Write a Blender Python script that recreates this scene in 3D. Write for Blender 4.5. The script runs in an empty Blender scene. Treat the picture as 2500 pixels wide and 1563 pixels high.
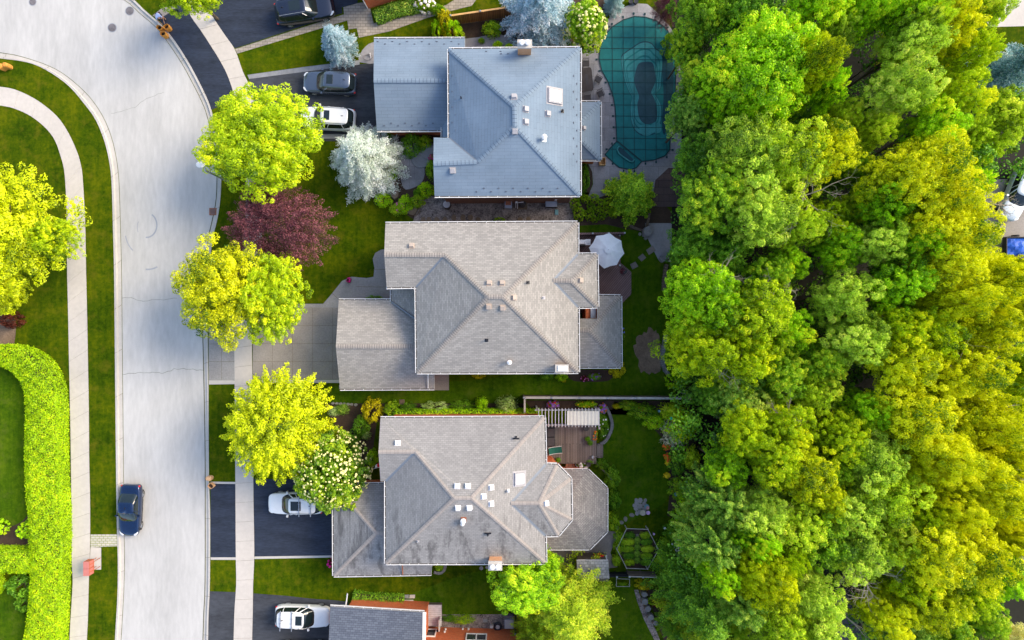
import bpy, math, random
import numpy as np
from mathutils import Vector, Matrix
from mathutils.geometry import intersect_ray_tri

# ------------------------------------------------------------------ camera, sky, sun
H = 56.0            # camera height in metres
S = 28.4            # photograph pixels per metre on the ground
SC = bpy.context.scene
col = SC.collection
cam_d = bpy.data.cameras.new("camera"); cam = bpy.data.objects.new("camera", cam_d); col.objects.link(cam)
cam.location = (0, 0, H); cam_d.sensor_width = 36; cam_d.lens = 36*H/(2500/S)
cam_d.clip_start = 0.5; cam_d.clip_end = 3000
SC.camera = cam
SUN_EL = math.radians(38); SUN_AZ = math.radians(22)      # sun to the right of the picture, a little up
w = bpy.data.worlds.new("World"); SC.world = w; w.use_nodes = True
nt = w.node_tree; sky = nt.nodes.new("ShaderNodeTexSky"); sky.sky_type = 'NISHITA'; sky.sun_disc = False
sky.sun_elevation = SUN_EL; sky.sun_rotation = math.pi/2 - SUN_AZ
sky.air_density = 1.0; sky.dust_density = 2.5
bg = nt.nodes["Background"]; bg.inputs[1].default_value = 0.15
nt.links.new(sky.outputs[0], bg.inputs[0])
sun_d = bpy.data.lights.new("sun", 'SUN'); sun = bpy.data.objects.new("sun", sun_d); col.objects.link(sun)
sun_d.energy = 1.5; sun_d.angle = math.radians(26); sun_d.color = (1.0, 0.85, 0.62)
sdir = Vector((math.cos(SUN_AZ)*math.cos(SUN_EL), math.sin(SUN_AZ)*math.cos(SUN_EL), math.sin(SUN_EL)))
sun.rotation_euler = sdir.to_track_quat('Z', 'Y').to_euler()
SC.view_settings.view_transform = 'Standard'; SC.view_settings.look = 'None'
SC.view_settings.exposure = 1.2; SC.view_settings.gamma = 1.0; SC.view_settings.use_curve_mapping = False
SC.cycles.max_bounces = 6; SC.cycles.diffuse_bounces = 3; SC.cycles.transparent_max_bounces = 6

def P(px, py, z=0.0):
    k = (H-z)/H/S
    return Vector(((px-1250)*k, (781.5-py)*k, z))
def PX(n, z=0.0): return n/S*(H-z)/H

# ------------------------------------------------------------------ materials
MATS = {}
def mat(name):
    m = bpy.data.materials.new(name); m.use_nodes = True; MATS[name] = m
    n = m.node_tree.nodes; l = m.node_tree.links
    b = n["Principled BSDF"]; b.inputs["Specular IOR Level"].default_value = 0.3
    return m, n, l, b
def ramp(n, stops):
    r = n.new("ShaderNodeValToRGB"); e = r.color_ramp.elements
    while len(e) < len(stops): e.new(0.5)
    for i, (p, c) in enumerate(stops): e[i].position = p; e[i].color = (*c, 1)
    return r
def noise(n, l, scale, detail=4, src=None, rough=0.6):
    t = n.new("ShaderNodeTexNoise"); t.inputs["Scale"].default_value = scale
    t.inputs["Detail"].default_value = detail; t.inputs["Roughness"].default_value = rough
    if src is not None: l.new(src, t.inputs["Vector"])
    return t
def mix(n, l, fac, a, b, mode='MIX'):
    m = n.new("ShaderNodeMix"); m.data_type = 'RGBA'; m.blend_type = mode
    for i, v in ((0, fac), (6, a), (7, b)):
        if isinstance(v, (int, float)): m.inputs[i].default_value = v
        elif isinstance(v, tuple): m.inputs[i].default_value = (*v, 1)
        else: l.new(v, m.inputs[i])
    return m.outputs[2]
def maths(n, l, op, a, b=None):
    m = n.new("ShaderNodeMath"); m.operation = op
    for i, v in enumerate((a, b)):
        if v is None: continue
        if isinstance(v, (int, float)): m.inputs[i].default_value = v
        else: l.new(v, m.inputs[i])
    return m.outputs[0]
def bump(n, l, b, h, strength=0.3, dist=0.02):
    k = n.new("ShaderNodeBump"); k.inputs["Strength"].default_value = strength; k.inputs["Distance"].default_value = dist
    l.new(h, k.inputs["Height"]); l.new(k.outputs[0], b.inputs["Normal"])
def geo(n): return n.new("ShaderNodeNewGeometry").outputs["Position"]
def scaled(n, l, src, s, rot=0.0):
    m = n.new("ShaderNodeMapping"); m.inputs["Scale"].default_value = s; m.inputs["Rotation"].default_value = (0, 0, rot)
    l.new(src, m.inputs["Vector"]); return m.outputs[0]

def speckled(name, c, var=0.25, s1=0.4, s2=6, rough=0.85, fine=60, stretch=(1, 1, 1), bmp=0.2, spec=None, metal=0, tint=None):
    m, n, l, b = mat(name); g = scaled(n, l, geo(n), stretch)
    a = noise(n, l, s1, 5, g); d = noise(n, l, s2, 4, g); f = noise(n, l, fine, 2, g)
    t = maths(n, l, 'ADD', maths(n, l, 'MULTIPLY', a.outputs[0], 0.45), maths(n, l, 'ADD', maths(n, l, 'MULTIPLY', d.outputs[0], 0.3), maths(n, l, 'MULTIPLY', f.outputs[0], 0.25)))
    lo = tuple(x*(1-var) for x in c); hi = tuple(min(1, x*(1+var)) for x in c)
    if tint: hi = tint
    r = ramp(n, [(0.34, lo), (0.66, hi)]); l.new(t, r.inputs[0]); l.new(r.outputs[0], b.inputs["Base Color"])
    b.inputs["Roughness"].default_value = rough; b.inputs["Metallic"].default_value = metal
    if spec is not None: b.inputs["Specular IOR Level"].default_value = spec
    if bmp: bump(n, l, b, d.outputs[0], bmp, 0.02)
    return m
def plain(name, c, rough=0.5, metal=0.0, spec=0.4, coat=0.0, var=0.06):
    m, n, l, b = mat(name); a = noise(n, l, 3, 3, geo(n))
    r = ramp(n, [(0.3, tuple(x*(1-var) for x in c)), (0.7, tuple(min(1, x*(1+var)) for x in c))])
    l.new(a.outputs[0], r.inputs[0]); l.new(r.outputs[0], b.inputs["Base Color"])
    b.inputs["Roughness"].default_value = rough; b.inputs["Metallic"].default_value = metal
    b.inputs["Specular IOR Level"].default_value = spec; b.inputs["Coat Weight"].default_value = coat
    return m
def grass(name, lo, mid, hi, s=0.35):
    m, n, l, b = mat(name); g = geo(n)
    a = noise(n, l, s, 6, g, 0.7); d = noise(n, l, 2.6, 5, g, 0.75); f = noise(n, l, 26, 3, g, 0.8)
    st = noise(n, l, 1.0, 3, scaled(n, l, g, (3.2, 0.25, 1)))
    t = maths(n, l, 'ADD', maths(n, l, 'MULTIPLY', a.outputs[0], 0.34), maths(n, l, 'MULTIPLY', d.outputs[0], 0.28))
    t = maths(n, l, 'ADD', t, maths(n, l, 'MULTIPLY', f.outputs[0], 0.26)); t = maths(n, l, 'ADD', t, maths(n, l, 'MULTIPLY', st.outputs[0], 0.12))
    r = ramp(n, [(0.40, lo), (0.49, mid), (0.575, hi)]); l.new(t, r.inputs[0])
    dr = noise(n, l, 0.9, 7, g, 0.72); rd = ramp(n, [(0.52, (0, 0, 0)), (0.66, (.75, .75, .75))]); l.new(dr.outputs[0], rd.inputs[0])
    wd = noise(n, l, 1.7, 6, g, 0.8); rw = ramp(n, [(0.60, (0, 0, 0)), (0.70, (.7, .7, .7))]); l.new(wd.outputs[0], rw.inputs[0])
    cc = mix(n, l, rd.outputs[0], r.outputs[0], (hi[0]*1.0, hi[1]*.86, hi[2]*3)); cc = mix(n, l, rw.outputs[0], cc, (lo[0]*.8, mid[1]*.9, lo[2])); l.new(cc, b.inputs["Base Color"])
    b.inputs["Roughness"].default_value = 1.0; b.inputs["Specular IOR Level"].default_value = 0.05
    bump(n, l, b, f.outputs[0], 0.6, 0.05); return m
def bricky(name, c1, c2, mortar, bw, rh, ms=0.012, rough=0.9, off=0.5, big=0.18, fine=0.16, streak=None, bmp=0.35, stain=None, bias=0.0):
    m, n, l, b = mat(name); uv = n.new("ShaderNodeUVMap").outputs[0]; g = geo(n)
    t = n.new("ShaderNodeTexBrick"); l.new(uv, t.inputs["Vector"])
    t.inputs["Scale"].default_value = 1; t.inputs["Brick Width"].default_value = bw; t.inputs["Row Height"].default_value = rh
    t.inputs["Mortar Size"].default_value = ms; t.inputs["Mortar Smooth"].default_value = 0.3; t.offset = off; t.inputs["Bias"].default_value = bias
    t.inputs["Color1"].default_value = (*c1, 1); t.inputs["Color2"].default_value = (*c2, 1); t.inputs["Mortar"].default_value = (*mortar, 1)
    a = noise(n, l, 0.35, 6, g, 0.65); f = noise(n, l, 22, 3, g, 0.7)
    r = ramp(n, [(0.3, (1-big,)*3), (0.7, (1+big,)*3)]); l.new(a.outputs[0], r.inputs[0])
    r2 = ramp(n, [(0.3, (1-fine,)*3), (0.7, (1+fine,)*3)]); l.new(f.outputs[0], r2.inputs[0])
    c = mix(n, l, 1.0, t.outputs[0], r.outputs[0], 'MULTIPLY'); c = mix(n, l, 1.0, c, r2.outputs[0], 'MULTIPLY')
    if stain:                                   # long moss and soot streaks running down the slope
        q = noise(n, l, 1.0, 6, scaled(n, l, g, stain[1]), 0.7); rr = ramp(n, [(0.50, (0, 0, 0)), (0.62, (1, 1, 1))]); l.new(q.outputs[0], rr.inputs[0])
        sx = n.new("ShaderNodeSeparateXYZ"); l.new(g, sx.inputs[0])
        w1 = n.new("ShaderNodeMapRange"); l.new(sx.outputs[1], w1.inputs[0])
        w1.inputs[1].default_value = stain[2]; w1.inputs[2].default_value = stain[3]
        c = mix(n, l, maths(n, l, 'MULTIPLY', maths(n, l, 'MULTIPLY', rr.outputs[0], w1.outputs[0]), 0.7), c, stain[0])
    l.new(c, b.inputs["Base Color"]); b.inputs["Roughness"].default_value = rough; b.inputs["Specular IOR Level"].default_value = 0.2
    bump(n, l, b, t.outputs["Fac"], -bmp, 0.02); return m
def leaf(name, lo, mid, hi, trans=0.26, var=0.12, gain=3.0):
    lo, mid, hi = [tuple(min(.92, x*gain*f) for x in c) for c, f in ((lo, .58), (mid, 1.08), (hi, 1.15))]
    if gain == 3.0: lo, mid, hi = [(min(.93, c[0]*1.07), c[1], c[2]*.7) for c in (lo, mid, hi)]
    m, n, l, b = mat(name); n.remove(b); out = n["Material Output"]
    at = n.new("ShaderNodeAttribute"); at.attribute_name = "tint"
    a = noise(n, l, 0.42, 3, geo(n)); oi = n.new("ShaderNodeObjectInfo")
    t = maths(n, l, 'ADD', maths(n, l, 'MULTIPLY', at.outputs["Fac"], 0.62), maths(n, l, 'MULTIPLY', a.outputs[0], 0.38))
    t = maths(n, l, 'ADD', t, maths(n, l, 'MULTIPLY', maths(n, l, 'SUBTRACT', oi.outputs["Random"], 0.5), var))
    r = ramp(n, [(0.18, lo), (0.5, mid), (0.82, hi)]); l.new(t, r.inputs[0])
    d = n.new("ShaderNodeBsdfDiffuse"); tr = n.new("ShaderNodeBsdfTranslucent"); gl = n.new("ShaderNodeBsdfGlossy"); gl.inputs["Roughness"].default_value = 0.5
    l.new(r.outputs[0], d.inputs[0]); l.new(r.outputs[0], tr.inputs[0])
    m1 = n.new("ShaderNodeMixShader"); m1.inputs[0].default_value = trans; l.new(d.outputs[0], m1.inputs[1]); l.new(tr.outputs[0], m1.inputs[2])
    m2 = n.new("ShaderNodeMixShader"); m2.inputs[0].default_value = 0.025; l.new(m1.outputs[0], m2.inputs[1]); l.new(gl.outputs[0], m2.inputs[2])
    l.new(m2.outputs[0], out.inputs[0]); return m

M = {}
M['lawn'] = grass('lawn_grass', (0.014, 0.036, 0.001), (0.040, 0.076, 0.001), (0.105, 0.125, 0.002))
M['lawn_shaded'] = grass('shaded_lawn_grass', (0.018, 0.050, 0.002), (0.044, 0.100, 0.002), (0.088, 0.145, 0.004))  # same grass; the shade on these yards is tuned into its colour
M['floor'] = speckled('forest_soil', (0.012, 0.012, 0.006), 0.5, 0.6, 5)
M['mulch'] = speckled('mulch_soil', (0.055, 0.034, 0.022), 0.55, 1.2, 9, fine=40, bmp=0.6)
M['soil'] = speckled('bare_soil', (0.200, 0.135, 0.088), 0.6, 1.2, 7, fine=30, bmp=0.6)
M['street'] = speckled('street_asphalt', (0.462, 0.455, 0.440), 0.20, 0.16, 1.6, fine=45, stretch=(2.2, 0.5, 1), bmp=0.08, rough=0.9, spec=0.15)
M['flagpale'] = speckled('pale_flagstone', (0.30, 0.27, 0.25), 0.25, 1, 6, fine=30, bmp=0.2)
M['kerb'] = speckled('kerb_concrete', (0.47, 0.445, 0.41), 0.14, 0.5, 5, bmp=0.1)
M['walk'] = speckled('sidewalk_concrete', (0.52, 0.48, 0.435), 0.14, 0.35, 3, fine=50, bmp=0.08)
M['joint'] = speckled('joint_dirt', (0.16, 0.13, 0.08), 0.35, 1, 8)
M['drive'] = speckled('driveway_asphalt', (0.022, 0.030, 0.050), 0.6, 0.5, 4, fine=70, stretch=(0.5, 2.2, 1), rough=0.75, bmp=0.1)
M['drive_old'] = speckled('worn_driveway_asphalt', (0.046, 0.050, 0.060), 0.65, 0.4, 3, fine=70, stretch=(0.5, 1.5, 1), rough=0.8, bmp=0.1)
M['aggregate'] = speckled('exposed_aggregate', (0.29, 0.28, 0.27), 0.32, 0.4, 8, fine=28, bmp=0.3)
M['aggregate_brown'] = speckled('brown_aggregate', (0.27, 0.245, 0.22), 0.32, 0.4, 8, fine=28, bmp=0.3)
M['patio'] = speckled('patio_concrete', (0.27, 0.265, 0.275), 0.26, 0.7, 4, fine=30, bmp=0.15)
M['flag'] = speckled('flagstone', (0.22, 0.19, 0.165), 0.3, 1, 6, fine=30, bmp=0.25)
M['flag_grey'] = speckled('grey_flagstone', (0.25, 0.255, 0.265), 0.25, 1, 6, fine=30, bmp=0.25)
M['rock'] = speckled('boulder_rock', (0.23, 0.22, 0.21), 0.4, 1.5, 8, fine=30, bmp=0.8)
M['rock_brown'] = speckled('brown_rock', (0.17, 0.125, 0.085), 0.4, 1.5, 8, fine=30, bmp=0.8)
M['gravel'] = speckled('gravel', (0.095, 0.078, 0.066), 0.9, 2, 8, fine=9, bmp=1.0, tint=(0.40, 0.34, 0.31))
M['pavers'] = bricky('interlocking_pavers', (0.36, 0.32, 0.27), (0.27, 0.245, 0.21), (0.13, 0.11, 0.08), 0.42, 0.26, 0.015)
M['pavers_light'] = bricky('pale_brick_pavers', (0.50, 0.46, 0.38), (0.43, 0.41, 0.36), (0.22, 0.25, 0.08), 0.36, 0.2, 0.022)
M['tile_plum'] = bricky('plum_deck_tile', (0.105, 0.075, 0.070), (0.09, 0.062, 0.058), (0.035, 0.025, 0.025), 0.9, 0.6, 0.012)
M['brick'] = bricky('orange_brick', (0.66, 0.135, 0.035), (0.52, 0.10, 0.030), (0.52, 0.30, 0.18), 0.22, 0.075, 0.008)
M['brick_tan'] = bricky('tan_brick', (0.78, 0.38, 0.17), (0.66, 0.28, 0.11), (0.55, 0.45, 0.36), 0.22, 0.075, 0.008)
M['brick_dark'] = bricky('brown_brick', (0.24, 0.11, 0.07), (0.19, 0.09, 0.06), (0.22, 0.18, 0.15), 0.22, 0.075, 0.008)
M['sh_blue'] = bricky('blue_grey_shingles', (0.198, 0.258, 0.328), (0.180, 0.240, 0.308), (0.140, 0.184, 0.240), 0.95, 0.26, 0.012, big=0.12, fine=0.09)
M['cap_blue'] = bricky('blue_grey_cap_shingles', (0.195, 0.255, 0.322), (0.175, 0.233, 0.298), (0.10, 0.135, 0.185), 3.0, 0.30, 0.028, big=0.03, fine=0.09)
M['sh_taupe'] = bricky('taupe_shingles', (0.375, 0.352, 0.322), (0.275, 0.26, 0.24), (0.205, 0.195, 0.188), 0.34, 0.15, 0.012, big=0.05, fine=0.1)
M['cap_taupe'] = bricky('taupe_cap_shingles', (0.33, 0.30, 0.27), (0.28, 0.252, 0.228), (0.16, 0.145, 0.135), 3.0, 0.19, 0.026, big=0.03)
M['sh_grey'] = bricky('weathered_shingles', (0.325, 0.312, 0.300), (0.262, 0.252, 0.245), (0.175, 0.168, 0.165), 0.30, 0.15, 0.010, big=0.08, fine=0.1, stain=((0.085, 0.08, 0.08), (1.2, 0.20, 1), -13.5, -15.8))
M['sh_grey2'] = bricky('greyer_bay_shingles', (0.29, 0.272, 0.26), (0.20, 0.19, 0.185), (0.11, 0.10, 0.10), 0.30, 0.17, 0.012)
M['cap_grey'] = bricky('pinkish_cap_shingles', (0.355, 0.315, 0.285), (0.315, 0.28, 0.255), (0.24, 0.21, 0.20), 3.0, 0.30, 0.014, big=0.04)
M['sh_dark'] = bricky('slate_blue_shingles', (0.125, 0.145, 0.185), (0.085, 0.10, 0.135), (0.05, 0.06, 0.085), 0.36, 0.165, 0.014, big=0.06)
M['sh_shed'] = bricky('mixed_grey_shingles', (0.40, 0.38, 0.36), (0.20, 0.19, 0.19), (0.12, 0.11, 0.11), 0.30, 0.27, 0.014, bias=-0.2)
M['flashing'] = plain('valley_flashing', (0.20, 0.225, 0.26), 0.6, 0.2)
M['white'] = plain('white_painted_metal', (0.78, 0.77, 0.75), 0.45)
M['offwhite'] = plain('offwhite_canvas', (0.62, 0.58, 0.50), 0.9)
M['glasswhite'] = plain('frosted_skylight_dome', (0.86, 0.88, 0.90), 0.25, spec=0.6)
M['trough'] = plain('gutter_trough', (0.10, 0.09, 0.08), 0.9)
M['vent_grey'] = plain('grey_vent_metal', (0.40, 0.385, 0.40), 0.6)
M['vent_tan'] = plain('tan_vent_plastic', (0.44, 0.36, 0.30), 0.6)
M['vent_white'] = plain('white_vent_plastic', (0.80, 0.79, 0.80), 0.5)
M['black'] = plain('black_plastic', (0.012, 0.013, 0.02), 0.5)
M['rust'] = speckled('rusty_metal', (0.35, 0.13, 0.07), 0.4, 3, 12)
M['steel'] = plain('galvanised_steel', (0.42, 0.43, 0.45), 0.4, 0.7)
M['glass'] = plain('window_glass', (0.03, 0.045, 0.055), 0.08, spec=0.8)
M['autoglass'] = plain('tinted_car_glass', (0.010, 0.018, 0.020), 0.08, spec=0.8)
M['tyre'] = plain('tyre_rubber', (0.018, 0.018, 0.02), 0.85)
M['rim'] = plain('alloy_rim', (0.38, 0.38, 0.39), 0.3, 0.8)
M['lamp_red'] = plain('tail_lamp_red', (0.55, 0.012, 0.012), 0.2, spec=0.7)
M['lamp_clear'] = plain('head_lamp_clear', (0.68, 0.70, 0.72), 0.1, spec=0.9)
M['bark'] = speckled('tree_bark', (0.11, 0.085, 0.06), 0.4, 2, 12, bmp=0.8)
M['deadwood'] = speckled('dead_bleached_wood', (0.42, 0.36, 0.29), 0.35, 2, 12, bmp=0.4)
M['wood_grey'] = bricky('weathered_deck_boards', (0.245, 0.20, 0.17), (0.155, 0.125, 0.108), (0.035, 0.028, 0.024), 3.2, 0.145, 0.012, fine=0.3)
M['wood_plum'] = bricky('plum_deck_boards', (0.235, 0.155, 0.145), (0.195, 0.128, 0.120), (0.035, 0.02, 0.022), 5.0, 0.15, 0.013, fine=0.12)
M['wood_fence'] = bricky('cedar_fence_boards', (0.30, 0.155, 0.06), (0.20, 0.10, 0.04), (0.05, 0.025, 0.012), 0.15, 4.0, 0.012, off=0, fine=0.25)
M['wood_cap'] = plain('cedar_fence_cap', (0.62, 0.36, 0.14), 0.8, var=0.2)
M['wood_pale'] = speckled('silvered_fence_wood', (0.42, 0.39, 0.35), 0.3, 1, 9)
M['wood_dark'] = speckled('dark_fence_wood', (0.14, 0.11, 0.09), 0.4, 1, 9)
M['pergola'] = plain('grey_painted_timber', (0.50, 0.48, 0.49), 0.7, var=0.15)
M['mail_side'] = plain('rust_red_mailbox_paint', (0.42, 0.095, 0.028), 0.5)
M['mail_top'] = plain('faded_pink_mailbox_top', (0.50, 0.17, 0.14), 0.6)
M['paper'] = speckled('kraft_paper', (0.62, 0.27, 0.05), 0.25, 3, 14)
M['paper_pale'] = speckled('pale_kraft_paper', (0.72, 0.42, 0.22), 0.25, 3, 14)
M['iron'] = speckled('cast_iron', (0.16, 0.15, 0.16), 0.5, 4, 20)
M['furn'] = plain('charcoal_furniture', (0.055, 0.05, 0.052), 0.7)
M['furn_brown'] = speckled('brown_table_top', (0.065, 0.055, 0.052), 0.3, 2, 14)
M['green_fab'] = plain('green_sling_fabric', (0.008, 0.105, 0.075), 0.8)
M['canvas'] = plain('pale_grey_umbrella_canvas', (0.80, 0.83, 0.86), 0.9, var=0.04)
M['cover'] = speckled('teal_mesh_pool_cover', (0.008, 0.155, 0.155), 0.28, 0.35, 2.5, fine=40, rough=0.75, bmp=0.1)
M['cover_stain'] = speckled('silt_ring_stain', (0.040, 0.235, 0.235), 0.3, 1.2, 7, fine=30, rough=0.8, bmp=0.1)
M['cover_water'] = speckled('dark_puddle_silt', (0.018, 0.066, 0.085), 0.25, 1.2, 6, fine=40, rough=0.6, bmp=0)
M['cover_wet'] = speckled('wet_pool_cover', (0.004, 0.055, 0.075), 0.3, 0.8, 4, fine=40, rough=0.6, bmp=0)
M['strap'] = plain('dark_cover_strap', (0.006, 0.045, 0.050), 0.8)
M['stamp'] = bricky('stamped_patio_concrete', (0.29, 0.28, 0.29), (0.24, 0.235, 0.245), (0.14, 0.135, 0.14), 1.4, 1.1, 0.012, off=0.3, big=0.35, fine=0.2)
M['ac'] = plain('blue_grey_cabinet', (0.33, 0.36, 0.45), 0.5)
M['shirt'] = plain('pale_blue_shirt', (0.42, 0.50, 0.75), 0.9)
M['shorts'] = plain('dark_navy_shorts', (0.015, 0.018, 0.04), 0.9)
M['skin'] = plain('skin', (0.42, 0.22, 0.14), 0.6)
M['hair'] = plain('dark_brown_hair', (0.025, 0.015, 0.012), 0.7)
M['tarp'] = plain('blue_tarp', (0.02, 0.11, 0.55), 0.5, var=0.3)
for k, c in dict(f_pink=(0.75, 0.16, 0.42), f_white=(0.85, 0.80, 0.72), f_red=(0.70, 0.012, 0.012), f_orange=(0.85, 0.16, 0.015), f_yellow=(0.80, 0.55, 0.01),
                 f_purple=(0.32, 0.12, 0.50), f_cream=(0.85, 0.78, 0.30), f_blue=(0.25, 0.3, 0.75), f_magenta=(0.55, 0.01, 0.18)).items():
    M[k] = plain({'f_': 'petal_'}['f_']+k[2:], c, 0.8, var=0.15)
L = {}
L['lime'] = leaf('lime_maple_leaves', (0.020, 0.070, 0.001), (0.200, 0.280, 0.001), (0.560, 0.580, 0.003), gain=2.5)
L['lime2'] = leaf('golden_maple_leaves', (0.024, 0.080, 0.001), (0.285, 0.325, 0.001), (0.760, 0.690, 0.003), gain=2.35)
L['gold'] = leaf('golden_green_leaves', (0.030, 0.090, 0.001), (0.350, 0.370, 0.001), (0.880, 0.780, 0.003), gain=2.4)
L['bright'] = leaf('bright_green_leaves', (0.018, 0.080, 0.002), (0.145, 0.300, 0.003), (0.400, 0.500, 0.010))
L['mid'] = leaf('mid_green_leaves', (0.018, 0.060, 0.003), (0.090, 0.185, 0.006), (0.240, 0.330, 0.015))
L['pale'] = leaf('silvery_green_leaves', (0.028, 0.080, 0.004), (0.190, 0.300, 0.024), (0.480, 0.540, 0.070))
L['olive'] = leaf('olive_leaves', (0.026, 0.070, 0.002), (0.190, 0.280, 0.008), (0.560, 0.560, 0.030))
L['yellow'] = leaf('yellow_green_leaves', (0.030, 0.095, 0.001), (0.250, 0.355, 0.001), (0.760, 0.790, 0.004), gain=3.3)
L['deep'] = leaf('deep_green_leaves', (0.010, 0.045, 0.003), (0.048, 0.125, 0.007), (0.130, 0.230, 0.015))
L['bluegreen'] = leaf('bluish_green_leaves', (0.014, 0.058, 0.006), (0.082, 0.170, 0.022), (0.230, 0.340, 0.050))
L['purple'] = leaf('purple_leaves', (0.020, 0.006, 0.010), (0.100, 0.030, 0.042), (0.300, 0.105, 0.110), 0.15, gain=1.7)
L['spruce'] = leaf('blue_spruce_needles', (0.020, 0.050, 0.060), (0.150, 0.250, 0.285), (0.480, 0.600, 0.650), 0.2, gain=2.2)
L['spruce_pale'] = leaf('silver_spruce_needles', (0.030, 0.060, 0.025), (0.260, 0.300, 0.240), (0.900, 0.820, 0.680), 0.2, gain=2.4)
L['spruce_dark'] = leaf('teal_spruce_needles', (0.015, 0.050, 0.050), (0.100, 0.200, 0.200), (0.330, 0.450, 0.430), 0.2, gain=2.6)
L['pine'] = leaf('soft_pine_needles', (0.020, 0.060, 0.002), (0.150, 0.230, 0.006), (0.500, 0.500, 0.020), 0.2)
L['hedge'] = leaf('lime_hedge_leaves', (0.030, 0.110, 0.001), (0.230, 0.370, 0.001), (0.420, 0.500, 0.003), 0.25, gain=2.0)
L['ygold'] = leaf('yellow_shrub_leaves', (0.060, 0.060, 0.002), (0.230, 0.220, 0.004), (0.420, 0.370, 0.008))
L['red'] = leaf('dark_red_leaves', (0.030, 0.006, 0.004), (0.100, 0.020, 0.012), (0.180, 0.045, 0.020), 0.15, gain=1.3)
L['brown'] = leaf('tan_dry_leaves', (0.180, 0.130, 0.050), (0.420, 0.300, 0.130), (0.660, 0.480, 0.240), 0.2)
L['catalpa'] = leaf('glossy_dark_green_leaves', (0.012, 0.055, 0.002), (0.085, 0.170, 0.004), (0.300, 0.350, 0.010), gain=2.0)
L['varieg'] = leaf('variegated_leaves', (0.040, 0.090, 0.020), (0.180, 0.270, 0.100), (0.560, 0.600, 0.400))
L['feather'] = leaf('cream_plume_leaves', (0.260, 0.270, 0.140), (0.620, 0.640, 0.380), (0.800, 0.800, 0.560))

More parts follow.
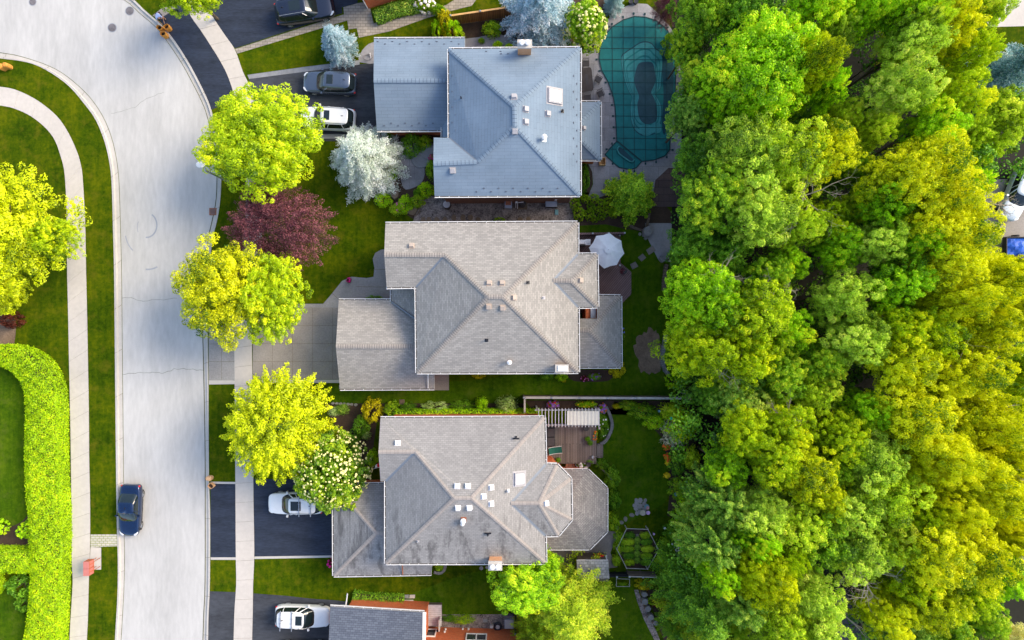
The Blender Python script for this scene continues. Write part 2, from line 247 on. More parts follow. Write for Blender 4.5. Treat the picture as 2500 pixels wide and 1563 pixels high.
# ------------------------------------------------------------------ mesh helpers
def tag(o, label=None, cat=None, group=None, kind=None):
    if label: o['label'] = label
    if cat: o['category'] = cat
    if group: o['group'] = group
    if kind: o['kind'] = kind
    return o
def empty(name, loc, label=None, cat=None, group=None, rz=0.0):
    o = bpy.data.objects.new(name, None); col.objects.link(o); o.location = loc; o.rotation_euler = (0, 0, rz)
    o.empty_display_size = 0.3
    return tag(o, label, cat, group)
class MB:
    def __init__(s): s.v = []; s.f = []; s.uv = []; s.mi = []
    def face(s, pts, uv=None, m=0):
        pts = [Vector(p) for p in pts]; i0 = len(s.v); s.v += pts; s.f.append(list(range(i0, i0+len(pts)))); s.mi.append(m)
        if uv is None:
            n = Vector((0, 0, 0))
            for a, b in zip(pts, pts[1:]+pts[:1]): n += Vector(((a.y-b.y)*(a.z+b.z), (a.z-b.z)*(a.x+b.x), (a.x-b.x)*(a.y+b.y)))
            n.normalize() if n.length > 1e-9 else None
            if abs(n.z) > 0.999 or n.length < 0.5: u, w_ = Vector((1, 0, 0)), Vector((0, 1, 0))
            else: u = Vector((0, 0, 1)).cross(n).normalized(); w_ = n.cross(u)
            uv = [(p.dot(u), p.dot(w_)) for p in pts]
        s.uv += list(uv)
    def box(s, c, d, rz=0.0, top=1.0, m=0, M4=None):
        """box centred on c (bottom at c.z), size d, rotated rz, top scaled"""
        x, y, z = d[0]/2, d[1]/2, d[2]
        q = [Vector((a*x, b*y, 0)) for a, b in ((-1, -1), (1, -1), (1, 1), (-1, 1))]+[Vector((a*x*top, b*y*top, z)) for a, b in ((-1, -1), (1, -1), (1, 1), (-1, 1))]
        T = M4 if M4 is not None else Matrix.Translation(Vector(c)) @ Matrix.Rotation(rz, 4, 'Z')
        q = [T @ p for p in q]
        for f in ((3, 2, 1, 0), (4, 5, 6, 7), (0, 1, 5, 4), (1, 2, 6, 5), (2, 3, 7, 6), (3, 0, 4, 7)): s.face([q[i] for i in f], m=m)
    def tube(s, p0, p1, r0, r1=None, n=6, m=0, cap=True):
        p0, p1 = Vector(p0), Vector(p1); r1 = r0 if r1 is None else r1; d = p1-p0
        if d.length < 1e-6: return
        q = d.to_track_quat('Z', 'Y'); A = [q @ Vector((math.cos(2*math.pi*i/n), math.sin(2*math.pi*i/n), 0)) for i in range(n)]
        for i in range(n):
            j = (i+1) % n; s.face([p0+A[i]*r0, p0+A[j]*r0, p1+A[j]*r1, p1+A[i]*r1], m=m)
        if cap: s.face([p1+a*r1 for a in A], m=m); s.face([p0+a*r0 for a in A[::-1]], m=m)
    def lathe(s, c, prof, n=16, m=0, sx=1, sy=1):
        c = Vector(c)
        rings = [[c+Vector((r*sx*math.cos(2*math.pi*i/n), r*sy*math.sin(2*math.pi*i/n), z)) for i in range(n)] for r, z in prof]
        for a, b in zip(rings, rings[1:]):
            for i in range(n): s.face([a[i], a[(i+1) % n], b[(i+1) % n], b[i]], m=m)
        s.face(rings[-1], m=m); s.face(rings[0][::-1], m=m)
    def prism(s, pts, z0, z1, m=0, bottom=False):
        pts = [Vector((p[0], p[1], 0)) for p in pts]
        if sum(a.x*b.y-b.x*a.y for a, b in zip(pts, pts[1:]+pts[:1])) < 0: pts = pts[::-1]
        s.face([p+Vector((0, 0, z1)) for p in pts], m=m)
        for a, b in zip(pts, pts[1:]+pts[:1]): s.face([a+Vector((0, 0, z0)), b+Vector((0, 0, z0)), b+Vector((0, 0, z1)), a+Vector((0, 0, z1))], m=m)
        if bottom: s.face([p+Vector((0, 0, z0)) for p in pts[::-1]], m=m)
    def ribbon(s, pts, wd, z=None, m=0):
        pts = [Vector(p) for p in pts]
        for i in range(len(pts)-1):
            a, b = pts[i], pts[i+1]; d = (b-a); t = Vector((-d.y, d.x, 0)).normalized()*wd/2
            s.face([a-t, b-t, b+t, a+t], m=m)
    def build(s, name, mats, parent=None, org=None, smooth=False, weld=False, **kw):
        """all vertices are given in the thing's frame (or the world when org is set)"""
        me = bpy.data.meshes.new(name); o3 = Vector(org) if org is not None else Vector((0, 0, 0))
        me.from_pydata([tuple(p-o3) for p in s.v], [], s.f); me.update()
        for m_ in (mats if isinstance(mats, (list, tuple)) else [mats]): me.materials.append(m_)
        ul = me.uv_layers.new(name="UVMap"); ul.data.foreach_set("uv", np.array(s.uv, dtype=np.float32).ravel())
        me.polygons.foreach_set("material_index", s.mi)
        if weld:
            import bmesh
            bm = bmesh.new(); bm.from_mesh(me); bmesh.ops.remove_doubles(bm, verts=bm.verts, dist=0.0005); bmesh.ops.recalc_face_normals(bm, faces=bm.faces); bm.to_mesh(me); bm.free()
        if smooth: me.polygons.foreach_set("use_smooth", [True]*len(me.polygons))
        o = bpy.data.objects.new(name, me); col.objects.link(o)
        if parent is not None: o.parent = parent
        elif org is not None: o.location = o3
        return tag(o, **kw)
def clone(o, parent=None):
    c = o.copy(); col.objects.link(c); c.parent = parent
    for ch in o.children: clone(ch, c)
    return c
def rs(poly, n):
    """resample a polyline to n+1 points by arc length"""
    p = np.array([(q[0], q[1]) for q in poly], float); d = np.r_[0, np.cumsum(np.hypot(*np.diff(p, axis=0).T))]
    t = np.linspace(0, d[-1], n+1); return [(float(np.interp(a, d, p[:, 0])), float(np.interp(a, d, p[:, 1]))) for a in t]
def smooth_line(poly, n, closed=False):
    """Catmull-Rom through pixel points"""
    p = [np.array(q, float) for q in poly]; out = []; N = len(p)
    rng = range(N) if closed else range(N-1)
    for i in rng:
        a, b, c, d = (p[(i-1) % N], p[i], p[(i+1) % N], p[(i+2) % N]) if closed else (p[max(i-1, 0)], p[i], p[i+1], p[min(i+2, N-1)])
        for k in range(n):
            t = k/n; out.append(tuple(0.5*((2*b)+(c-a)*t+(2*a-5*b+4*c-d)*t*t+(3*b-a-3*c+d)*t**3)))
    if not closed: out.append(tuple(p[-1]))
    return out
def sheet(name, pxs, z, m, label, smooth=0, thick=0.0, cat='ground', kind='structure', group=None):
    if smooth: pxs = smooth_line(pxs, smooth, True)
    mb = MB(); mb.prism([P(x, y, z) for x, y in pxs], z-thick-0.003, z, 0) if thick else mb.face(ccw([P(x, y, z) for x, y in pxs]))
    return mb.build(name, m, org=P(*np.mean(np.array(pxs), axis=0), 0), label=label, cat=cat, kind=kind, group=group)
def ccw(pts):
    if sum(a.x*b.y-b.x*a.y for a, b in zip(pts, pts[1:]+pts[:1])) < 0: pts = pts[::-1]
    return pts
def inset(pts, d):
    pts = ccw([Vector((p[0], p[1], 0)) for p in pts]); out = []; N = len(pts)
    for i in range(N):
        a, b, c = pts[i-1], pts[i], pts[(i+1) % N]; e1 = (b-a).normalized(); e2 = (c-b).normalized()
        n1 = Vector((-e1.y, e1.x, 0)); n2 = Vector((-e2.y, e2.x, 0)); k = n1+n2
        k = k/ max(0.3, k.dot(n1)) if k.length > 1e-6 else n1
        out.append(b+k*d)
    return out
# ------------------------------------------------------------------ ground, street, pavements
KL = smooth_line([(-420,120),(-200,128),(0,143),(79,156),(132,183),(172,214),(206,254),(233,291),(251,333),(262,370),(272,433),(276,552),(279,671),(280,777),(281,886),(284,1177),(286,1295),(288,1375),(287,1454),(281,1560),(274,1700),(268,1900)], 3)
AL = smooth_line([(-420,105),(-200,112),(0,128),(79,146),(138,170),(183,203),(220,240),(249,283),(268,328),(279,370),(288,433),(292,552),(295,671),(296,777),(297,886),(300,1177),(301,1295),(302,1375),(300,1454),(294,1560),(287,1700),(281,1900)], 3)
KR = smooth_line([(255,-60),(290,-28),(328,0),(352,24),(397,63),(429,103),(455,143),(476,180),(500,228),(516,268),(532,340),(540,410),(538,488),(529,544),(519,585),(511,660),(507,740),(507,806),(509,939),(510,1150),(513,1250),(513,1360),(512,1443),(509,1507),(508,1570),(502,1700),(498,1900)], 3)
AR = smooth_line([(240,-50),(276,-18),(315,8),(338,30),(381,67),(412,108),(440,150),(461,187),(486,236),(502,274),(519,343),(528,410),(527,484),(517,539),(507,584),(499,660),(495,740),(494,806),(496,899),(499,1045),(500,1150),(500,1250),(500,1360),(499,1443),(496,1507),(494,1570),(488,1700),(484,1900)], 3)
mb = MB(); R = 700
mb.face([(-R, -R, -0.16), (R, -R, -0.16), (R, R, -0.16), (-R, R, -0.16)])
mb.build('ground', M['floor'], label='wide dark earth ground under the whole neighbourhood', cat='ground', kind='structure')
mb = MB()
pl = [P(x, y, -0.125) for x, y in AL]; pr = [P(x, y, -0.125) for x, y in AR]
poly = pl+pr[::-1]+[P(120, -260, -0.125), P(-420, -260, -0.125)]
mb.face(ccw(poly))
street = mb.build('street', M['street'], org=P(400, 800, -0.125), label='pale grey curving residential street of worn asphalt', cat='street', kind='structure')
off = P(400, 800, -0.125)
def crackline(pts, wd, name='crack', z=-0.120, m=None):
    random.seed(len(pts)*7+int(pts[0][0])); q = []
    for a, b in zip(pts, pts[1:]):
        n = max(2, int(math.dist(a, b)/7))
        for i in range(n): t = i/n; q.append((a[0]+(b[0]-a[0])*t+random.uniform(-.8, .8), a[1]+(b[1]-a[1])*t+random.uniform(-1.6, 1.6)))
    q.append(pts[-1]); c = MB(); c.ribbon([P(x, y, z)-off for x, y in q], wd); c.build(name, m or M['crackm'], parent=street)
M['crackm'] = speckled('crack_dirt', (0.26, 0.27, 0.24), 0.4, 2, 9); M['scuff'] = speckled('tyre_scuff', (0.30, 0.32, 0.36), 0.12, 1, 6)
crackline([(297,915),(330,911),(365,909),(395,911),(410,908),(425,901),(455,901),(496,904)], 0.05)
crackline([(297,728),(320,727),(333,733),(350,736),(370,732),(400,732),(432,728)], 0.045)
crackline([(272,278),(300,272),(330,262),(350,245),(372,236),(400,225)], 0.03)
crackline([(299,1340),(300,1355),(302,1400)], 0.03)
def arc(cx, cy, r, a0, a1, wd, ry=None):
    ry = ry or r; crk = [P(cx+r*math.cos(math.radians(a)), cy+ry*math.sin(math.radians(a)), -0.1205)-off for a in np.linspace(a0, a1, 14)]
    c = MB(); c.ribbon(crk, wd); c.build('tyre_scuff_mark', M['scuff'], parent=street)
arc(358, 550, 25, -60, 95, 0.13, 30); arc(360, 610, 48, 60, 95, 0.14, 48); arc(345, 560, 40, 120, 165, 0.10, 60); arc(352, 555, 17, 150, 215, 0.05, 24)
def kerb(inner, road, name, label):
    n = 130; a = rs(inner, n); b = rs(road, n); mb = MB(); pr = [(0, 0.0), (0.0, 0.028), (0.32, 0.028), (0.40, -0.095), (1.0, -0.118), (1.0, -0.14)]
    rows = [[P(x0+(x1-x0)*t, y0+(y1-y0)*t, 0)+Vector((0, 0, z)) for t, z in pr] for (x0, y0), (x1, y1) in zip(a, b)]
    for r0, r1 in zip(rows, rows[1:]):
        for i in range(len(pr)-1):
            q = [r0[i], r0[i+1], r1[i+1], r1[i]]
            n_ = (q[1]-q[0]).cross(q[3]-q[0]); mb.face(q if n_.z >= 0 else q[::-1])
    for i in range(6, n, 6):                      # contraction joints every few metres
        p, q = rows[i][2], rows[i][4]; mb.ribbon([Vector((rows[i][1].x, rows[i][1].y, .033)), Vector((p.x, p.y, 0.033))], 0.025, m=1)
        mb.ribbon([rows[i][3]+Vector((0, 0, .005)), q+Vector((0, 0, 0.005))], 0.025, m=1)
    e = MB(); e.ribbon([Vector((r[4].x, r[4].y, -0.112)) for r in rows], 0.045); o3 = P(*inner[len(inner)//2])
    k = mb.build(name, [M['kerb'], M['joint']], org=o3, label=label, cat='kerb', kind='structure')
    e2 = MB(); e2.v = [v-o3 for v in e.v]; e2.f = e.f; e2.uv = e.uv; e2.mi = e.mi; e2.build('joint_line', M['gutterweed'], parent=k)
M['gutterweed'] = speckled('gutter_weeds', (0.14, 0.15, 0.075), 0.6, 2, 14)
kerb(KL, AL, 'kerb', 'pale concrete kerb and gutter along the hedge side of the street')
kerb(KR, AR, 'kerb', 'pale concrete kerb and gutter along the house side of the street')
def slab_lawn(pxs, label, name='lawn', m='lawn', z=0.0, cat='lawn'):
    mb = MB(); pts = ccw([P(x, y, 0) for x, y in pxs]); mb.face([p+Vector((0, 0, z)) for p in pts])
    for a, b in zip(pts, pts[1:]+pts[:1]): mb.face([a-Vector((0, 0, .15)), b-Vector((0, 0, .15)), b+Vector((0, 0, z)), a+Vector((0, 0, z))])
    return mb.build(name, M[m], org=P(*np.mean(np.array(pxs), axis=0)), label=label, cat=cat, kind='structure')
slab_lawn(KL+[(-1500,1900),(-1500,100)], 'green lawn and grass verge inside the bend of the street')
slab_lawn(KR+[(1640,1900),(1640,-400),(700,-400),(255,-400)], 'green front lawns and verges around the driveways and houses')
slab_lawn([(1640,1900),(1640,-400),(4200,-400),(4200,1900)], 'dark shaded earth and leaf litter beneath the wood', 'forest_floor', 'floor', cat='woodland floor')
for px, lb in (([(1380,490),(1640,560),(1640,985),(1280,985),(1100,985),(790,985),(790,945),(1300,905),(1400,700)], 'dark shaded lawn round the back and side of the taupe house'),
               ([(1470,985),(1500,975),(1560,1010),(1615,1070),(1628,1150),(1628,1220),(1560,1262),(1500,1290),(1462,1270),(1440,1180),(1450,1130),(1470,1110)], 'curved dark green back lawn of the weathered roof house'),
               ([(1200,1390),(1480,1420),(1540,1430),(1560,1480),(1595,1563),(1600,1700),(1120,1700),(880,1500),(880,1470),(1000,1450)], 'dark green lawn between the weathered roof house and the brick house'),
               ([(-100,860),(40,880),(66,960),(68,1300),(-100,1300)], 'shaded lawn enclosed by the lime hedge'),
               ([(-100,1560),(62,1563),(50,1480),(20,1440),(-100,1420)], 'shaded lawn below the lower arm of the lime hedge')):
    sheet('lawn', px, 0.008, M['lawn_shaded'], lb, smooth=4, cat='lawn')

def walk(l, r, n, label, m='walk', name='sidewalk', z=0.03, gap=0.018):
    sub = 4; a = rs(l, n*sub); b = rs(r, n*sub); mb = MB(); random.seed(n)
    base = [P(*q, 0.012) for q in a]+[P(*q, 0.012) for q in b[::-1]]; mb.face(ccw(base), m=1)
    for i in range(n):
        A = [P(*a[i*sub+k], 0) for k in range(sub+1)]; B = [P(*b[i*sub+k], 0) for k in range(sub+1)]
        d = (A[-1]-A[0]).normalized()*gap; A[0] = A[0]+d; B[0] = B[0]+d; zz = z+random.uniform(-.002, .002)
        mb.prism(A+B[::-1], 0.012, zz, 0)
    return mb.build(name, [M[m], M['joint']], org=P(*l[len(l)//2]), label=label, cat='sidewalk', kind='structure')
SWL_o = smooth_line([(-300,190),(-120,200),(0,212),(40,220),(79,238),(108,257),(143,288),(169,328),(188,370),(197,400),(202,433),(208,539),(210,645),(213,777),(215,886),(217,992),(218,1124),(220,1216),(220,1335),(217,1417),(215,1507),(212,1570),(208,1700)], 3)
SWL_i = smooth_line([(-300,236),(-120,246),(0,258),(40,267),(79,286),(114,315),(135,344),(148,380),(155,405),(159,433),(163,512),(164,645),(167,777),(169,886),(172,1018),(174,1150),(175,1242),(176,1375),(178,1422),(173,1507),(170,1570),(166,1700)], 3)
walk(SWL_i, SWL_o, 38, 'pale concrete sidewalk curving round beside the lime hedge')
SWR_i = smooth_line([(425,-55),(448,0),(466,40),(490,74),(516,114),(537,148),(556,185),(574,240),(590,320),(600,420),(598,540),(584,680),(573,800),(573,912),(574,1040),(575,1179),(576,1361),(577,1428),(572,1507),(568,1700)], 3)
SWR_o = smooth_line([(475,-70),(498,-2),(519,40),(550,87),(574,122),(593,175),(611,212),(622,246),(634,320),(644,420),(642,540),(628,680),(616,800),(616,912),(618,1040),(619,1216),(621,1348),(618,1428),(617,1507),(612,1700)], 3)
walk(SWR_i, SWR_o, 38, 'pale concrete sidewalk crossing the driveways in front of the houses')
def flat(pxs, m, name, label, z=0.014, smooth=0, cat=None, thick=0.0): return sheet(name, pxs, z, M[m], label, smooth, thick, cat or name.replace('_', ' '))
SI = [p for p in SWR_i]; SO = [p for p in SWR_o]
ap = [q for q in KR if 44 < q[1] < 262]; sp = [q for q in SI if 22 < q[1] < 246]
flat([(388,47)]+ap[2:]+[(516,268),(574,243)]+sp[::-1]+[(445,6),(418,20)], 'drive', 'driveway', 'curved dark asphalt strip between the street and the sidewalk at the top', 0.012)
flat([(372,38),(388,47),(425,24),(430,14),(398,18)], 'aggregate_brown', 'path', 'short gravelly strip beside the top kerb', 0.016)
flat([q for q in SO if -70 <= q[1] < 120]+[(574,118),(836,32),(834,18),(872,8),(880,-60),(880,-160),(440,-160)], 'drive', 'driveway', 'dark asphalt driveway under the black car at the top', 0.012)
flat([(574,120),(840,35),(838,18),(873,8),(900,4),(912,57),(1035,30),(1090,12),(1140,-20),(1180,-25),(1152,14),(1100,27),(1040,45),(950,77),(876,92),(871,69),(851,72),(848,50),(579,131)], 'pavers', 'path', 'beige interlocking paver path edging the top driveway', 0.018)
flat([(604,183),(740,164),(878,147),(878,158),(608,193)], 'flag_grey', 'path', 'pale stone edging strip above the grey car driveway', 0.024)
flat([(608,192),(878,157),(925,155),(925,345),(640,345),(634,300),(622,246),(611,214)], 'drive_old', 'driveway', 'worn asphalt driveway of the blue roofed house', 0.012)
flat([(640,329),(880,327),(880,338),(640,340)], 'flag_grey', 'path', 'narrow stone edging strip below the white car by the blue roofed garage', 0.024)
flat([(878,152),(880,131),(893,113),(912,103),(960,96),(1140,94),(1180,88),(1220,84),(1260,96),(1300,104),(1440,107),(1440,125),(1140,125),(925,125),(925,154)], 'patio', 'path', 'grey concrete walk along the upper wall of the blue roofed house', 0.020, 2)
flat([(1136,96),(1125,60),(1150,44),(1240,24),(1330,0),(1480,-20),(1500,10),(1450,60),(1420,108),(1300,106),(1250,92),(1216,83),(1180,95)], 'mulch', 'flower_bed', 'brown mulch bed below the cedar fence', 0.010, 2, 'flower bed')
# taupe house drive and walks
flat([(509,786),(573,786),(574,928),(510,939)], 'aggregate', 'driveway', 'grey aggregate driveway apron between kerb and sidewalk', 0.014)
flat([(617,754),(668,744),(780,750),(830,750),(830,926),(617,926)], 'aggregate_brown', 'driveway', 'brown grey aggregate driveway of the taupe roofed house', 0.014)
flat([(510,929),(573,929),(573,938),(510,939)], 'kerb', 'driveway_edge', 'concrete edging below the aggregate apron', 0.022)
flat([(617,927),(829,927),(829,935),(617,935)], 'kerb', 'driveway_edge', 'concrete edging below the aggregate driveway', 0.022)
flat([(617,742),(790,742),(828,734),(828,751),(617,751)], 'aggregate', 'driveway_edge', 'concrete edging above the aggregate driveway', 0.022)
flat([(789,742),(811,716),(835,686),(858,676),(895,679),(912,676),(914,655),(910,632),(916,618),(930,610),(945,608),(975,608),(975,790),(828,790),(828,742)], 'aggregate', 'path', 'curving grey aggregate walk to the taupe house door', 0.026, 0)
for a, b in (((811,716),(830,734)), ((870,700),(940,701)), ((912,658),(945,658))): 
    c = MB(); c.ribbon([P(*a, 0.031), P(*b, 0.031)], 0.03); c.build('joint_line', M['joint'], org=P(*a), label='thin joint line across the aggregate walk near '+str({811:'its start',870:'its bend',912:'the house wall'}[a[0]]), cat='joint', kind='structure')
def gridlines(x0, x1, y0, y1, xs, ys, name, lb, z=0.019):
    c = MB()
    for x in xs: c.ribbon([P(x, y0, z), P(x, y1, z)], 0.022)
    for y in ys: c.ribbon([P(x0, y, z+0.004), P(x1, y, z+0.004)], 0.022)
    c.build(name, M['joint'], org=P(x0, y0), label=lb, cat='joint', kind='structure')
gridlines(509,573,786,928,[541],[840,883],'joint_line','thin joint grid across the aggregate apron')
gridlines(617,829,752,926,[665,714,763,812],[795,839,883],'joint_line','thin joint grid across the aggregate driveway')
flat([(1044,900),(1096,900),(1096,953),(1044,953)], 'aggregate_brown', 'patio', 'small brown concrete pad behind the taupe garage', 0.020)
flat([(828,940),(1062,944),(1062,954),(828,950)], 'aggregate', 'path', 'narrow grey edging along the lower wall of the taupe garage', 0.024)
# weathered roof house drives
flat([(514,1181),(575,1182),(576,1361),(514,1362)], 'drive', 'driveway', 'blue black asphalt apron between kerb and sidewalk', 0.012)
flat([(619,1170),(830,1170),(830,1357),(621,1360)], 'drive', 'driveway', 'blue black asphalt driveway of the weathered roof house', 0.012)
flat([(514,1361),(576,1361),(576,1367),(514,1367)], 'kerb', 'driveway_edge', 'thin concrete edging below the blue black apron', 0.022)
flat([(621,1359),(830,1356),(830,1361),(621,1365)], 'kerb', 'driveway_edge', 'thin concrete edging below the blue black driveway', 0.022)
flat([(514,1176),(575,1177),(575,1182),(514,1181)], 'kerb', 'driveway_edge', 'thin concrete edging above the blue black apron', 0.022)
flat([(512,1444),(576,1446),(572,1507),(566,1700),(505,1700),(509,1507)], 'drive_old', 'driveway', 'dark asphalt apron at the bottom edge', 0.012)
flat([(618,1449),(700,1455),(760,1462),(820,1466),(850,1470),(850,1700),(612,1700),(616,1507)], 'drive_old', 'driveway', 'dark asphalt driveway of the red brick house', 0.012)
flat([(221,1305),(285,1305),(286,1334),(221,1336)], 'pavers_light', 'path', 'mossy pale brick pad between the hedge side walk and the kerb', 0.022)
flat([(221,1336),(247,1337),(247,1391),(218,1391)], 'walk', 'path', 'small concrete pad under the red mailbox', 0.030)
# beds, gravel, patios
flat([(903,335),(960,330),(1075,330),(1075,492),(1045,498),(1020,540),(960,500),(915,500),(905,440),(930,420)], 'mulch', 'flower_bed', 'mulch bed in front of the blue roofed house', 0.010, 3, 'flower bed')
flat([(965,375),(990,356),(1040,345),(1058,352),(1058,372),(1046,392),(1036,404),(1037,425),(1028,448),(1000,462),(984,458),(974,420),(965,400)], 'stamp', 'patio', 'grey stamped stone landing before the blue roofed house', 0.020, 2)
flat([(1025,480),(1400,480),(1400,552),(1006,552),(1012,528),(1025,505)], 'gravel', 'gravel_bed', 'brown pea gravel side yard between the blue and taupe roofed houses', 0.014, 0, 'gravel')
flat([(1395,470),(1600,470),(1640,520),(1640,570),(1530,560),(1480,548),(1395,552)], 'mulch', 'flower_bed', 'dark mulch bed behind the clipped box balls', 0.012, 0, 'flower bed')
flat([(1416,112),(1440,108),(1462,84),(1480,52),(1505,26),(1545,8),(1580,10),(1604,30),(1632,60),(1652,90),(1668,140),(1668,240),(1662,380),(1655,420),(1640,470),(1560,470),(1498,470),(1452,486),(1434,484),(1448,450),(1446,420),(1436,400),(1416,396)], 'stamp', 'patio', 'grey stamped concrete patio around the covered pool', 0.020, 0)
flat([(1405,395),(1432,398),(1446,420),(1446,450),(1434,484),(1405,484)], 'mulch', 'flower_bed', 'dark bed against the right wall of the blue roofed house', 0.012, 0, 'flower bed')
flat([(1600,440),(1632,410),(1680,410),(1680,505),(1590,505)], 'tile_plum', 'patio', 'plum brown tiled corner of the pool terrace', 0.028, 0)
flat([(1575,545),(1640,545),(1640,640),(1608,636),(1590,600),(1575,570)], 'patio', 'path', 'grey stone landing at the corner of the taupe back garden', 0.016, 0)
flat([(1617, 860), (1617, 867), (1620, 875), (1617, 881), (1614, 886), (1613, 895), (1612, 906), (1605, 910), (1599, 913), (1591, 909), (1586, 915), (1581, 912), (1577, 910), (1574, 907), (1571, 906), (1565, 911), (1563, 905), (1561, 899), (1558, 892), (1560, 881), (1557, 875), (1552, 868), (1549, 860), (1547, 851), (1546, 843), (1554, 840), (1552, 829), (1555, 822), (1561, 818), (1568, 818), (1572, 810), (1579, 813), (1583, 799), (1589, 800), (1594, 805), (1597, 810), (1602, 805), (1603, 813), (1607, 814), (1610, 821), (1610, 830), (1611, 838), (1615, 844), (1616, 852)], 'soil', 'bare_patch', 'bare brown earth patch worn in the back lawn', 0.014, 2, 'bare patch')
flat([(1390,905),(1495,905),(1492,925),(1470,932),(1400,930)], 'mulch', 'flower_bed', 'dark bed below the taupe house extension', 0.014, 3, 'flower bed')
flat([(795,985),(905,985),(970,985),(1050,985),(1160,985),(1278,985),(1300,1030),(920,1030),(900,1180),(790,1180),(860,1100),(820,1040),(800,1010)], 'mulch', 'flower_bed', 'dark planted strip above the weathered roof house', 0.014, 0, 'flower bed')
flat([(1281,978),(1500,978),(1495,1000),(1300,1002)], 'mulch', 'flower_bed', 'narrow bed between the pale fence and the pergola', 0.016, 0, 'flower bed')
flat([(1497,978),(1640,978),(1700,1000),(1700,1280),(1629,1260),(1634,1210),(1632,1140),(1618,1070),(1560,1010)], 'mulch', 'flower_bed', 'long flower border beside the curved back lawn', 0.014, 0, 'flower bed')
flat([(1330,1335),(1400,1335),(1450,1325),(1480,1296),(1500,1298),(1512,1305),(1498,1330),(1490,1350),(1508,1385),(1486,1388),(1486,1420),(1330,1420)], 'flag', 'path', 'brown flagstone path behind the octagonal bay', 0.020, 0)
flat([(1529,1290),(1583,1292),(1608,1343),(1582,1391),(1530,1390),(1505,1341)], 'mulch', 'vegetable_bed', 'hexagonal vegetable bed of dark soil', 0.026, 0, 'vegetable bed')
flat([(1552,1440),(1580,1445),(1598,1500),(1612,1540),(1628,1580),(1700,1580),(1700,1440)], 'mulch', 'flower_bed', 'dark bed beside the boulder row at the bottom', 0.014, 0, 'flower bed')
flat([(1548,1440),(1558,1440),(1572,1480),(1590,1516),(1604,1545),(1618,1580),(1606,1580),(1590,1548),(1572,1512),(1556,1470)], 'gravel', 'gravel_bed', 'thin curve of pale gravel beside the boulder row', 0.020, 0, 'gravel')
flat([(1035,1500),(1400,1500),(1400,1535),(1035,1535)], 'gravel', 'gravel_bed', 'gravelly strip along the red brick wall', 0.014, 0, 'gravel')
flat([(-40,780),(20,770),(38,785),(36,830),(25,850),(-40,850)], 'soil', 'flower_bed', 'sandy brown mulch patch at the tip of the lime hedge', 0.014, 3, 'flower bed')
flat([(0,1285),(30,1284),(55,1272),(80,1250),(80,1330),(-30,1330),(-30,1290)], 'mulch', 'flower_bed', 'mulch bed in the corner of the hedge', 0.014, 3, 'flower bed')
flat([(2410,-60),(2600,-60),(2600,62),(2412,66),(2404,30)], 'walk', 'driveway', 'pale concrete drive in the top right corner', 0.016, 0)
flat([(2400,62),(2600,58),(2600,230),(2400,230)], 'lawn', 'lawn', 'sunny grass patch below the top right drive', 0.006, 0)
flat([(2405,440),(2600,430),(2600,640),(2400,640)], 'aggregate_brown', 'driveway', 'brown grey drive at the right edge under the silver car', 0.014, 0)
flat([(2000,1460),(2070,1450),(2150,1700),(2000,1700)], 'drive_old', 'path', 'dark asphalt path showing between trees at the bottom', 0.012, 0)
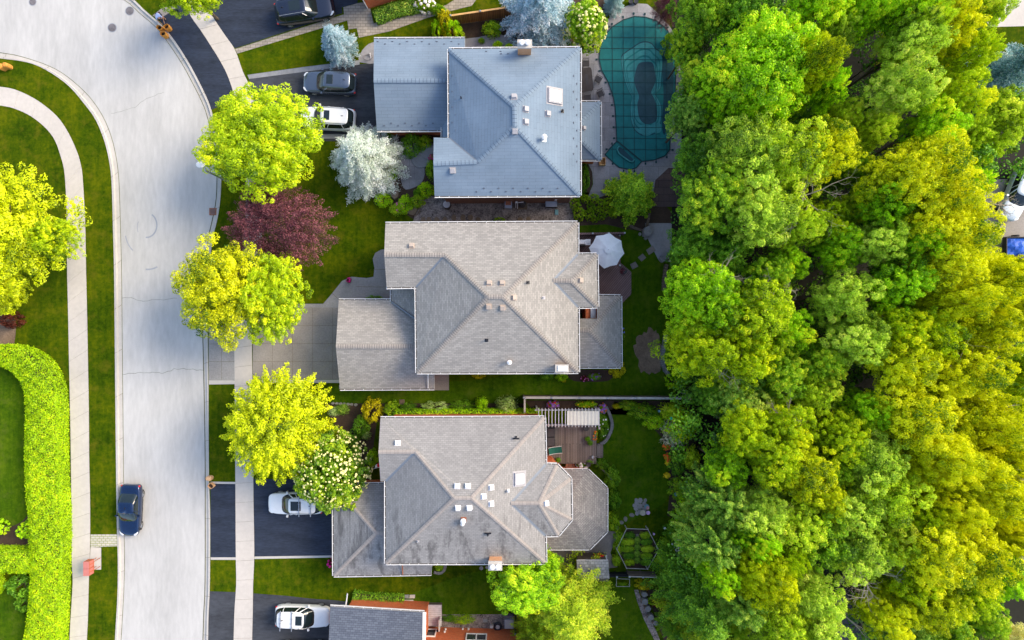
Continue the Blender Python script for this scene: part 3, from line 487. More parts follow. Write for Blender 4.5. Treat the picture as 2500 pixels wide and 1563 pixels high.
# ------------------------------------------------------------------ houses
class House:
    def __init__(s, name, label, base, cat='house'):
        s.o = P(*base); s.root = empty(name, s.o, label, cat); s.tris = []
    def add(s, mb, name, m, parent=None, **kw):
        mb.v = [Vector(v)-s.o for v in mb.v]; return mb.build(name, m, parent=parent or s.root, **kw)
    def roof(s, V, faces, eaves, mt, cap=None, ridges=(), valleys=(), name='roof', rakes=(), gut=True, label=None, capw=0.34):
        W = {k: P(*v) for k, v in V.items()}; mb = MB()
        for f in faces:
            p = [W[k] for k in f.split()]; n = Vector((0, 0, 0))
            for a, b in zip(p, p[1:]+p[:1]): n += a.cross(b)
            if n.z < 0: p = p[::-1]
            mb.face(p); mb.face([q-Vector((0, 0, .16)) for q in p[::-1]], m=1)
            for i in range(1, len(p)-1): s.tris.append((p[0], p[i], p[i+1]))
        for e in list(eaves)+list(rakes):
            k = e.split(); a, b = W[k[0]], W[k[1]]; d = Vector((0, 0, .17)); mb.face([a, b, b-d, a-d], m=1); 
        r = s.add(mb, name, [M[mt], M['white']], label=label)
        ctr = sum(W.values(), Vector())/len(W)
        for e in eaves:
            if not gut: break
            k = e.split(); a, b = W[k[0]], W[k[1]]; d = (b-a).normalized(); n = Vector((-d.y, d.x, 0)).normalized()
            if n.dot(a-ctr) < 0: n = -n
            g = MB(); z = Vector((0, 0, 1)); 
            def strip(o0, o1, z0, z1, m):
                p = [a+n*o0+z*z0, b+n*o0+z*z0, b+n*o1+z*z1, a+n*o1+z*z1]; g.face(p if (p[1]-p[0]).cross(p[3]-p[0]).z >= 0 else p[::-1], m=m)
            strip(0.0, .085, -.045, -.045, 1); strip(.085, .13, .006, .006, 0)
            g.face([a+n*.13-z*.12, b+n*.13-z*.12, b+n*.13+z*.006, a+n*.13+z*.006], m=0)
            g.face([a+n*.085-z*.05, b+n*.085-z*.05, b+n*.085+z*.006, a+n*.085+z*.006], m=0); g.face([a-z*.12, b-z*.12, b+n*.13-z*.12, a+n*.13-z*.12], m=0)
            L_ = (b-a).length; k_ = max(1, int(L_/0.72))
            for i in range(k_): q = a+(b-a)*((i+.5)/k_); g.box(q+n*.05-z*.03, (.03, .09, .034) if abs(d.x) > .7 else (.09, .03, .034), m=0)
            s.add(g, 'gutter', [M['white'], M['trough']], parent=r)
        def line(e, wd, up, m, nm, cross=True):
            k = e.split(); a, b = W[k[0]], W[k[1]]; d = (b-a).normalized(); sd = d.cross(Vector((0, 0, 1))).normalized(); L_ = (b-a).length
            c = a+Vector((0, 0, up)); e_ = b+Vector((0, 0, up)); drop = Vector((0, 0, -0.5*wd*(0.30 if nm == 'ridge_cap' else -.12)))
            g = MB()
            for sg in (1, -1):
                o = sd*sg*wd/2+drop; p = [c, e_, e_+o, c+o]; uv = [(0.1, 0), (0.1, L_), (wd/2+.1, L_), (wd/2+.1, 0)]
                if (p[1]-p[0]).cross(p[3]-p[0]).z < 0: p = p[::-1]; uv = uv[::-1]
                g.face(p, uv)
            s.add(g, nm, m, parent=r)
        for e in ridges: line(e, capw, .055, M[cap], 'ridge_cap')
        for e in valleys: line(e, .22, .02, M['flashing'], 'valley_flashing')
        return r
    def hit(s, px, py):
        o = Vector((0, 0, H)); d = (P(px, py, 0)-o).normalized(); best = None
        for t in s.tris:
            q = intersect_ray_tri(t[0], t[1], t[2], d, o, True)
            if q is not None and (best is None or q.z > best[0].z): best = (q, (t[1]-t[0]).cross(t[2]-t[0]).normalized())
        return best or (P(px, py, 6), Vector((0, 0, 1)))
    def frame(s, px, py):
        q, n = s.hit(px, py); n = n if n.z > 0 else -n
        u = Vector((0, 0, 1)).cross(n); u = u.normalized() if u.length > .05 else Vector((1, 0, 0)); v = n.cross(u)
        Mx = Matrix((u, v, n)).transposed().to_4x4(); Mx.translation = q; return Mx
    def vent(s, par, pxs, m='vent_grey', size=0.40, h=0.2, name='roof_vent'):
        for px, py in pxs:
            T = s.frame(px, py); g = MB(); g.box(0, (size*1.22, size*1.22, .03), M4=T); g.box(0, (size, size, h), top=.86, M4=T @ Matrix.Translation((0, 0, .02)))
            g.box(0, (size*.7, .02, h*.5), m=1, M4=T @ Matrix.Translation((0, -size/2-.01, .04))); s.add(g, name, [M[m], M['black']], parent=par)
    def pipe(s, par, pxs, m='black', r=0.055, h=.4, base=.26, cap=None, name='vent_pipe'):
        for px, py in pxs:
            q, n = s.hit(px, py); g = MB(); T = s.frame(px, py); g.box(0, (base, base, .025), M4=T, m=0)
            g.tube(q, q+Vector((0, 0, h)), r, r, 10)
            if cap: g.lathe(q+Vector((0, 0, h)), [(r*1.0, 0), (r*1.9, .02), (r*1.9, .12), (r*.5, .2)], 12, m=1)
            s.add(g, name, [M[m], M[cap or m]], parent=par)
    def guards(s, par, pxs):
        for px, py in pxs:
            T = s.frame(px, py); g = MB(); g.box(0, (.16, .03, .05), M4=T); g.box(0, (.03, .14, .02), M4=T); s.add(g, 'snow_guard', M['snowg'], parent=par)
    def skylight(s, px, py, wd, hg, m='glasswhite', rz=0):
        T = s.frame(px, py); g = MB(); t = .07
        for c, d in (((0, -hg/2), (wd+t, t)), ((0, hg/2), (wd+t, t)), ((-wd/2, 0), (t, hg-t)), ((wd/2, 0), (t, hg-t))): g.box(0, (d[0], d[1], .16), M4=T @ Matrix.Translation((c[0], c[1], 0)))
        g.box(0, (wd+.3, hg+.3, .02), M4=T)
        f = s.add(g, 'skylight', M['vent_grey']); g = MB(); g.box(0, (wd-t, hg-t, .10), top=.9, M4=T @ Matrix.Translation((0, 0, .08))); s.add(g, 'pane', M[m], parent=f)
    def walls(s, pxs, zt, m='brick', d=0.42, name='wall'):
        p = inset([P(x, y, zt) for x, y in pxs], d); g = MB(); g.prism(p, 0, zt-.17); w_ = s.add(g, name, M[m]); s.wp = p; return w_
    def win(s, a, b, t, z, wd, hg, door=False, nm='window'):
        """window on the wall from inset corner a to b (indices), t along it"""
        A, B = s.wp[a], s.wp[b]; d = (B-A).normalized(); n = Vector((d.y, -d.x, 0)); c = A+(B-A)*t+n*.0+Vector((0, 0, z))
        T = Matrix((d, n, Vector((0, 0, 1)))).transposed().to_4x4(); T.translation = c; g = MB(); k = .09
        for cx, cz, dx, dz in ((0, 0, wd, k), (0, hg-k, wd, k), (-wd/2+k/2, k, k, hg-2*k), (wd/2-k/2, k, k, hg-2*k)): g.box(0, (dx, .12, dz), M4=T @ Matrix.Translation((cx, .03, cz)))
        if wd > 1.2 and not door: g.box(0, (k, .11, hg-2*k), M4=T @ Matrix.Translation((0, .03, k)))
        f = s.add(g, 'garage_door' if door else nm, M['white']); g = MB(); g.box(0, (wd-2*k, .04, hg-2*k), M4=T @ Matrix.Translation((0, .03, k))); s.add(g, 'door_panel' if door else 'pane', M['white'] if door else M['glass'], parent=f)
    def chimney(s, px, py, wd, dp, ztop, m='brick_tan', pots=2, capm='vent_white', zb=0.0, flat=False):
        """px,py = centre of the cap as seen in the photograph"""
        c = P(px, py, ztop); g = MB(); g.box((c.x, c.y, zb), (wd, dp, ztop-.12-zb)); ch = s.add(g, 'chimney', M[m])
        g = MB(); g.box((c.x, c.y, ztop-.12), (wd+.1, dp+.1, .12)); s.add(g, 'chimney_cap', M['kerb'], parent=ch)
        if flat: g = MB(); g.box((c.x+.05, c.y, ztop), (wd*.82, dp*.78, .08), top=.95); s.add(g, 'flue_cover', M[capm], parent=ch)
        else:
            for i in range(pots):
                x = c.x+(i-(pots-1)/2)*wd*.42; g = MB(); g.lathe((x, c.y, ztop), [(.15, 0), (.15, .22), (.2, .24), (.2, .30), (.06, .36)], 16); s.add(g, 'flue_pot', M[capm], parent=ch)
M['snowg'] = plain('snow_guard_metal', (0.11, 0.13, 0.17), 0.6)

# --- blue roofed house
h = House('brick_house', 'brick house with blue grey shingle roof beside the covered pool', (1256, 300))
E = 5.6; T_ = 8.3
V = dict(nw=(1096,120,E), ne=(1416,117,E), se=(1416,477,E), sw=(1061,479,E), wl=(1059,336,E), wj=(1097,337,E), rt=(1256,260,T_), rb=(1257,308,T_), j=(1166,395,E+1.37), g=(1058,400,E+1.32))
h.walls([(1096,120),(1416,117),(1416,477),(1061,479),(1059,336),(1097,337)], E, 'brick_dark')
g = MB(); a, b, c = P(1059,336,E), P(1061,479,E), P(1058,400,E+1.32); q = Vector((.42, 0, -.17)); g.face([a+q+Vector((0, -.4, 0)), c+q, b+q+Vector((0, .4, 0))]); h.add(g, 'gable_wall', M['brick'])
r = h.roof(V, ['nw ne rt','ne se rb rt','se sw g j rb','nw rt rb j wj','wj j g wl'], ['nw ne','ne se','se sw','wl wj','wj nw'], 'sh_blue', 'cap_blue', ['nw rt','ne rt','rt rb','se rb','j rb','g j'], ['wj j'], rakes=['sw g','g wl'])
h.vent(r, [(1255,238),(1283,267),(1283,298),(1257,320),(1337,278),(1105,416)]); h.pipe(r, [(1126,241),(1373,272)]); h.pipe(r, [(1328,340)], 'white', .11, .55, .4, 'white', 'flue_pipe')
h.guards(r, [(1187+i*36,126 if i % 2 == 0 else 132) for i in range(2)]+[(1222,126),(1240,132)]+[(1163+i*18, 468 if i % 2 == 0 else 460) for i in range(12)]+[(1104 if i % 2 == 0 else 1112, 186+i*19) for i in range(8)]+[(1400 if i % 2 == 0 else 1408, 186+i*19) for i in range(12)])
for i, k in enumerate(((0, 1), (0, 1), (1, 2), (1, 2))): pass
h.skylight(1354, 235, 1.05, 1.15)
G = 3.0
h.walls([(913,95),(1136,94),(1136,317),(920,318)], G, 'brick', name='garage_wall'); gw = h.wp
h.win(3, 0, .5, 0, 4.8, 2.2, door=True)
V = dict(nw=(913,95,G), ne=(1135,94,G), se=(1079,318,G), sw=(920,319,G), w=(912,197,4.75), e=(1135,197,4.75), c=(1135,318,G))
g = MB()
q = Vector((.42, 0, -.17)); g.face([P(920,318,G)+q+Vector((0, .4, 0)), P(913,95,G)+q-Vector((0, .4, 0)), P(912,197,4.75)+q]); h.add(g, 'gable_wall', M['brick'])
r = h.roof(V, ['nw ne e w','w e c sw'], ['nw ne','sw se'], 'sh_blue', 'cap_blue', ['w e'], (), 'garage_roof', ['sw w','w nw','ne e'])
h.guards(r, [(922+i*18, 102 if i % 2 == 0 else 108) for i in range(12)]+[(938+i*17, 307 if i % 2 == 0 else 301) for i in range(8)])
V = dict(a=(1080,300,G+.1), b=(1110,262,G+.9), c=(1110,335,G+.9), d=(1080,335,G+.1)); h.roof(V, ['a b c d'], ['a d'], 'sh_blue', None, name='porch_roof')
V = dict(nw=(1400,249,2.75), ne=(1465,249,2.75), se=(1466,390,2.75), sw=(1400,390,2.75), a=(1416,300,3.95), b=(1416,340,3.95), a2=(1400,300,3.95), b2=(1400,340,3.95))
h.walls([(1405,249),(1465,249),(1466,390),(1405,390)], 2.75, 'brick', .3, 'bay_wall'); h.win(1, 2, .5, .7, 2.6, 1.5)
r = h.roof(V, ['nw ne a a2','ne se b a','se sw b2 b'], ['nw ne','ne se','se sw'], 'sh_blue', 'cap_blue', ['ne a','se b'], name='bay_roof'); h.vent(r, [(1424,313)], size=.3)
h.chimney(1281,107,1.0,.55,7.35,'brick_tan')
for i, (x, z) in enumerate(((1180, 3.2), (1320, 3.2))): pass
h.wp = inset([P(x, y, E) for x, y in [(1096,120),(1416,117),(1416,477),(1061,479),(1059,336),(1097,337)]], .42)
for t in (.25, .6): h.win(0, 1, t, 3.4, 1.4, 1.3)
h.win(1, 2, .3, 3.4, 1.6, 1.3); h.win(1, 2, .75, 3.4, 1.4, 1.3); h.win(3, 4, .45, 3.3, 1.6, 1.3)
H1 = h

# --- taupe roofed house
h = House('brick_house', 'brick house with taupe shingle roof in the middle of the picture', (1200, 730))
V = dict(nw=(941,546,E), ne=(1410,543,E), e1=(1410,621,E), e2=(1457,621,E), e3=(1459,749,E), e4=(1411,750,E), se=(1412,909,E), sw=(1018,910,E), wj=(1016,701,E), wl=(944,702,E),
         g=(938,622,6.85), j=(1086,623,6.85), ra=(1192,725,8.4), rb=(1228,725,8.4), m=(1350,685,6.55), p=(1396,686,6.55))
h.walls([(941,546),(1410,543),(1410,621),(1457,621),(1459,749),(1411,750),(1412,909),(1018,910),(1016,701),(944,702)], E, 'brick_dark')
for a in ((0, 1, .35), (0, 1, .7), (6, 7, .3), (6, 7, .6), (3, 4, .5), (9, 0, .4)): pass
h.win(9, 0, .5, 3.4, 1.8, 1.3); h.win(9, 0, .5, .8, 2.2, 1.5)
h.win(6, 7, .35, 3.4, 1.2, 1.2); h.win(6, 7, .7, 3.4, 1.2, 1.2); h.win(2, 3, .5, 3.3, .9, 1.2)
g = MB(); q = Vector((.42, 0, -.17)); g.face([P(941,546,E)+q-Vector((0, .4, 0)), P(938,622,6.85)+q, P(944,702,E)+q+Vector((0, .4, 0))][::-1]); h.add(g, 'gable_wall', M['brick'])
r = h.roof(V, ['nw ne rb ra j g','wl g j wj','wj j ra sw','sw ra rb se','ne e1 m rb','rb m e4 se','e1 e2 p m','e2 e3 p','m p e3 e4'],
           ['nw ne','ne e1','e1 e2','e2 e3','e3 e4','e4 se','se sw','sw wj','wj wl'], 'sh_taupe', 'cap_taupe', ['g j','j ra','ra rb','ne rb','se rb','sw ra','m p','e2 p','e3 p'], ['wj j','e1 m','e4 m'], rakes=['wl g','g nw'])
h.vent(r, [(1005,601),(1194,692),(1226,692),(1254,727),(1193,748),(1227,751),(1417,685)], 'vent_tan', .36, .2); h.pipe(r, [(1289,690),(1188,831)]); h.pipe(r, [(1327,727)], 'vent_grey', .05, .2)
h.pipe(r, [(1244,884)], 'rust', .10, .4, .3, 'white', 'flue_pipe')
h.chimney(1372,900,.92,.5,6.6,'brick_tan', flat=True, capm='glasswhite')
V = dict(nw=(827,733,G), ne=(956,733,G), c=(1050,733,G), se=(1060,949,G), sw=(830,950,G), w=(820,846,4.7), e=(1050,846,4.7), s2=(1060,880,G+1.2))
h.walls([(827,733),(1040,733),(1060,949),(830,950)], G, 'brick', .4, 'garage_wall'); h.win(3, 0, .5, 0, 4.9, 2.2, door=True)
g = MB(); g.face([P(827,733,G)+q-Vector((0, .4, 0)), P(820,846,4.7)+q, P(830,950,G)+q+Vector((0, .4, 0))][::-1]); h.add(g, 'gable_wall', M['brick'])
r = h.roof(V, ['nw c e w','w e s2 se sw'], ['nw ne','se sw'], 'sh_taupe', 'cap_taupe', ['w e'], name='garage_roof', rakes=['sw w','w nw','se s2'])
g = MB(); a, b = P(1045,908,4.0), P(1045,948,3.12); g.tube(a, b, .04, n=6); h.add(g, 'downspout', M['white'])
V = dict(a=(956,701,G+.02), b=(1030,690,G+1.4), c=(1030,790,G+1.4), d=(956,737,G+.1)); r = h.roof(V, ['a b c d'], ['a d'], 'sh_taupe', None, name='porch_roof')
g = MB(); g.tube(P(956,737,G+.16), P(1026,787,G+1.42), .09, n=5); h.add(g, 'valley_flashing', M['flashing'], parent=r)
g = MB(); g.box(P(962,708), (.2, .2, G)); h.add(g, 'porch_post', M['white'])
V = dict(n1=(1458,722,2.8), ne=(1515,723,2.8), se=(1516,896,2.8), sw=(1404,896,2.8), p=(1439,807,4.15), w=(1404,807,4.15), k=(1404,778,3.72), k2=(1458,778,3.7))
h.walls([(1420,722),(1515,722),(1516,896),(1420,896)], 2.8, 'brick', .35, 'extension_wall'); h.win(1, 2, .5, .7, 3.0, 1.5)
r = h.roof(V, ['n1 ne p k2','k2 p w k','ne se p','se sw w p'], ['n1 ne','ne se','se sw'], 'sh_taupe', 'cap_taupe', ['ne p','se p','w p'], name='extension_roof')
g = MB(); g.box(P(1448,764,2.7), (.42, .85, .08)); h.add(g, 'porch_panel', M['white'])
H2 = h

# --- weathered roof house
h = House('brick_house', 'brick house with weathered grey shingle roof and octagonal bay', (1150, 1200))
E = 5.5
V = dict(nw=(929,1021,E), ne=(1329,1019,E), e1=(1332,1134,E), b1=(1360,1135,E), b2=(1393,1169,E), b3=(1395,1269,E), b4=(1363,1307,E), e2=(1331,1308,E), se=(1332,1375,E), sw=(942,1376,E), wj=(942,1175,E), wl=(929,1176,E),
         g=(924,1104,6.7), j=(1014,1103,6.7), ra=(1109,1217,8.1), rb=(1151,1216,8.1), m=(1247,1229,6.75), p=(1316,1229,6.75))
h.walls([(929,1021),(1329,1019),(1332,1134),(1360,1135),(1393,1169),(1395,1269),(1363,1307),(1331,1308),(1332,1375),(942,1376),(942,1175),(929,1176)], E, 'brick', .35)
g = MB(); g.face([P(929,1021,E)+q-Vector((0, .3, 0)), P(924,1104,6.7)+q, P(929,1176,E)+q+Vector((0, .3, 0))][::-1]); h.add(g, 'gable_wall', M['brick'])
r = h.roof(V, ['nw ne rb ra j g','wl g j wj','wj j ra sw','sw ra rb se','ne e1 m rb','rb m e2 se','e1 b1 p m','b1 b2 p','b2 b3 p','b3 b4 p','b4 e2 m p'],
           ['nw ne','ne e1','e1 b1','b1 b2','b2 b3','b3 b4','b4 e2','e2 se','se sw','sw wj'], 'sh_grey', 'cap_grey', ['g j','j ra','ra rb','ne rb','se rb','sw ra','m p','b1 p','b2 p','b3 p','b4 p'], ['wj j','e1 m','e2 m'], rakes=['wl g','g nw','wj wl'], capw=.30)
h.win(0, 1, .3, 3.4, 1.2, 1.2); h.win(0, 1, .7, 3.4, 1.2, 1.2); h.win(8, 9, .3, 3.4, 1.2, 1.2); h.win(1, 2, .4, .5, 1.6, 1.9)
h.vent(r, [(1116,1187),(1142,1187),(1199,1190),(1180,1212),(1199,1230),(1118,1239),(1146,1239),(1333,1229),(971,1082)], 'vent_white', .36, .2)
h.skylight(1268, 1169, .9, .8)
for px, py, dy in ((1260,1068,-1), (1191,1304,1)):
    T = h.frame(px, py); g = MB(); g.box(0, (.52, .10, .06), M4=T @ Matrix.Translation((0, 0.10, .02))); g.box(0, (.14, .2, .06), M4=T); g.tube(T.translation, T.translation+Vector((0, 0, .4)), .06, n=10); h.add(g, 'vent_pipe', M['black'], parent=r)
h.pipe(r, [(1132,1268)], 'rust', .11, .4, .42, 'white', 'flue_pipe'); h.pipe(r, [(1130,1276)], 'rust', .08, .3, .2, 'white', 'flue_pipe'); h.pipe(r, [(1241,1197)], 'vent_white', .06, .2, .2, 'vent_white'); h.pipe(r, [(1021,1321)], 'vent_grey', .05, .3, .2)
h.chimney(1209,1382,.95,.6,6.9,'brick_tan')
V = dict(nw=(814,1182,2.9), ne=(960,1182,2.9), c=(1060,1182,2.9), se=(1053,1402,2.9), sw=(815,1406,2.9), p=(918,1302,4.5), n=(860,1235,3.6), e=(1060,1302,4.5))
h.walls([(814,1182),(1040,1182),(1053,1402),(815,1406)], 2.9, 'brick', .35, 'garage_wall'); h.win(3, 0, .5, 0, 4.8, 2.2, door=True)
r = h.roof(V, ['nw c e p','nw p sw','sw p e se'], ['nw ne','nw sw','sw se'], 'sh_grey', 'cap_grey', ['sw p','nw p','p e'], name='garage_roof', capw=.30)
g = MB(); g.tube(P(982,1376,3.75), P(983,1402,3.0), .05, n=6); h.add(g, 'downspout', M['rust'])
EO = 2.7
V = dict(a=(1333,1148,EO), b=(1435,1148,EO), c=(1481,1192,EO), d=(1481,1298,EO), e=(1439,1340,EO), f=(1333,1340,EO), s=(1333,1222,4.0), p=(1382,1222,4.05), a2=(1333,1148,EO))
h.walls([(1333,1148),(1435,1148),(1481,1192),(1481,1298),(1439,1340),(1333,1340)], EO, 'brick', .3, 'bay_wall'); h.win(2, 3, .5, .6, 2.4, 1.6); h.win(1, 2, .5, .6, 1.2, 1.6)
r = h.roof(V, ['a b p s','b c p','c d p','d e p','e f s p'], ['a b','b c','c d','d e','e f'], 'sh_grey2', None, name='bay_roof') if 'sh_grey2' in M else None
H3 = h
# --- red brick house at the bottom edge
h = House('brick_house', 'red brick house with slate blue roof at the bottom edge', (1000, 1600))
def pxw(x, y): return P(x, y, 0)
g = MB(); g.prism([P(842,1496,G), P(1036,1508,G), P(1036,1900,G), P(842,1900,G)], 0, G-.17); h.add(g, 'garage_wall', M['brick'])
h.wp = ccw([P(842,1496,G), P(1036,1508,G), P(1036,1900,G), P(842,1900,G)])
V = dict(nw=(806,1481,G), ne=(1036,1495,G), se=(1030,1910,G), sw=(800,1900,G), w=(798,1690,4.9), e=(1033,1700,4.9))
r = h.roof(V, ['nw ne e w','w e se sw'], ['nw ne','se sw'], 'sh_dark', None, rakes=['sw w','w nw','ne e','e se'], name='garage_roof')
g = MB(); a, b = P(1036,1495,G+.03), P(1033,1700,4.93)
d = Vector((.13, 0, 0)); g.face([a-d, a+d, b+d, b-d][::1]); g.face([a+d-Vector((0, 0, .2)), b+d-Vector((0, 0, .2)), b+d, a+d]); h.add(g, 'rake_board', M['white'], parent=r)
# main two storey wall (its top leans out of the frame)
w0, w1 = P(1036,1530), P(1400,1540); zt = 5.4
g = MB(); dn = Vector((0, -11, 0)); p = ccw([w0, w1, w1+dn, w0+dn]); g.prism(p, 0, zt); h.add(g, 'wall', M['brick'])
h.wp = ccw([Vector(w0), Vector(w1), Vector(w1)+dn, Vector(w0)+dn])
# index of top side after ccw: find
def side(h, a, b):
    for i in range(4):
        A, B = h.wp[i], h.wp[(i+1) % 4]
        if min((A-a).length+(B-b).length, (A-b).length+(B-a).length) < .01: return i, (i+1) % 4, (A-a).length > .01
i, j, rev = side(h, Vector(w0), Vector(w1))
def tt(x, zc): 
    q = P(x, 1552, zc); t = (q.x-w0.x)/(w1.x-w0.x); return 1-t if rev else t
h.win(i, j, tt(1163, 1.6), 1.1, 1.75, 1.2); h.win(i, j, tt(1052, 1.1), .5, .9, 1.3)
h.win(i, j, tt(1250, 4), 3.6, 1.5, 1.2)
V = dict(nw=(1000,1597,zt), ne=(1452,1606,zt), se=(1452,2000,zt), sw=(1000,2000,zt), a=(1190,1810,7.6), b=(1290,1810,7.6))
h.roof(V, ['nw ne b a','ne se b','se sw a b','sw nw a'], ['nw ne','ne se','sw nw'], 'sh_dark', None)
for x, z in ((1086, .9), (1088, .45), (1130, .3), (1144, .3)):
    g = MB(); q = P(x, 1532, z); q.y = w0.y+(q.x-w0.x)/(w1.x-w0.x)*(w1.y-w0.y); g.box((q.x, q.y+.07, z), (.16, .13, .16), top=.7); h.add(g, 'wall_vent', M['white'])
g = MB(); q = P(1068, 1550, .9); q.y = w0.y; g.tube((q.x, q.y, .9), (q.x, q.y+.15, .9), .07, n=8); h.add(g, 'wall_pipe', M['black'])
g = MB(); q0 = P(993, 1485, 1.2); g.box((q0.x, q0.y-.05, .0), (.95, .10, 2.0)); h.add(g, 'side_door', M['white'])
# lamp bracket / flag pole at garage corner
g = MB(); a = P(843, 1484, 2.2); g.tube(a, a+Vector((.15, .7, .15)), .07, .05); g.tube(a+Vector((.15, .7, .15)), a+Vector((.25, 1.3, .3)), .05, .04); g.box(a+Vector((-.25, -.05, -.3)), (.5, .35, .2)); h.add(g, 'corner_bracket', M['white'])
# --- house at the top edge
h = House('brick_house', 'brick house corner with white gutter at the top edge', (960, -60))
a0, a1 = P(899,22), P(1015,-14); d = (a1-a0).normalized(); n = Vector((-d.y, d.x, 0)); a1 = a0+d*9
pts = [a0, a1, a1+n*9, a0+n*9]; g = MB(); g.prism(pts, 0, 3.4); h.add(g, 'wall', M['brick'])
def wz(p, z): return Vector((p.x, p.y, z))
o_ = [a0-d*.9-n*.28, a1+d*.5-n*.28, a1+d*.5+n*9.3, a0-d*.9+n*9.3]; rf = MB(); zc = 3.4
c = sum(o_, Vector())/4; rr = [c-d*2, c+d*2]
e = [wz(p, zc) for p in o_]; t = [wz(p, 5.6) for p in rr]
rf.face([e[0], e[1], t[1], t[0]]); rf.face([e[1], e[2], t[1]]); rf.face([e[2], e[3], t[0], t[1]]); rf.face([e[3], e[0], t[0]]); rf.face(e[::-1], m=1)
r = h.add(rf, 'roof', [M['sh_taupe'], M['white']])
for p, q in ((e[0], e[1]), (e[3], e[0])):
    gg = MB(); dd = (q-p).normalized(); nn = Vector((dd.y, -dd.x, 0)); gg.face([p, q, q+nn*.16, p+nn*.16][::-1] if False else [p+nn*.16, q+nn*.16, q, p]); gg.face([p+nn*.16-Vector((0, 0, .14)), q+nn*.16-Vector((0, 0, .14)), q+nn*.16, p+nn*.16]); h.add(gg, 'gutter', M['white'], parent=r)
g = MB(); g.tube(e[0]+d*.8+Vector((0, 0, -.2)), wz(a0, .3)+d*.0-n*.12, .045); h.add(g, 'downspout', M['white'])
# --- houses at the right edge
h = House('garden_shed', 'grey roofed building corner at the right edge', (2560, 1290), 'building')
g = MB(); a = [P(x, y, 2.8) for x, y in ((2500,1222),(2640,1222),(2640,1420),(2500,1420))]; g.prism(a, 0, 2.6); h.add(g, 'wall', M['brick_dark'])
V = dict(nw=(2478,1238,2.8), ne=(2660,1238,2.8), se=(2660,1420,2.8), sw=(2480,1265,2.8), s2=(2500,1420,2.8)); h.roof(V, ['nw ne se s2 sw'], ['nw sw'], 'sh_grey', None)
h = House('garden_shed', 'brown planked structure half hidden under yellow trees at the right edge', (2520, 1110), 'building')
g = MB(); g.prism([P(2455,1140,1.5), P(2600,1060,1.5), P(2600,1180,1.5), P(2470,1180,1.5)], 0, 1.5); h.add(g, 'deck', M['wood_grey'])
g = MB(); g.tube(P(2480,1142,1.9), P(2540,1095,1.9), .07); h.add(g, 'rail', M['white'])
# ------------------------------------------------------------------ foliage
def leafmesh(name, C, N, size, tint, asp=0.62, jit=0.75, seed=0):
    """many small leaf faces: C centres, N facing directions"""
    rg = np.random.default_rng(seed); n = len(C); N = N+rg.normal(0, jit, (n, 3))*np.array([1, 1, .8]); N /= np.linalg.norm(N, axis=1, keepdims=True)+1e-9
    r = rg.normal(0, 1, (n, 3)); T = np.cross(N, r); T /= np.linalg.norm(T, axis=1, keepdims=True)+1e-9; B = np.cross(N, T)
    s = (size*rg.uniform(.7, 1.3, n))[:, None]; bend = N*s*rg.uniform(-.25, .25, (n, 1))
    V = np.empty((n, 4, 3), np.float32); V[:, 0] = C-T*s; V[:, 1] = C-B*s*asp+bend; V[:, 2] = C+T*s; V[:, 3] = C+B*s*asp+bend
    me = bpy.data.meshes.new(name); me.vertices.add(4*n); me.vertices.foreach_set("co", V.ravel())
    me.loops.add(4*n); me.loops.foreach_set("vertex_index", np.arange(4*n, dtype=np.int32)); me.polygons.add(n)
    me.polygons.foreach_set("loop_start", np.arange(0, 4*n, 4, dtype=np.int32)); me.polygons.foreach_set("loop_total", np.full(n, 4, dtype=np.int32))
    a = me.attributes.new("tint", 'FLOAT', 'FACE'); a.data.foreach_set("value", np.clip(tint+rg.normal(0, .15, n), 0, 1).astype(np.float32)); me.update(calc_edges=True); return me
def sph(rg, n, up=-1.0):
    v = rg.normal(0, 1, (n*3, 3)); v /= np.linalg.norm(v, axis=1, keepdims=True); return v[v[:, 2] > up][:n]
def fib(n, zmin, rg, jit=.12):
    i = np.arange(n)+.5; z = 1-(1-zmin)*i/n; ph = i*2.39996; r = np.sqrt(np.maximum(0, 1-z*z))
    v = np.c_[r*np.cos(ph), r*np.sin(ph), z]+rg.normal(0, jit, (n, 3)); return v/np.linalg.norm(v, axis=1, keepdims=True)
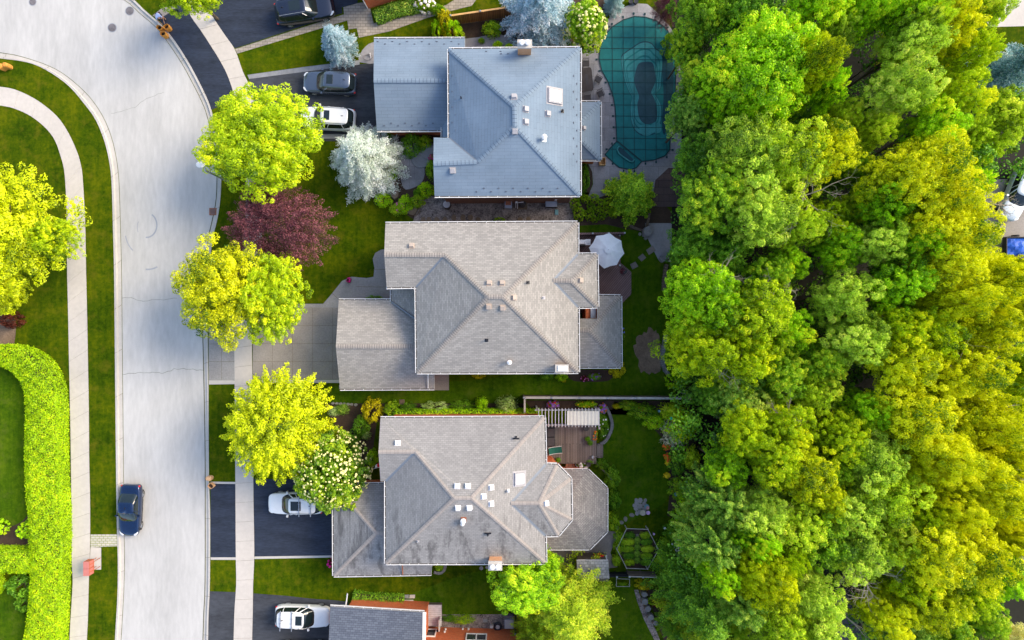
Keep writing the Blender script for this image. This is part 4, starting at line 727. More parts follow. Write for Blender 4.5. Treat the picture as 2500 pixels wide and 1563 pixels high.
def crown(name, R, h, seed, lobes=20, lobe_r=.34, puffs=15, puff_r=.42, nl=95, leaf=.085, zmin=-.15, flat=.42, base=.30, wild=.16, jit=.75, spread=1.0, tips=0):
    """limbs carry big lobes, lobes carry puffs, puffs carry leaf faces"""
    rg = np.random.default_rng(seed); C = []; N = []; Tn = []
    cz = h*(base+(1-base)*.42); rz = h*(1-base)*.56
    LB = fib(lobes, zmin, rg, .10); li = rg.uniform(1-wild*1.6, 1+wild*.55, len(LB)); lt = rg.normal(0, .14, len(LB))
    LB = np.r_[LB, sph(rg, lobes//2, 0)*.55]; li = np.r_[li, np.ones(lobes//2)]; lt = np.r_[lt, rg.normal(-.05, .08, lobes//2)]; lobs = []
    for d, k, t0 in zip(LB, li, lt):
        lr = R*lobe_r*rg.uniform(.75, 1.2); c = np.array([d[0]*(R-lr)*k, d[1]*(R-lr)*k, cz+d[2]*(rz-lr*.6)*k]); lobs.append((c, lr))
        m = max(4, int(puffs*(lr/(R*lobe_r))**2)); pd = fib(m, -.35, rg, .22)
        for p in pd:
            pc = c+p*lr*np.array([1, 1, .8])*rg.uniform(.82, 1.08); pr = puff_r*rg.uniform(.65, 1.3); n_ = max(12, int(nl*(pr/puff_r)**2*rg.uniform(.7, 1.1)))
            q = sph(rg, n_, -.45); n_ = len(q); rad = pr*(rg.uniform(.55, 1.05, n_)**.6)
            ce = pc+q*rad[:, None]*np.array([1, 1, .72]); C.append(ce); N.append(q+np.array([0, 0, .55])); Tn.append(np.full(n_, .46+t0+rg.normal(0, .12)))
    C = np.concatenate(C); N = np.concatenate(N); Tn = np.concatenate(Tn)
    me = leafmesh(name, C, N, leaf, Tn, jit=jit, seed=seed+1)
    tr = MB(); tr.tube((0, 0, -.05), (0, 0, h*.16), R*.062, R*.048, 9); tr.tube((0, 0, h*.16), (0, 0, h*.45), R*.048, R*.035, 8); tr.tube((0, 0, h*.45), (0, 0, h*.75), R*.035, R*.012, 6)
    for c, lr in lobs[:14]:
        z0 = h*rg.uniform(.18, .5); m = Vector((c[0]*.45, c[1]*.45, z0+(c[2]-z0)*.62)); tr.tube((0, 0, z0), m, R*.022, R*.015, 5, cap=False); tr.tube(m, c, R*.015, R*.006, 5)
    t = tr.build(name+'_trunk', M['bark'], smooth=True); tm = t.data; bpy.data.objects.remove(t); return dict(c=me, t=tm, R=R, h=h)
def plumed(name, R, h, seed, n=150, leaf=.09, nl=150, droop=.35, base=.2, wid=.30, jit=.7, zmin=-.1):
    """plume shaped sprays that point outward and droop at the tip"""
    rg = np.random.default_rng(seed); C = []; N = []; Tn = []; D = fib(n, zmin, rg, .10); cz = h*(base+.28*(1-base)); rz = h*.62*(1-base)
    for d in D:
        k = rg.uniform(.84, 1.06); tip = np.array([d[0]*R*k, d[1]*R*k, cz+d[2]*rz*k-droop*(1-max(0, d[2]))*R*.25]); st = tip*np.array([.42, .42, 1])+np.array([0, 0, (cz+d[2]*rz*.5-tip[2])*.3+.15*R*.3])
        t0 = rg.normal(0, .09); L_ = np.linalg.norm(tip-st); m = int(nl*rg.uniform(.8, 1.2)); t = rg.uniform(0, 1, m)**.75; q = sph(rg, m, -.5); m = len(q); t = t[:m]
        w_ = wid*R*.32*(.35+.75*np.sin(np.pi*np.clip(t*.92+.08, 0, 1))); ce = st+(tip-st)*t[:, None]+q*w_[:, None]*rg.uniform(.6, 1, (m, 1))
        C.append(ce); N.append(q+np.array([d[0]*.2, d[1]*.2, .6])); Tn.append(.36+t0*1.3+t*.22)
    me = leafmesh(name, np.concatenate(C), np.concatenate(N), leaf, np.concatenate(Tn), jit=jit, seed=seed)
    tr = MB(); tr.tube((0, 0, -.05), (0, 0, h*.6), R*.055, R*.02, 8)
    for d in D[::9]: tr.tube((0, 0, h*.3), (d[0]*R*.6, d[1]*R*.6, cz+d[2]*rz*.6), R*.02, R*.006, 5)
    t = tr.build(name+'_trunk', M['bark'], smooth=True); tm = t.data; bpy.data.objects.remove(t); return dict(c=me, t=tm, R=R, h=h)
def conifer(name, R, h, seed, levels=13, per=9, leaf=.085, dens=26, droop=.22, asp=.35, up=.25, clump=.10, pw=.85):
    """tiers of boughs; every bough has side sprays set with needle clusters"""
    rg = np.random.default_rng(seed); C = []; N = []; Tn = []; tr = MB(); tr.tube((0, 0, -.05), (0, 0, h*.97), R*.05, .02, 8)
    for lv in range(levels):
        f = lv/(levels-1); z = h*(.06+.90*f); r = R*(1-f)**pw*1.0+.10*R; nb = max(4, int(per*(1-.45*f))); a0 = rg.uniform(0, 6.28)
        for b in range(nb):
            a = a0+6.283*b/nb+rg.normal(0, .16); rl = r*rg.uniform(.78, 1.10); d = np.array([math.cos(a), math.sin(a), 0]); s = np.array([-d[1], d[0], 0]); t0 = rg.normal(0, .07)
            if lv < levels-2: tr.tube((0, 0, z), Vector(d*rl*.85+np.array([0, 0, z-droop*rl*.6])), .03*R/2, .01, 4, cap=False)
            ns = max(3, int(rl/.16))
            for i in range(ns):
                t = (i+.6)/ns; sl = (1.02-t)**.7*rl*.36*rg.uniform(.7, 1.15)+.05
                pz = z-droop*rl*t*t+up*rl*.2*t
                for sg in (-1, 1, 0):
                    m = int(dens*(.5 if sg == 0 else 1)*(.4+sl/rl*2)); u = rg.uniform(0, 1, m)
                    base = d*rl*t+np.array([0, 0, pz]); dr = (s*sg*.85+d*.55)*sl if sg else d*.12*rl
                    ce = base+dr*u[:, None]+rg.normal(0, clump*.33*R/2.5, (m, 3))*np.array([1, 1, .7])-np.array([0, 0, 1])*(u[:, None]**2*sl*.15)
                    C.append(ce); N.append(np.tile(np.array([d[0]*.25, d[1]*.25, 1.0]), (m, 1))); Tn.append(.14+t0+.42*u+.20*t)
    m = 240; q = rg.normal(0, 1, (m, 3))*np.array([.10*R, .10*R, .05*h]); C.append(q+np.array([0, 0, h*.96])); N.append(np.tile([0, 0, 1.0], (m, 1))); Tn.append(np.full(m, .55))
    me = leafmesh(name, np.concatenate(C), np.concatenate(N), leaf, np.concatenate(Tn), asp=asp, jit=.6, seed=seed)
    t = tr.build(name+'_trunk', M['bark'], smooth=True); tm = t.data; bpy.data.objects.remove(t); return dict(c=me, t=tm, R=R, h=h)
def bushmesh(name, R, h, seed, n=2600, leaf=.05, puffs=26, asp=.6, lump=.30, fl=None):
    rg = np.random.default_rng(seed); C = []; N = []; Tn = []; D = fib(puffs, -.05, rg, .16)
    for d in D:
        pr = R*lump*rg.uniform(.7, 1.25); c = d*np.array([R-pr*.8, R-pr*.8, h-pr*.8])*rg.uniform(.8, 1.05); q = sph(rg, n//puffs, -.3); m = len(q)
        C.append(c+q*pr*rg.uniform(.6, 1.05, (m, 1))*np.array([1, 1, .8])); N.append(q+np.array([0, 0, .4])); Tn.append(np.full(m, .45+rg.normal(0, .11))+q[:, 2]*.1)  # light from above put into the tint: puff tops lighter
    me = leafmesh(name, np.concatenate(C), np.concatenate(N), leaf, np.concatenate(Tn), asp=asp, seed=seed)
    tr = MB(); [tr.tube((0, 0, 0), Vector(d*np.array([R, R, h])*.6), R*.03, R*.012, 4) for d in D[::4]]
    t = tr.build(name+'_stem', M['bark']); tm = t.data; bpy.data.objects.remove(t); return dict(c=me, t=tm, R=R, h=h)
PR = {
 'maple1': crown('maple_crown', 4.6, 8.5, 11, 36, .26, 20, .34, 100, .064, base=.22, wild=.16, jit=.5),
 'maple2': crown('maple_crown', 4.6, 8.5, 12, 32, .27, 20, .36, 100, .064, base=.22, wild=.24, jit=.5),
 'maple3': crown('maple_crown', 4.6, 8.5, 13, 38, .25, 20, .30, 85, .064, base=.22, wild=.16, jit=.55),
 'ash1': crown('broadleaf_crown', 4.6, 13, 21, 28, .30, 22, .36, 80, .078, jit=.6, base=.35, wild=.28, zmin=-.05),
 'ash2': crown('broadleaf_crown', 4.6, 13, 22, 22, .35, 26, .38, 80, .080, jit=.6, base=.35, wild=.34, zmin=-.05),
 'ash3': crown('broadleaf_crown', 4.6, 13, 23, 34, .25, 18, .34, 76, .076, jit=.6, base=.35, wild=.30, zmin=-.05),
 'ash4': crown('broadleaf_crown', 4.6, 13, 24, 24, .33, 20, .44, 110, .082, jit=.65, base=.35, wild=.40, zmin=-.02),
 'locust': plumed('locust_crown', 4.6, 8.5, 31, 340, .070, 150, .5, wid=.25),
 'plume': plumed('feathery_crown', 4.6, 12, 32, 210, .085, 190, .4, wid=.27),
 'linden': crown('linden_crown', 3.2, 6.5, 41, 26, .28, 16, .26, 60, .085, base=.15, wild=.12),
 'plum': plumed('plum_crown', 4.2, 6, 51, 240, .048, 190, .0, wid=.34, jit=1.0, zmin=0),
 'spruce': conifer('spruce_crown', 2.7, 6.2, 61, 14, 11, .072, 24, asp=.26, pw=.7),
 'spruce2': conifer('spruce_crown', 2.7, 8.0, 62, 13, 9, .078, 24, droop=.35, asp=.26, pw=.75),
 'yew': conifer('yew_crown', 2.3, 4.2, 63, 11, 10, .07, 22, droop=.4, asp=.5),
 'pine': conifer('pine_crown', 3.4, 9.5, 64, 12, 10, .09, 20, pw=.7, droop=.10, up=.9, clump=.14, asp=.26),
 'bush1': bushmesh('shrub_foliage', 1, 1, 71), 'bush2': bushmesh('shrub_foliage', 1, 1, 72, 2200, .06, 16, lump=.40), 'bush3': bushmesh('shrub_foliage', 1, .9, 73, 2600, .045, 40, lump=.2),
 'ball': bushmesh('clipped_foliage', 1, .9, 74, 2600, .045, 60, lump=.14), 'spiky': bushmesh('spiky_foliage', 1, .7, 75, 1500, .10, 22, asp=.16, lump=.35)}
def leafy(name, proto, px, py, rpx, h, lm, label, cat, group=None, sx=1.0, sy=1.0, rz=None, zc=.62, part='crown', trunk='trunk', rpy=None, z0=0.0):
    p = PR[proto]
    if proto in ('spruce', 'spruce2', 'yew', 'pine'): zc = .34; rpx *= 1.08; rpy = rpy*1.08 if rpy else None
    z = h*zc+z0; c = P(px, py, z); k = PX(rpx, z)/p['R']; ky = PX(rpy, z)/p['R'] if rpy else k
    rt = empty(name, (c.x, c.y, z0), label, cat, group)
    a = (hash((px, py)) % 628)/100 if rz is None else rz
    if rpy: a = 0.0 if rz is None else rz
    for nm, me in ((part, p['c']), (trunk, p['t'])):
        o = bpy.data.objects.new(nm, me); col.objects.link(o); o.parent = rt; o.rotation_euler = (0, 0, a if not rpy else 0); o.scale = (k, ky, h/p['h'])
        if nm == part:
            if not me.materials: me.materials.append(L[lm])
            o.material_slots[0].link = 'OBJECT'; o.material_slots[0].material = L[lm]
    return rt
def side_crown(root, px, py, rpx, h, proto, lm, zc=.6):
    t = leafy('tmp', proto, px, py, rpx, h, lm, None, None, zc=zc)
    for c in list(t.children):
        if c.name.startswith('trunk'): bpy.data.objects.remove(c)
        else: c.parent = root; c.location = t.location-root.location
    bpy.data.objects.remove(t)
def blossoms(rt, R, h, n, m, size=.07, seed=0, zmin=.15, name='blossoms', rx=None, z0=0.0):
    rg = np.random.default_rng(seed); q = fib(n, zmin, rg, .25); q[:, 2] = abs(q[:, 2]); mb = MB()
    for d in q:
        c = Vector((d[0]*R, d[1]*(rx or R), z0+d[2]*(h-z0)))+Vector(rg.normal(0, .03, 3)); s = size*rg.uniform(.6, 1.3); t = Vector(d+np.array([0, 0, .6])).normalized(); T = t.to_track_quat('Z', 'Y')
        pt = [c+T @ Vector((s*math.cos(a), s*math.sin(a), 0)) for a in np.linspace(0, 6.283, 7)[:6]]; pk = c+t*s*.45
        for a, b in zip(pt, pt[1:]+pt[:1]): mb.face([a, b, pk])
    mb.build(name, M[m], parent=rt)
def shrub(px, py, rpx, h, lm, label, proto='bush1', rpy=None, fl=None, name='shrub', cat='shrub', group=None, rz=None, z0=0.0):
    rt = leafy(name, proto, px, py, rpx, h, lm, label, cat, group, rpy=rpy, zc=.5, part='foliage', trunk='stems', rz=rz, z0=z0)
    if fl:
        for i, f in enumerate([fl] if isinstance(fl[0], str) else fl): blossoms(rt, PX(rpx, h*.5)*.92, h, f[1], f[0], f[2] if len(f) > 2 else .07, seed=int(px+py)+i, rx=PX(rpy or rpx, h*.5)*.92)
    return rt

T = lambda *a, **k: leafy(*a, **k)
# street and garden trees
T('maple_tree','maple1', 641,350,166,8.5,'lime','large round lime maple between the street and the white car','tree', rz=.4, rpy=140)
T('maple_tree','maple2', 552,703,132,8.5,'gold','golden yellow maple leaning over the kerb opposite the left verge','tree', rz=1.0, rpy=138)
T('maple_tree','maple3', 664,728,92,7.6,'lime','greener maple crown touching the golden maple before the taupe driveway','tree', rz=2, rpy=122)
T('locust_tree','locust', 668,1045,140,8.5,'lime2','bright yellow feathery tree beside the weathered roof house drive','tree', rpy=152)
g_ = T('linden_tree','linden', 805,1152,98,6.5,'catalpa','rounded tree with cream flower clusters over the white car bonnet','tree', rpy=104)
blossoms(g_, 3.15, 6.4, 560, 'f_cream', .085, 5, .05, z0=2.6)
g_ = T('plum_tree','plum', 680,560,142,6.2,'purple','dark purple leaved tree between the two big maples','tree', rpy=112)
side_crown(g_, 640,490,60,4.5,'plum','purple')
g_ = T('maple_tree','maple2', 8,560,192,8,'lime2','very large lime and gold tree overhanging the left sidewalk','tree', rpy=186, rz=.2, zc=.5)
side_crown(g_, 148,585,60,7,'maple3','lime'); side_crown(g_, 5,715,64,7,'maple1','lime2')
T('maple_tree','maple3', 465,-20,88,7.5,'lime','maple at the top edge beside the bending person','tree', rpy=68)
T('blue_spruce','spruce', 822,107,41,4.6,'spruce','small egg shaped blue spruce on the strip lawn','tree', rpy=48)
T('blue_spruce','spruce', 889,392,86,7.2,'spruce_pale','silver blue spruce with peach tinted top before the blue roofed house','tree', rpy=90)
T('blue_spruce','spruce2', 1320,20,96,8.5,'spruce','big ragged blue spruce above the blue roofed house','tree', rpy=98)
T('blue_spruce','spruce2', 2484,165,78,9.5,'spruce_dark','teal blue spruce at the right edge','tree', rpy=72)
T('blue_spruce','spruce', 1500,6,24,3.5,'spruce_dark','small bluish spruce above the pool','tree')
g_ = T('flowering_tree','linden', 1430,62,56,5,'mid','yellow green flowering tree between the big spruce and the pool','tree', rpy=66); blossoms(g_, 1.85, 4.9, 200, 'f_cream', .10, 6, .05, z0=2.0)
T('plum_tree','plum', 1625,25,34,4,'purple','dark purple tree above the pool patio','tree', rpy=42)
T('evergreen_tree','yew', 1545,474,66,5,'mid','soft green evergreen beyond the clipped box balls','tree', rpy=70)
T('broadleaf_tree','ash3', 1280,1430,98,7,'bright','bright green tree below the weathered house chimney','tree', rpy=74)
T('broadleaf_tree','ash3', 1335,1375,42,6,'bright','small bright tree against the corner of the weathered roof house','tree')
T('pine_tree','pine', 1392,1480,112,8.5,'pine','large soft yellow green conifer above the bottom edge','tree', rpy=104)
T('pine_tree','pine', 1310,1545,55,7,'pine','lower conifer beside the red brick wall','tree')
g_ = T('dead_shrub','yew', 1338,1428,18,4,'brown','brown dried spray between the bright tree and the conifer','shrub')
# conical and border shrubs
for a in [
 (1087,50,24,3.2,'ygold','yellow tipped cypress shrub beside the paver path','bush3',34), (1105,70,30,2.8,'bright','bushy green cypress shrub above the blue roofed house','bush3',26),
 (1067,70,18,2.6,'bright','narrow green cypress by the path edge','bush3',30), (1070,22,22,1.6,'mid','small leafy plant at the top of the paver path','bush2',14),
 (1200,68,28,1.2,'mid','low leafy shrub in the bed below the cedar fence','bush2',24), (1215,108,15,1.0,'bright','little green shrub against the upper wall left of the chimney','bush2',11), (1243,113,14,1.0,'bright','little green shrub beside the chimney foot','bush2',9),
 (1175,98,10,.6,'deep','tiny dark plant at the end of the upper bed','bush2',8),
 (1005,352,34,1.4,'deep','dark spreading shrub below the blue garage roof','bush1',34), (948,332,16,1.0,'deep','spiky leaved plant at the garage corner','spiky',16), (1035,345,22,1.2,'mid','green shrub tucked by the porch of the blue roofed house','bush2',20),
 (934,485,24,1.1,'bright','bright green shrub left of the brown boulders','bush1',22), (966,510,20,.9,'mid','flowering low plant below the brown boulders','bush2',18),
 (988,497,20,1.1,'bright','rounded green shrub right of the brown boulders','bush1',26), (1018,490,20,1.1,'mid','dark green shrub by the gravel corner','bush1',18), (1038,462,24,1.3,'bright','fresh green shrub at the wall corner of the blue roofed house','bush1',22),
 (1052,412,16,1.0,'mid','tall flowering shrub beside the round stone step','bush2',30), (958,425,14,.9,'bright','small yellow green shrub under the silver spruce','bush2',18), (1020,470,14,1,'deep','small dark shrub at the landing edge','bush2',14),
 (1220,540,18,.8,'mid','round shrub at the gravel edge by the taupe roof','ball',12), (1188,546,16,.7,'mid','low round shrub left of another by the taupe roof','ball',8),
 (1428,432,14,1.4,'deep','dark hedge like shrub against the blue house wall','bush1',42), (1640,100,22,3,'mid','leafy shrub crowding the upper right pool edge','bush1',30),
 (913,730,26,.6,'deep','dark ground shrub along the taupe porch','bush3',10), (1168,915,18,1.0,'ygold','yellow shrub under the lower eave of the taupe roof','bush1',12),
 (1335,915,22,1.2,'deep','greyish green shrub under the taupe chimney','bush2',16), (1371,918,17,1.1,'bright','bright green shrub right of the taupe chimney','bush1',15), (1376,930,7,.4,'ygold','tiny yellow plant beside the bright green shrub','bush2',5),
 (1508,900,22,1.3,'ygold','yellow shrub at the corner of the taupe extension','bush1',26), (1519,822,8,.9,'bluegreen','small bluish plant by the extension wall','bush2',12),
 (905,1003,30,2.0,'ygold','olive gold shrub above the weathered roof corner','bush3',34), (955,1000,22,1.6,'mid','green shrub right of the olive gold one','bush1',22), (995,998,24,1.3,'deep','dark low shrub behind the white edged oval one','bush1',16),
 (1059,993,40,1.3,'varieg','white edged oval shrub above the weathered roof','bush3',13), (1128,990,36,1.2,'deep','dark low shrub right of the white edged oval','bush1',13), (1175,985,18,1.6,'bright','airy green shrub between dark ones','bush2',18),
 (1237,992,32,1.7,'varieg','large pale flowering shrub near the fence end','spiky',27), (880,1040,22,1.2,'deep','dark shrub beneath the flowering tree','bush1',30), (835,1000,20,.7,'bluegreen','small bluish perennial near the edging stones','spiky',16),
 (815,1005,18,.5,'varieg','striped leaf perennial left of the bluish one','spiky',14), (850,1090,30,1.4,'deep','dark mass of shrub left of the weathered roof','bush1',40), (907,1120,16,1.2,'bright','green shrub against the weathered gable','bush1',24),
 (893,1065,14,.8,'varieg','pale flowering perennial beside the weathered gable','spiky',12),
 (1645,932,22,1.6,'bright','round bright green shrub at the far end of the fence','ball',24), (1675,925,16,1.4,'bright','smaller green shrub right of the round one','bush1',18), (1630,870,10,.8,'deep','dark shrub behind the curved stone edge','bush1',22),
 (1496,1168,22,1.5,'deep','upper dark shrub along the octagonal bay','bush1',30), (1500,1222,20,1.5,'deep','middle dark shrub along the octagonal bay','bush1',28), (1496,1275,20,1.4,'mid','lower shrub along the octagonal bay','bush1',26),
 (1470,1135,18,1.2,'deep','dark shrub between deck and octagonal bay','bush1',16), (1512,1325,16,1.0,'mid','green plants left of the vegetable bed','bush1',34), (1505,1370,13,.8,'mid','leafy plant at the lower left of the vegetable bed','bush2',18),
 (1572,1428,24,1.0,'ygold','yellow green shrub below the trellis','bush1',16), (1592,1470,12,.8,'mid','small round shrub beside the boulders','ball',10), (1600,1470,16,.8,'red','dark red plant behind the boulders','bush2',16),
 (1570,1005,40,1.3,'mid','leafy border shrub below the pale fence','bush1',22), (1598,1030,30,1.4,'bright','bright border shrub by the pinwheel','bush1',22), (1535,990,26,1.0,'mid','low border plant at the corner of the pale fence','bush1',14), (1505,992,12,.5,'ygold','small golden plant by the fence post','bush2',8),
 (1640,1005,34,2.2,'olive','rose bush at the fence end','bush2',26), (1665,1040,44,3.2,'bright','tall leafy bush beside the cream plumes','bush1',48), (1655,1130,26,1.2,'deep','dark border plants right of the lawn','bush1',36), (1690,1120,26,1.6,'olive','pink tinged bush in the flower border','bush2',36),
 (1660,1195,30,1.6,'mid','border bush below the orange lilies','bush1',30), (1690,1215,34,2.2,'bright','bright bush at the wood edge by the curved lawn','bush1',44), (1665,1270,30,1.6,'bright','bright bush above the daisies','bush1',30), (1640,1300,22,1.2,'deep','dark plants by the white globe','bush1',22),
 (1625,1330,16,.9,'mid','plants right of the vegetable bed','bush2',22), (1615,1375,22,.8,'bright','large leaved rhubarb like plant below the vegetable bed','bush2',20), (1640,1345,26,1.1,'deep','dark leafy clump of daisies right of the hexagon bed','bush1',20), (1625,1400,20,1.2,'mid','leafy plant at the lower right of the vegetable bed','bush2',18),
 (58,1298,22,1.4,'bright','round green shrub in the hedge corner','ball',24), (-4,1290,20,1.4,'bright','green shrub at the left edge beside the hedge','ball',22), (45,1432,42,1.6,'deep','dark spreading juniper below the hedge arm','bush3',34), (55,1475,24,1.2,'deep','lower dark juniper beside the hedge','bush3',24),
 (1300,1520,22,.8,'deep','ferny plant by the brick wall downpipe','spiky',14), (1130,1515,34,.8,'mid','ferny bed plant along the red brick wall','spiky',14), (1095,1512,18,.6,'deep','low fern at the steps','spiky',10), (1005,1478,14,.4,'deep','low plant beside the stepping slabs','bush2',8),
 ]:
    shrub(a[0], a[1], a[2], a[3], a[4], a[5], a[6], rpy=a[7])
g_ = shrub(1036, 8, 30, 1.4, 'mid', 'white flowering hydrangea by the top path', 'bush2', rpy=20, fl=('f_white', 60, .12))
shrub(20, 782, 30, 1.6, 'red', 'dark red shrub at the tip of the lime hedge', 'bush1', rpy=22)
shrub(1650, 1058, 38, 1.6, 'feather', 'cream feathery plume shrub on the border corner', 'spiky', rpy=44)
shrub(974, 505, 14, .7, 'mid', 'pink flowering perennial before the brown boulders', 'bush2', fl=('f_pink', 24, .07))
shrub(1055, 385, 10, .8, 'mid', 'magenta flowering plant by the round step', 'bush2', fl=('f_magenta', 16, .07))
shrub(1350, 988, 17, .8, 'mid', 'purple and red flower basket above the pergola', 'bush2', rpy=10, fl=[('f_purple', 40, .08), ('f_red', 14, .08)], name='flower_basket', cat='flowers')
shrub(1472, 998, 12, .8, 'mid', 'purple and orange flower basket at the pergola corner', 'bush2', rpy=14, fl=[('f_purple', 26, .08), ('f_orange', 10, .08)], name='flower_basket', cat='flowers')
shrub(1432, 988, 30, .9, 'bright', 'leafy yellow flowered plant above the canvas canopy', 'bush2', rpy=10, fl=('f_yellow', 10, .07))
shrub(1472, 1040, 16, .9, 'deep', 'dark planting inside the curved stone edge', 'bush1', rpy=34, fl=('f_white', 8, .09))
shrub(1452, 1060, 9, .7, 'olive', 'orange leaved plant beside the deck edge', 'bush2', rpy=22, fl=('f_orange', 14, .07))
shrub(1422, 1137, 16, .7, 'mid', 'potted white daisies at the deck corner', 'bush2', rpy=12, fl=('f_white', 34, .09), name='potted_flowers', cat='flowers')
shrub(1438, 1128, 16, .8, 'deep', 'leafy plants along the deck corner', 'bush2', rpy=10)
shrub(1462, 1360, 14, .7, 'mid', 'potted red geraniums on the shelf above the shed', 'bush2', rpy=9, fl=('f_red', 20, .10), name='potted_flowers', cat='flowers', z0=.5)
shrub(1521, 662, 9, .7, 'purple', 'purple leaved potted plant on the plum deck', 'bush2', z0=.3)
shrub(851, 685, 7, .6, 'red', 'potted magenta flower beside the aggregate walk', 'bush2', fl=('f_magenta', 10, .08))
shrub(805, 1376, 7, .8, 'red', 'magenta shrub at the corner of the weathered garage', 'bush2', rpy=12, fl=('f_magenta', 16, .08))
shrub(1568, 998, 8, .7, 'mid', 'red and orange flowers below the pale fence', 'bush2', fl=[('f_red', 14, .08), ('f_orange', 8, .07)])
shrub(1628, 1092, 9, .6, 'mid', 'orange lilies just below the cream plumes', 'bush2', fl=('f_orange', 16, .08))
shrub(1630, 1118, 8, .6, 'mid', 'orange red lilies halfway down the border', 'bush2', rpy=12, fl=[('f_orange', 16, .09), ('f_red', 5, .07)])
shrub(1630, 1130, 7, .5, 'ygold', 'yellow flowers just beneath the orange red lilies', 'bush2', fl=('f_yellow', 18, .08))
shrub(1629, 1162, 8, .5, 'ygold', 'yellow flowers at the lower end of the border', 'bush2', fl=('f_yellow', 22, .09))
shrub(1650, 1335, 18, .9, 'deep', 'white daisies in the dark border', 'bush2', rpy=22, fl=('f_white', 34, .075), rz=0)
shrub(1684, 1295, 7, .8, 'deep', 'yellow and purple flowers above the white daisies', 'bush2', fl=[('f_yellow', 9, .07), ('f_purple', 4, .07)])
shrub(1427, 925, 12, .4, 'red', 'pink flowers in the bed below the extension', 'bush2', rpy=8, fl=('f_pink', 10, .06))
shrub(1452, 920, 18, .4, 'deep', 'lilac flowers in the bed below the extension', 'bush2', rpy=10, fl=('f_purple', 14, .06))
shrub(1520, 808, 5, .5, 'deep', 'blue flowers by the extension wall', 'bush2', rpy=9, fl=[('f_blue', 10, .06), ('f_orange', 3, .06)])
shrub(935, 465, 6, .4, 'deep', 'lilac flowers left of the brown boulder', 'bush2', fl=('f_purple', 8, .07))
for i, (x, y, rx, ry, m, hh) in enumerate([(1405,498,16,17,'olive',1.1),(1430,485,13,12,'olive',1),(1444,506,13,14,'olive',1.0),(1415,522,18,20,'olive',1.2),(1452,484,15,14,'olive',1.1),(1470,495,12,12,'olive',1),(1485,492,12,12,'olive',1),(1441,524,15,16,'olive',1.1),(1462,512,11,11,'olive',1),(1483,515,14,14,'olive',1.1),(1470,528,12,10,'olive',.9),(1453,535,11,9,'olive',.9),(1500,520,12,14,'olive',.9),(1420,480,12,9,'olive',.9)]):
    leafy('box_ball', 'ball', x, y, rx, hh, 'mid', 'clipped green box ball in the cluster at the lower corner of the blue roofed house', 'shrub', 'clipped box balls beside the gravel yard', rpy=ry, zc=.5, part='foliage', trunk='stems')
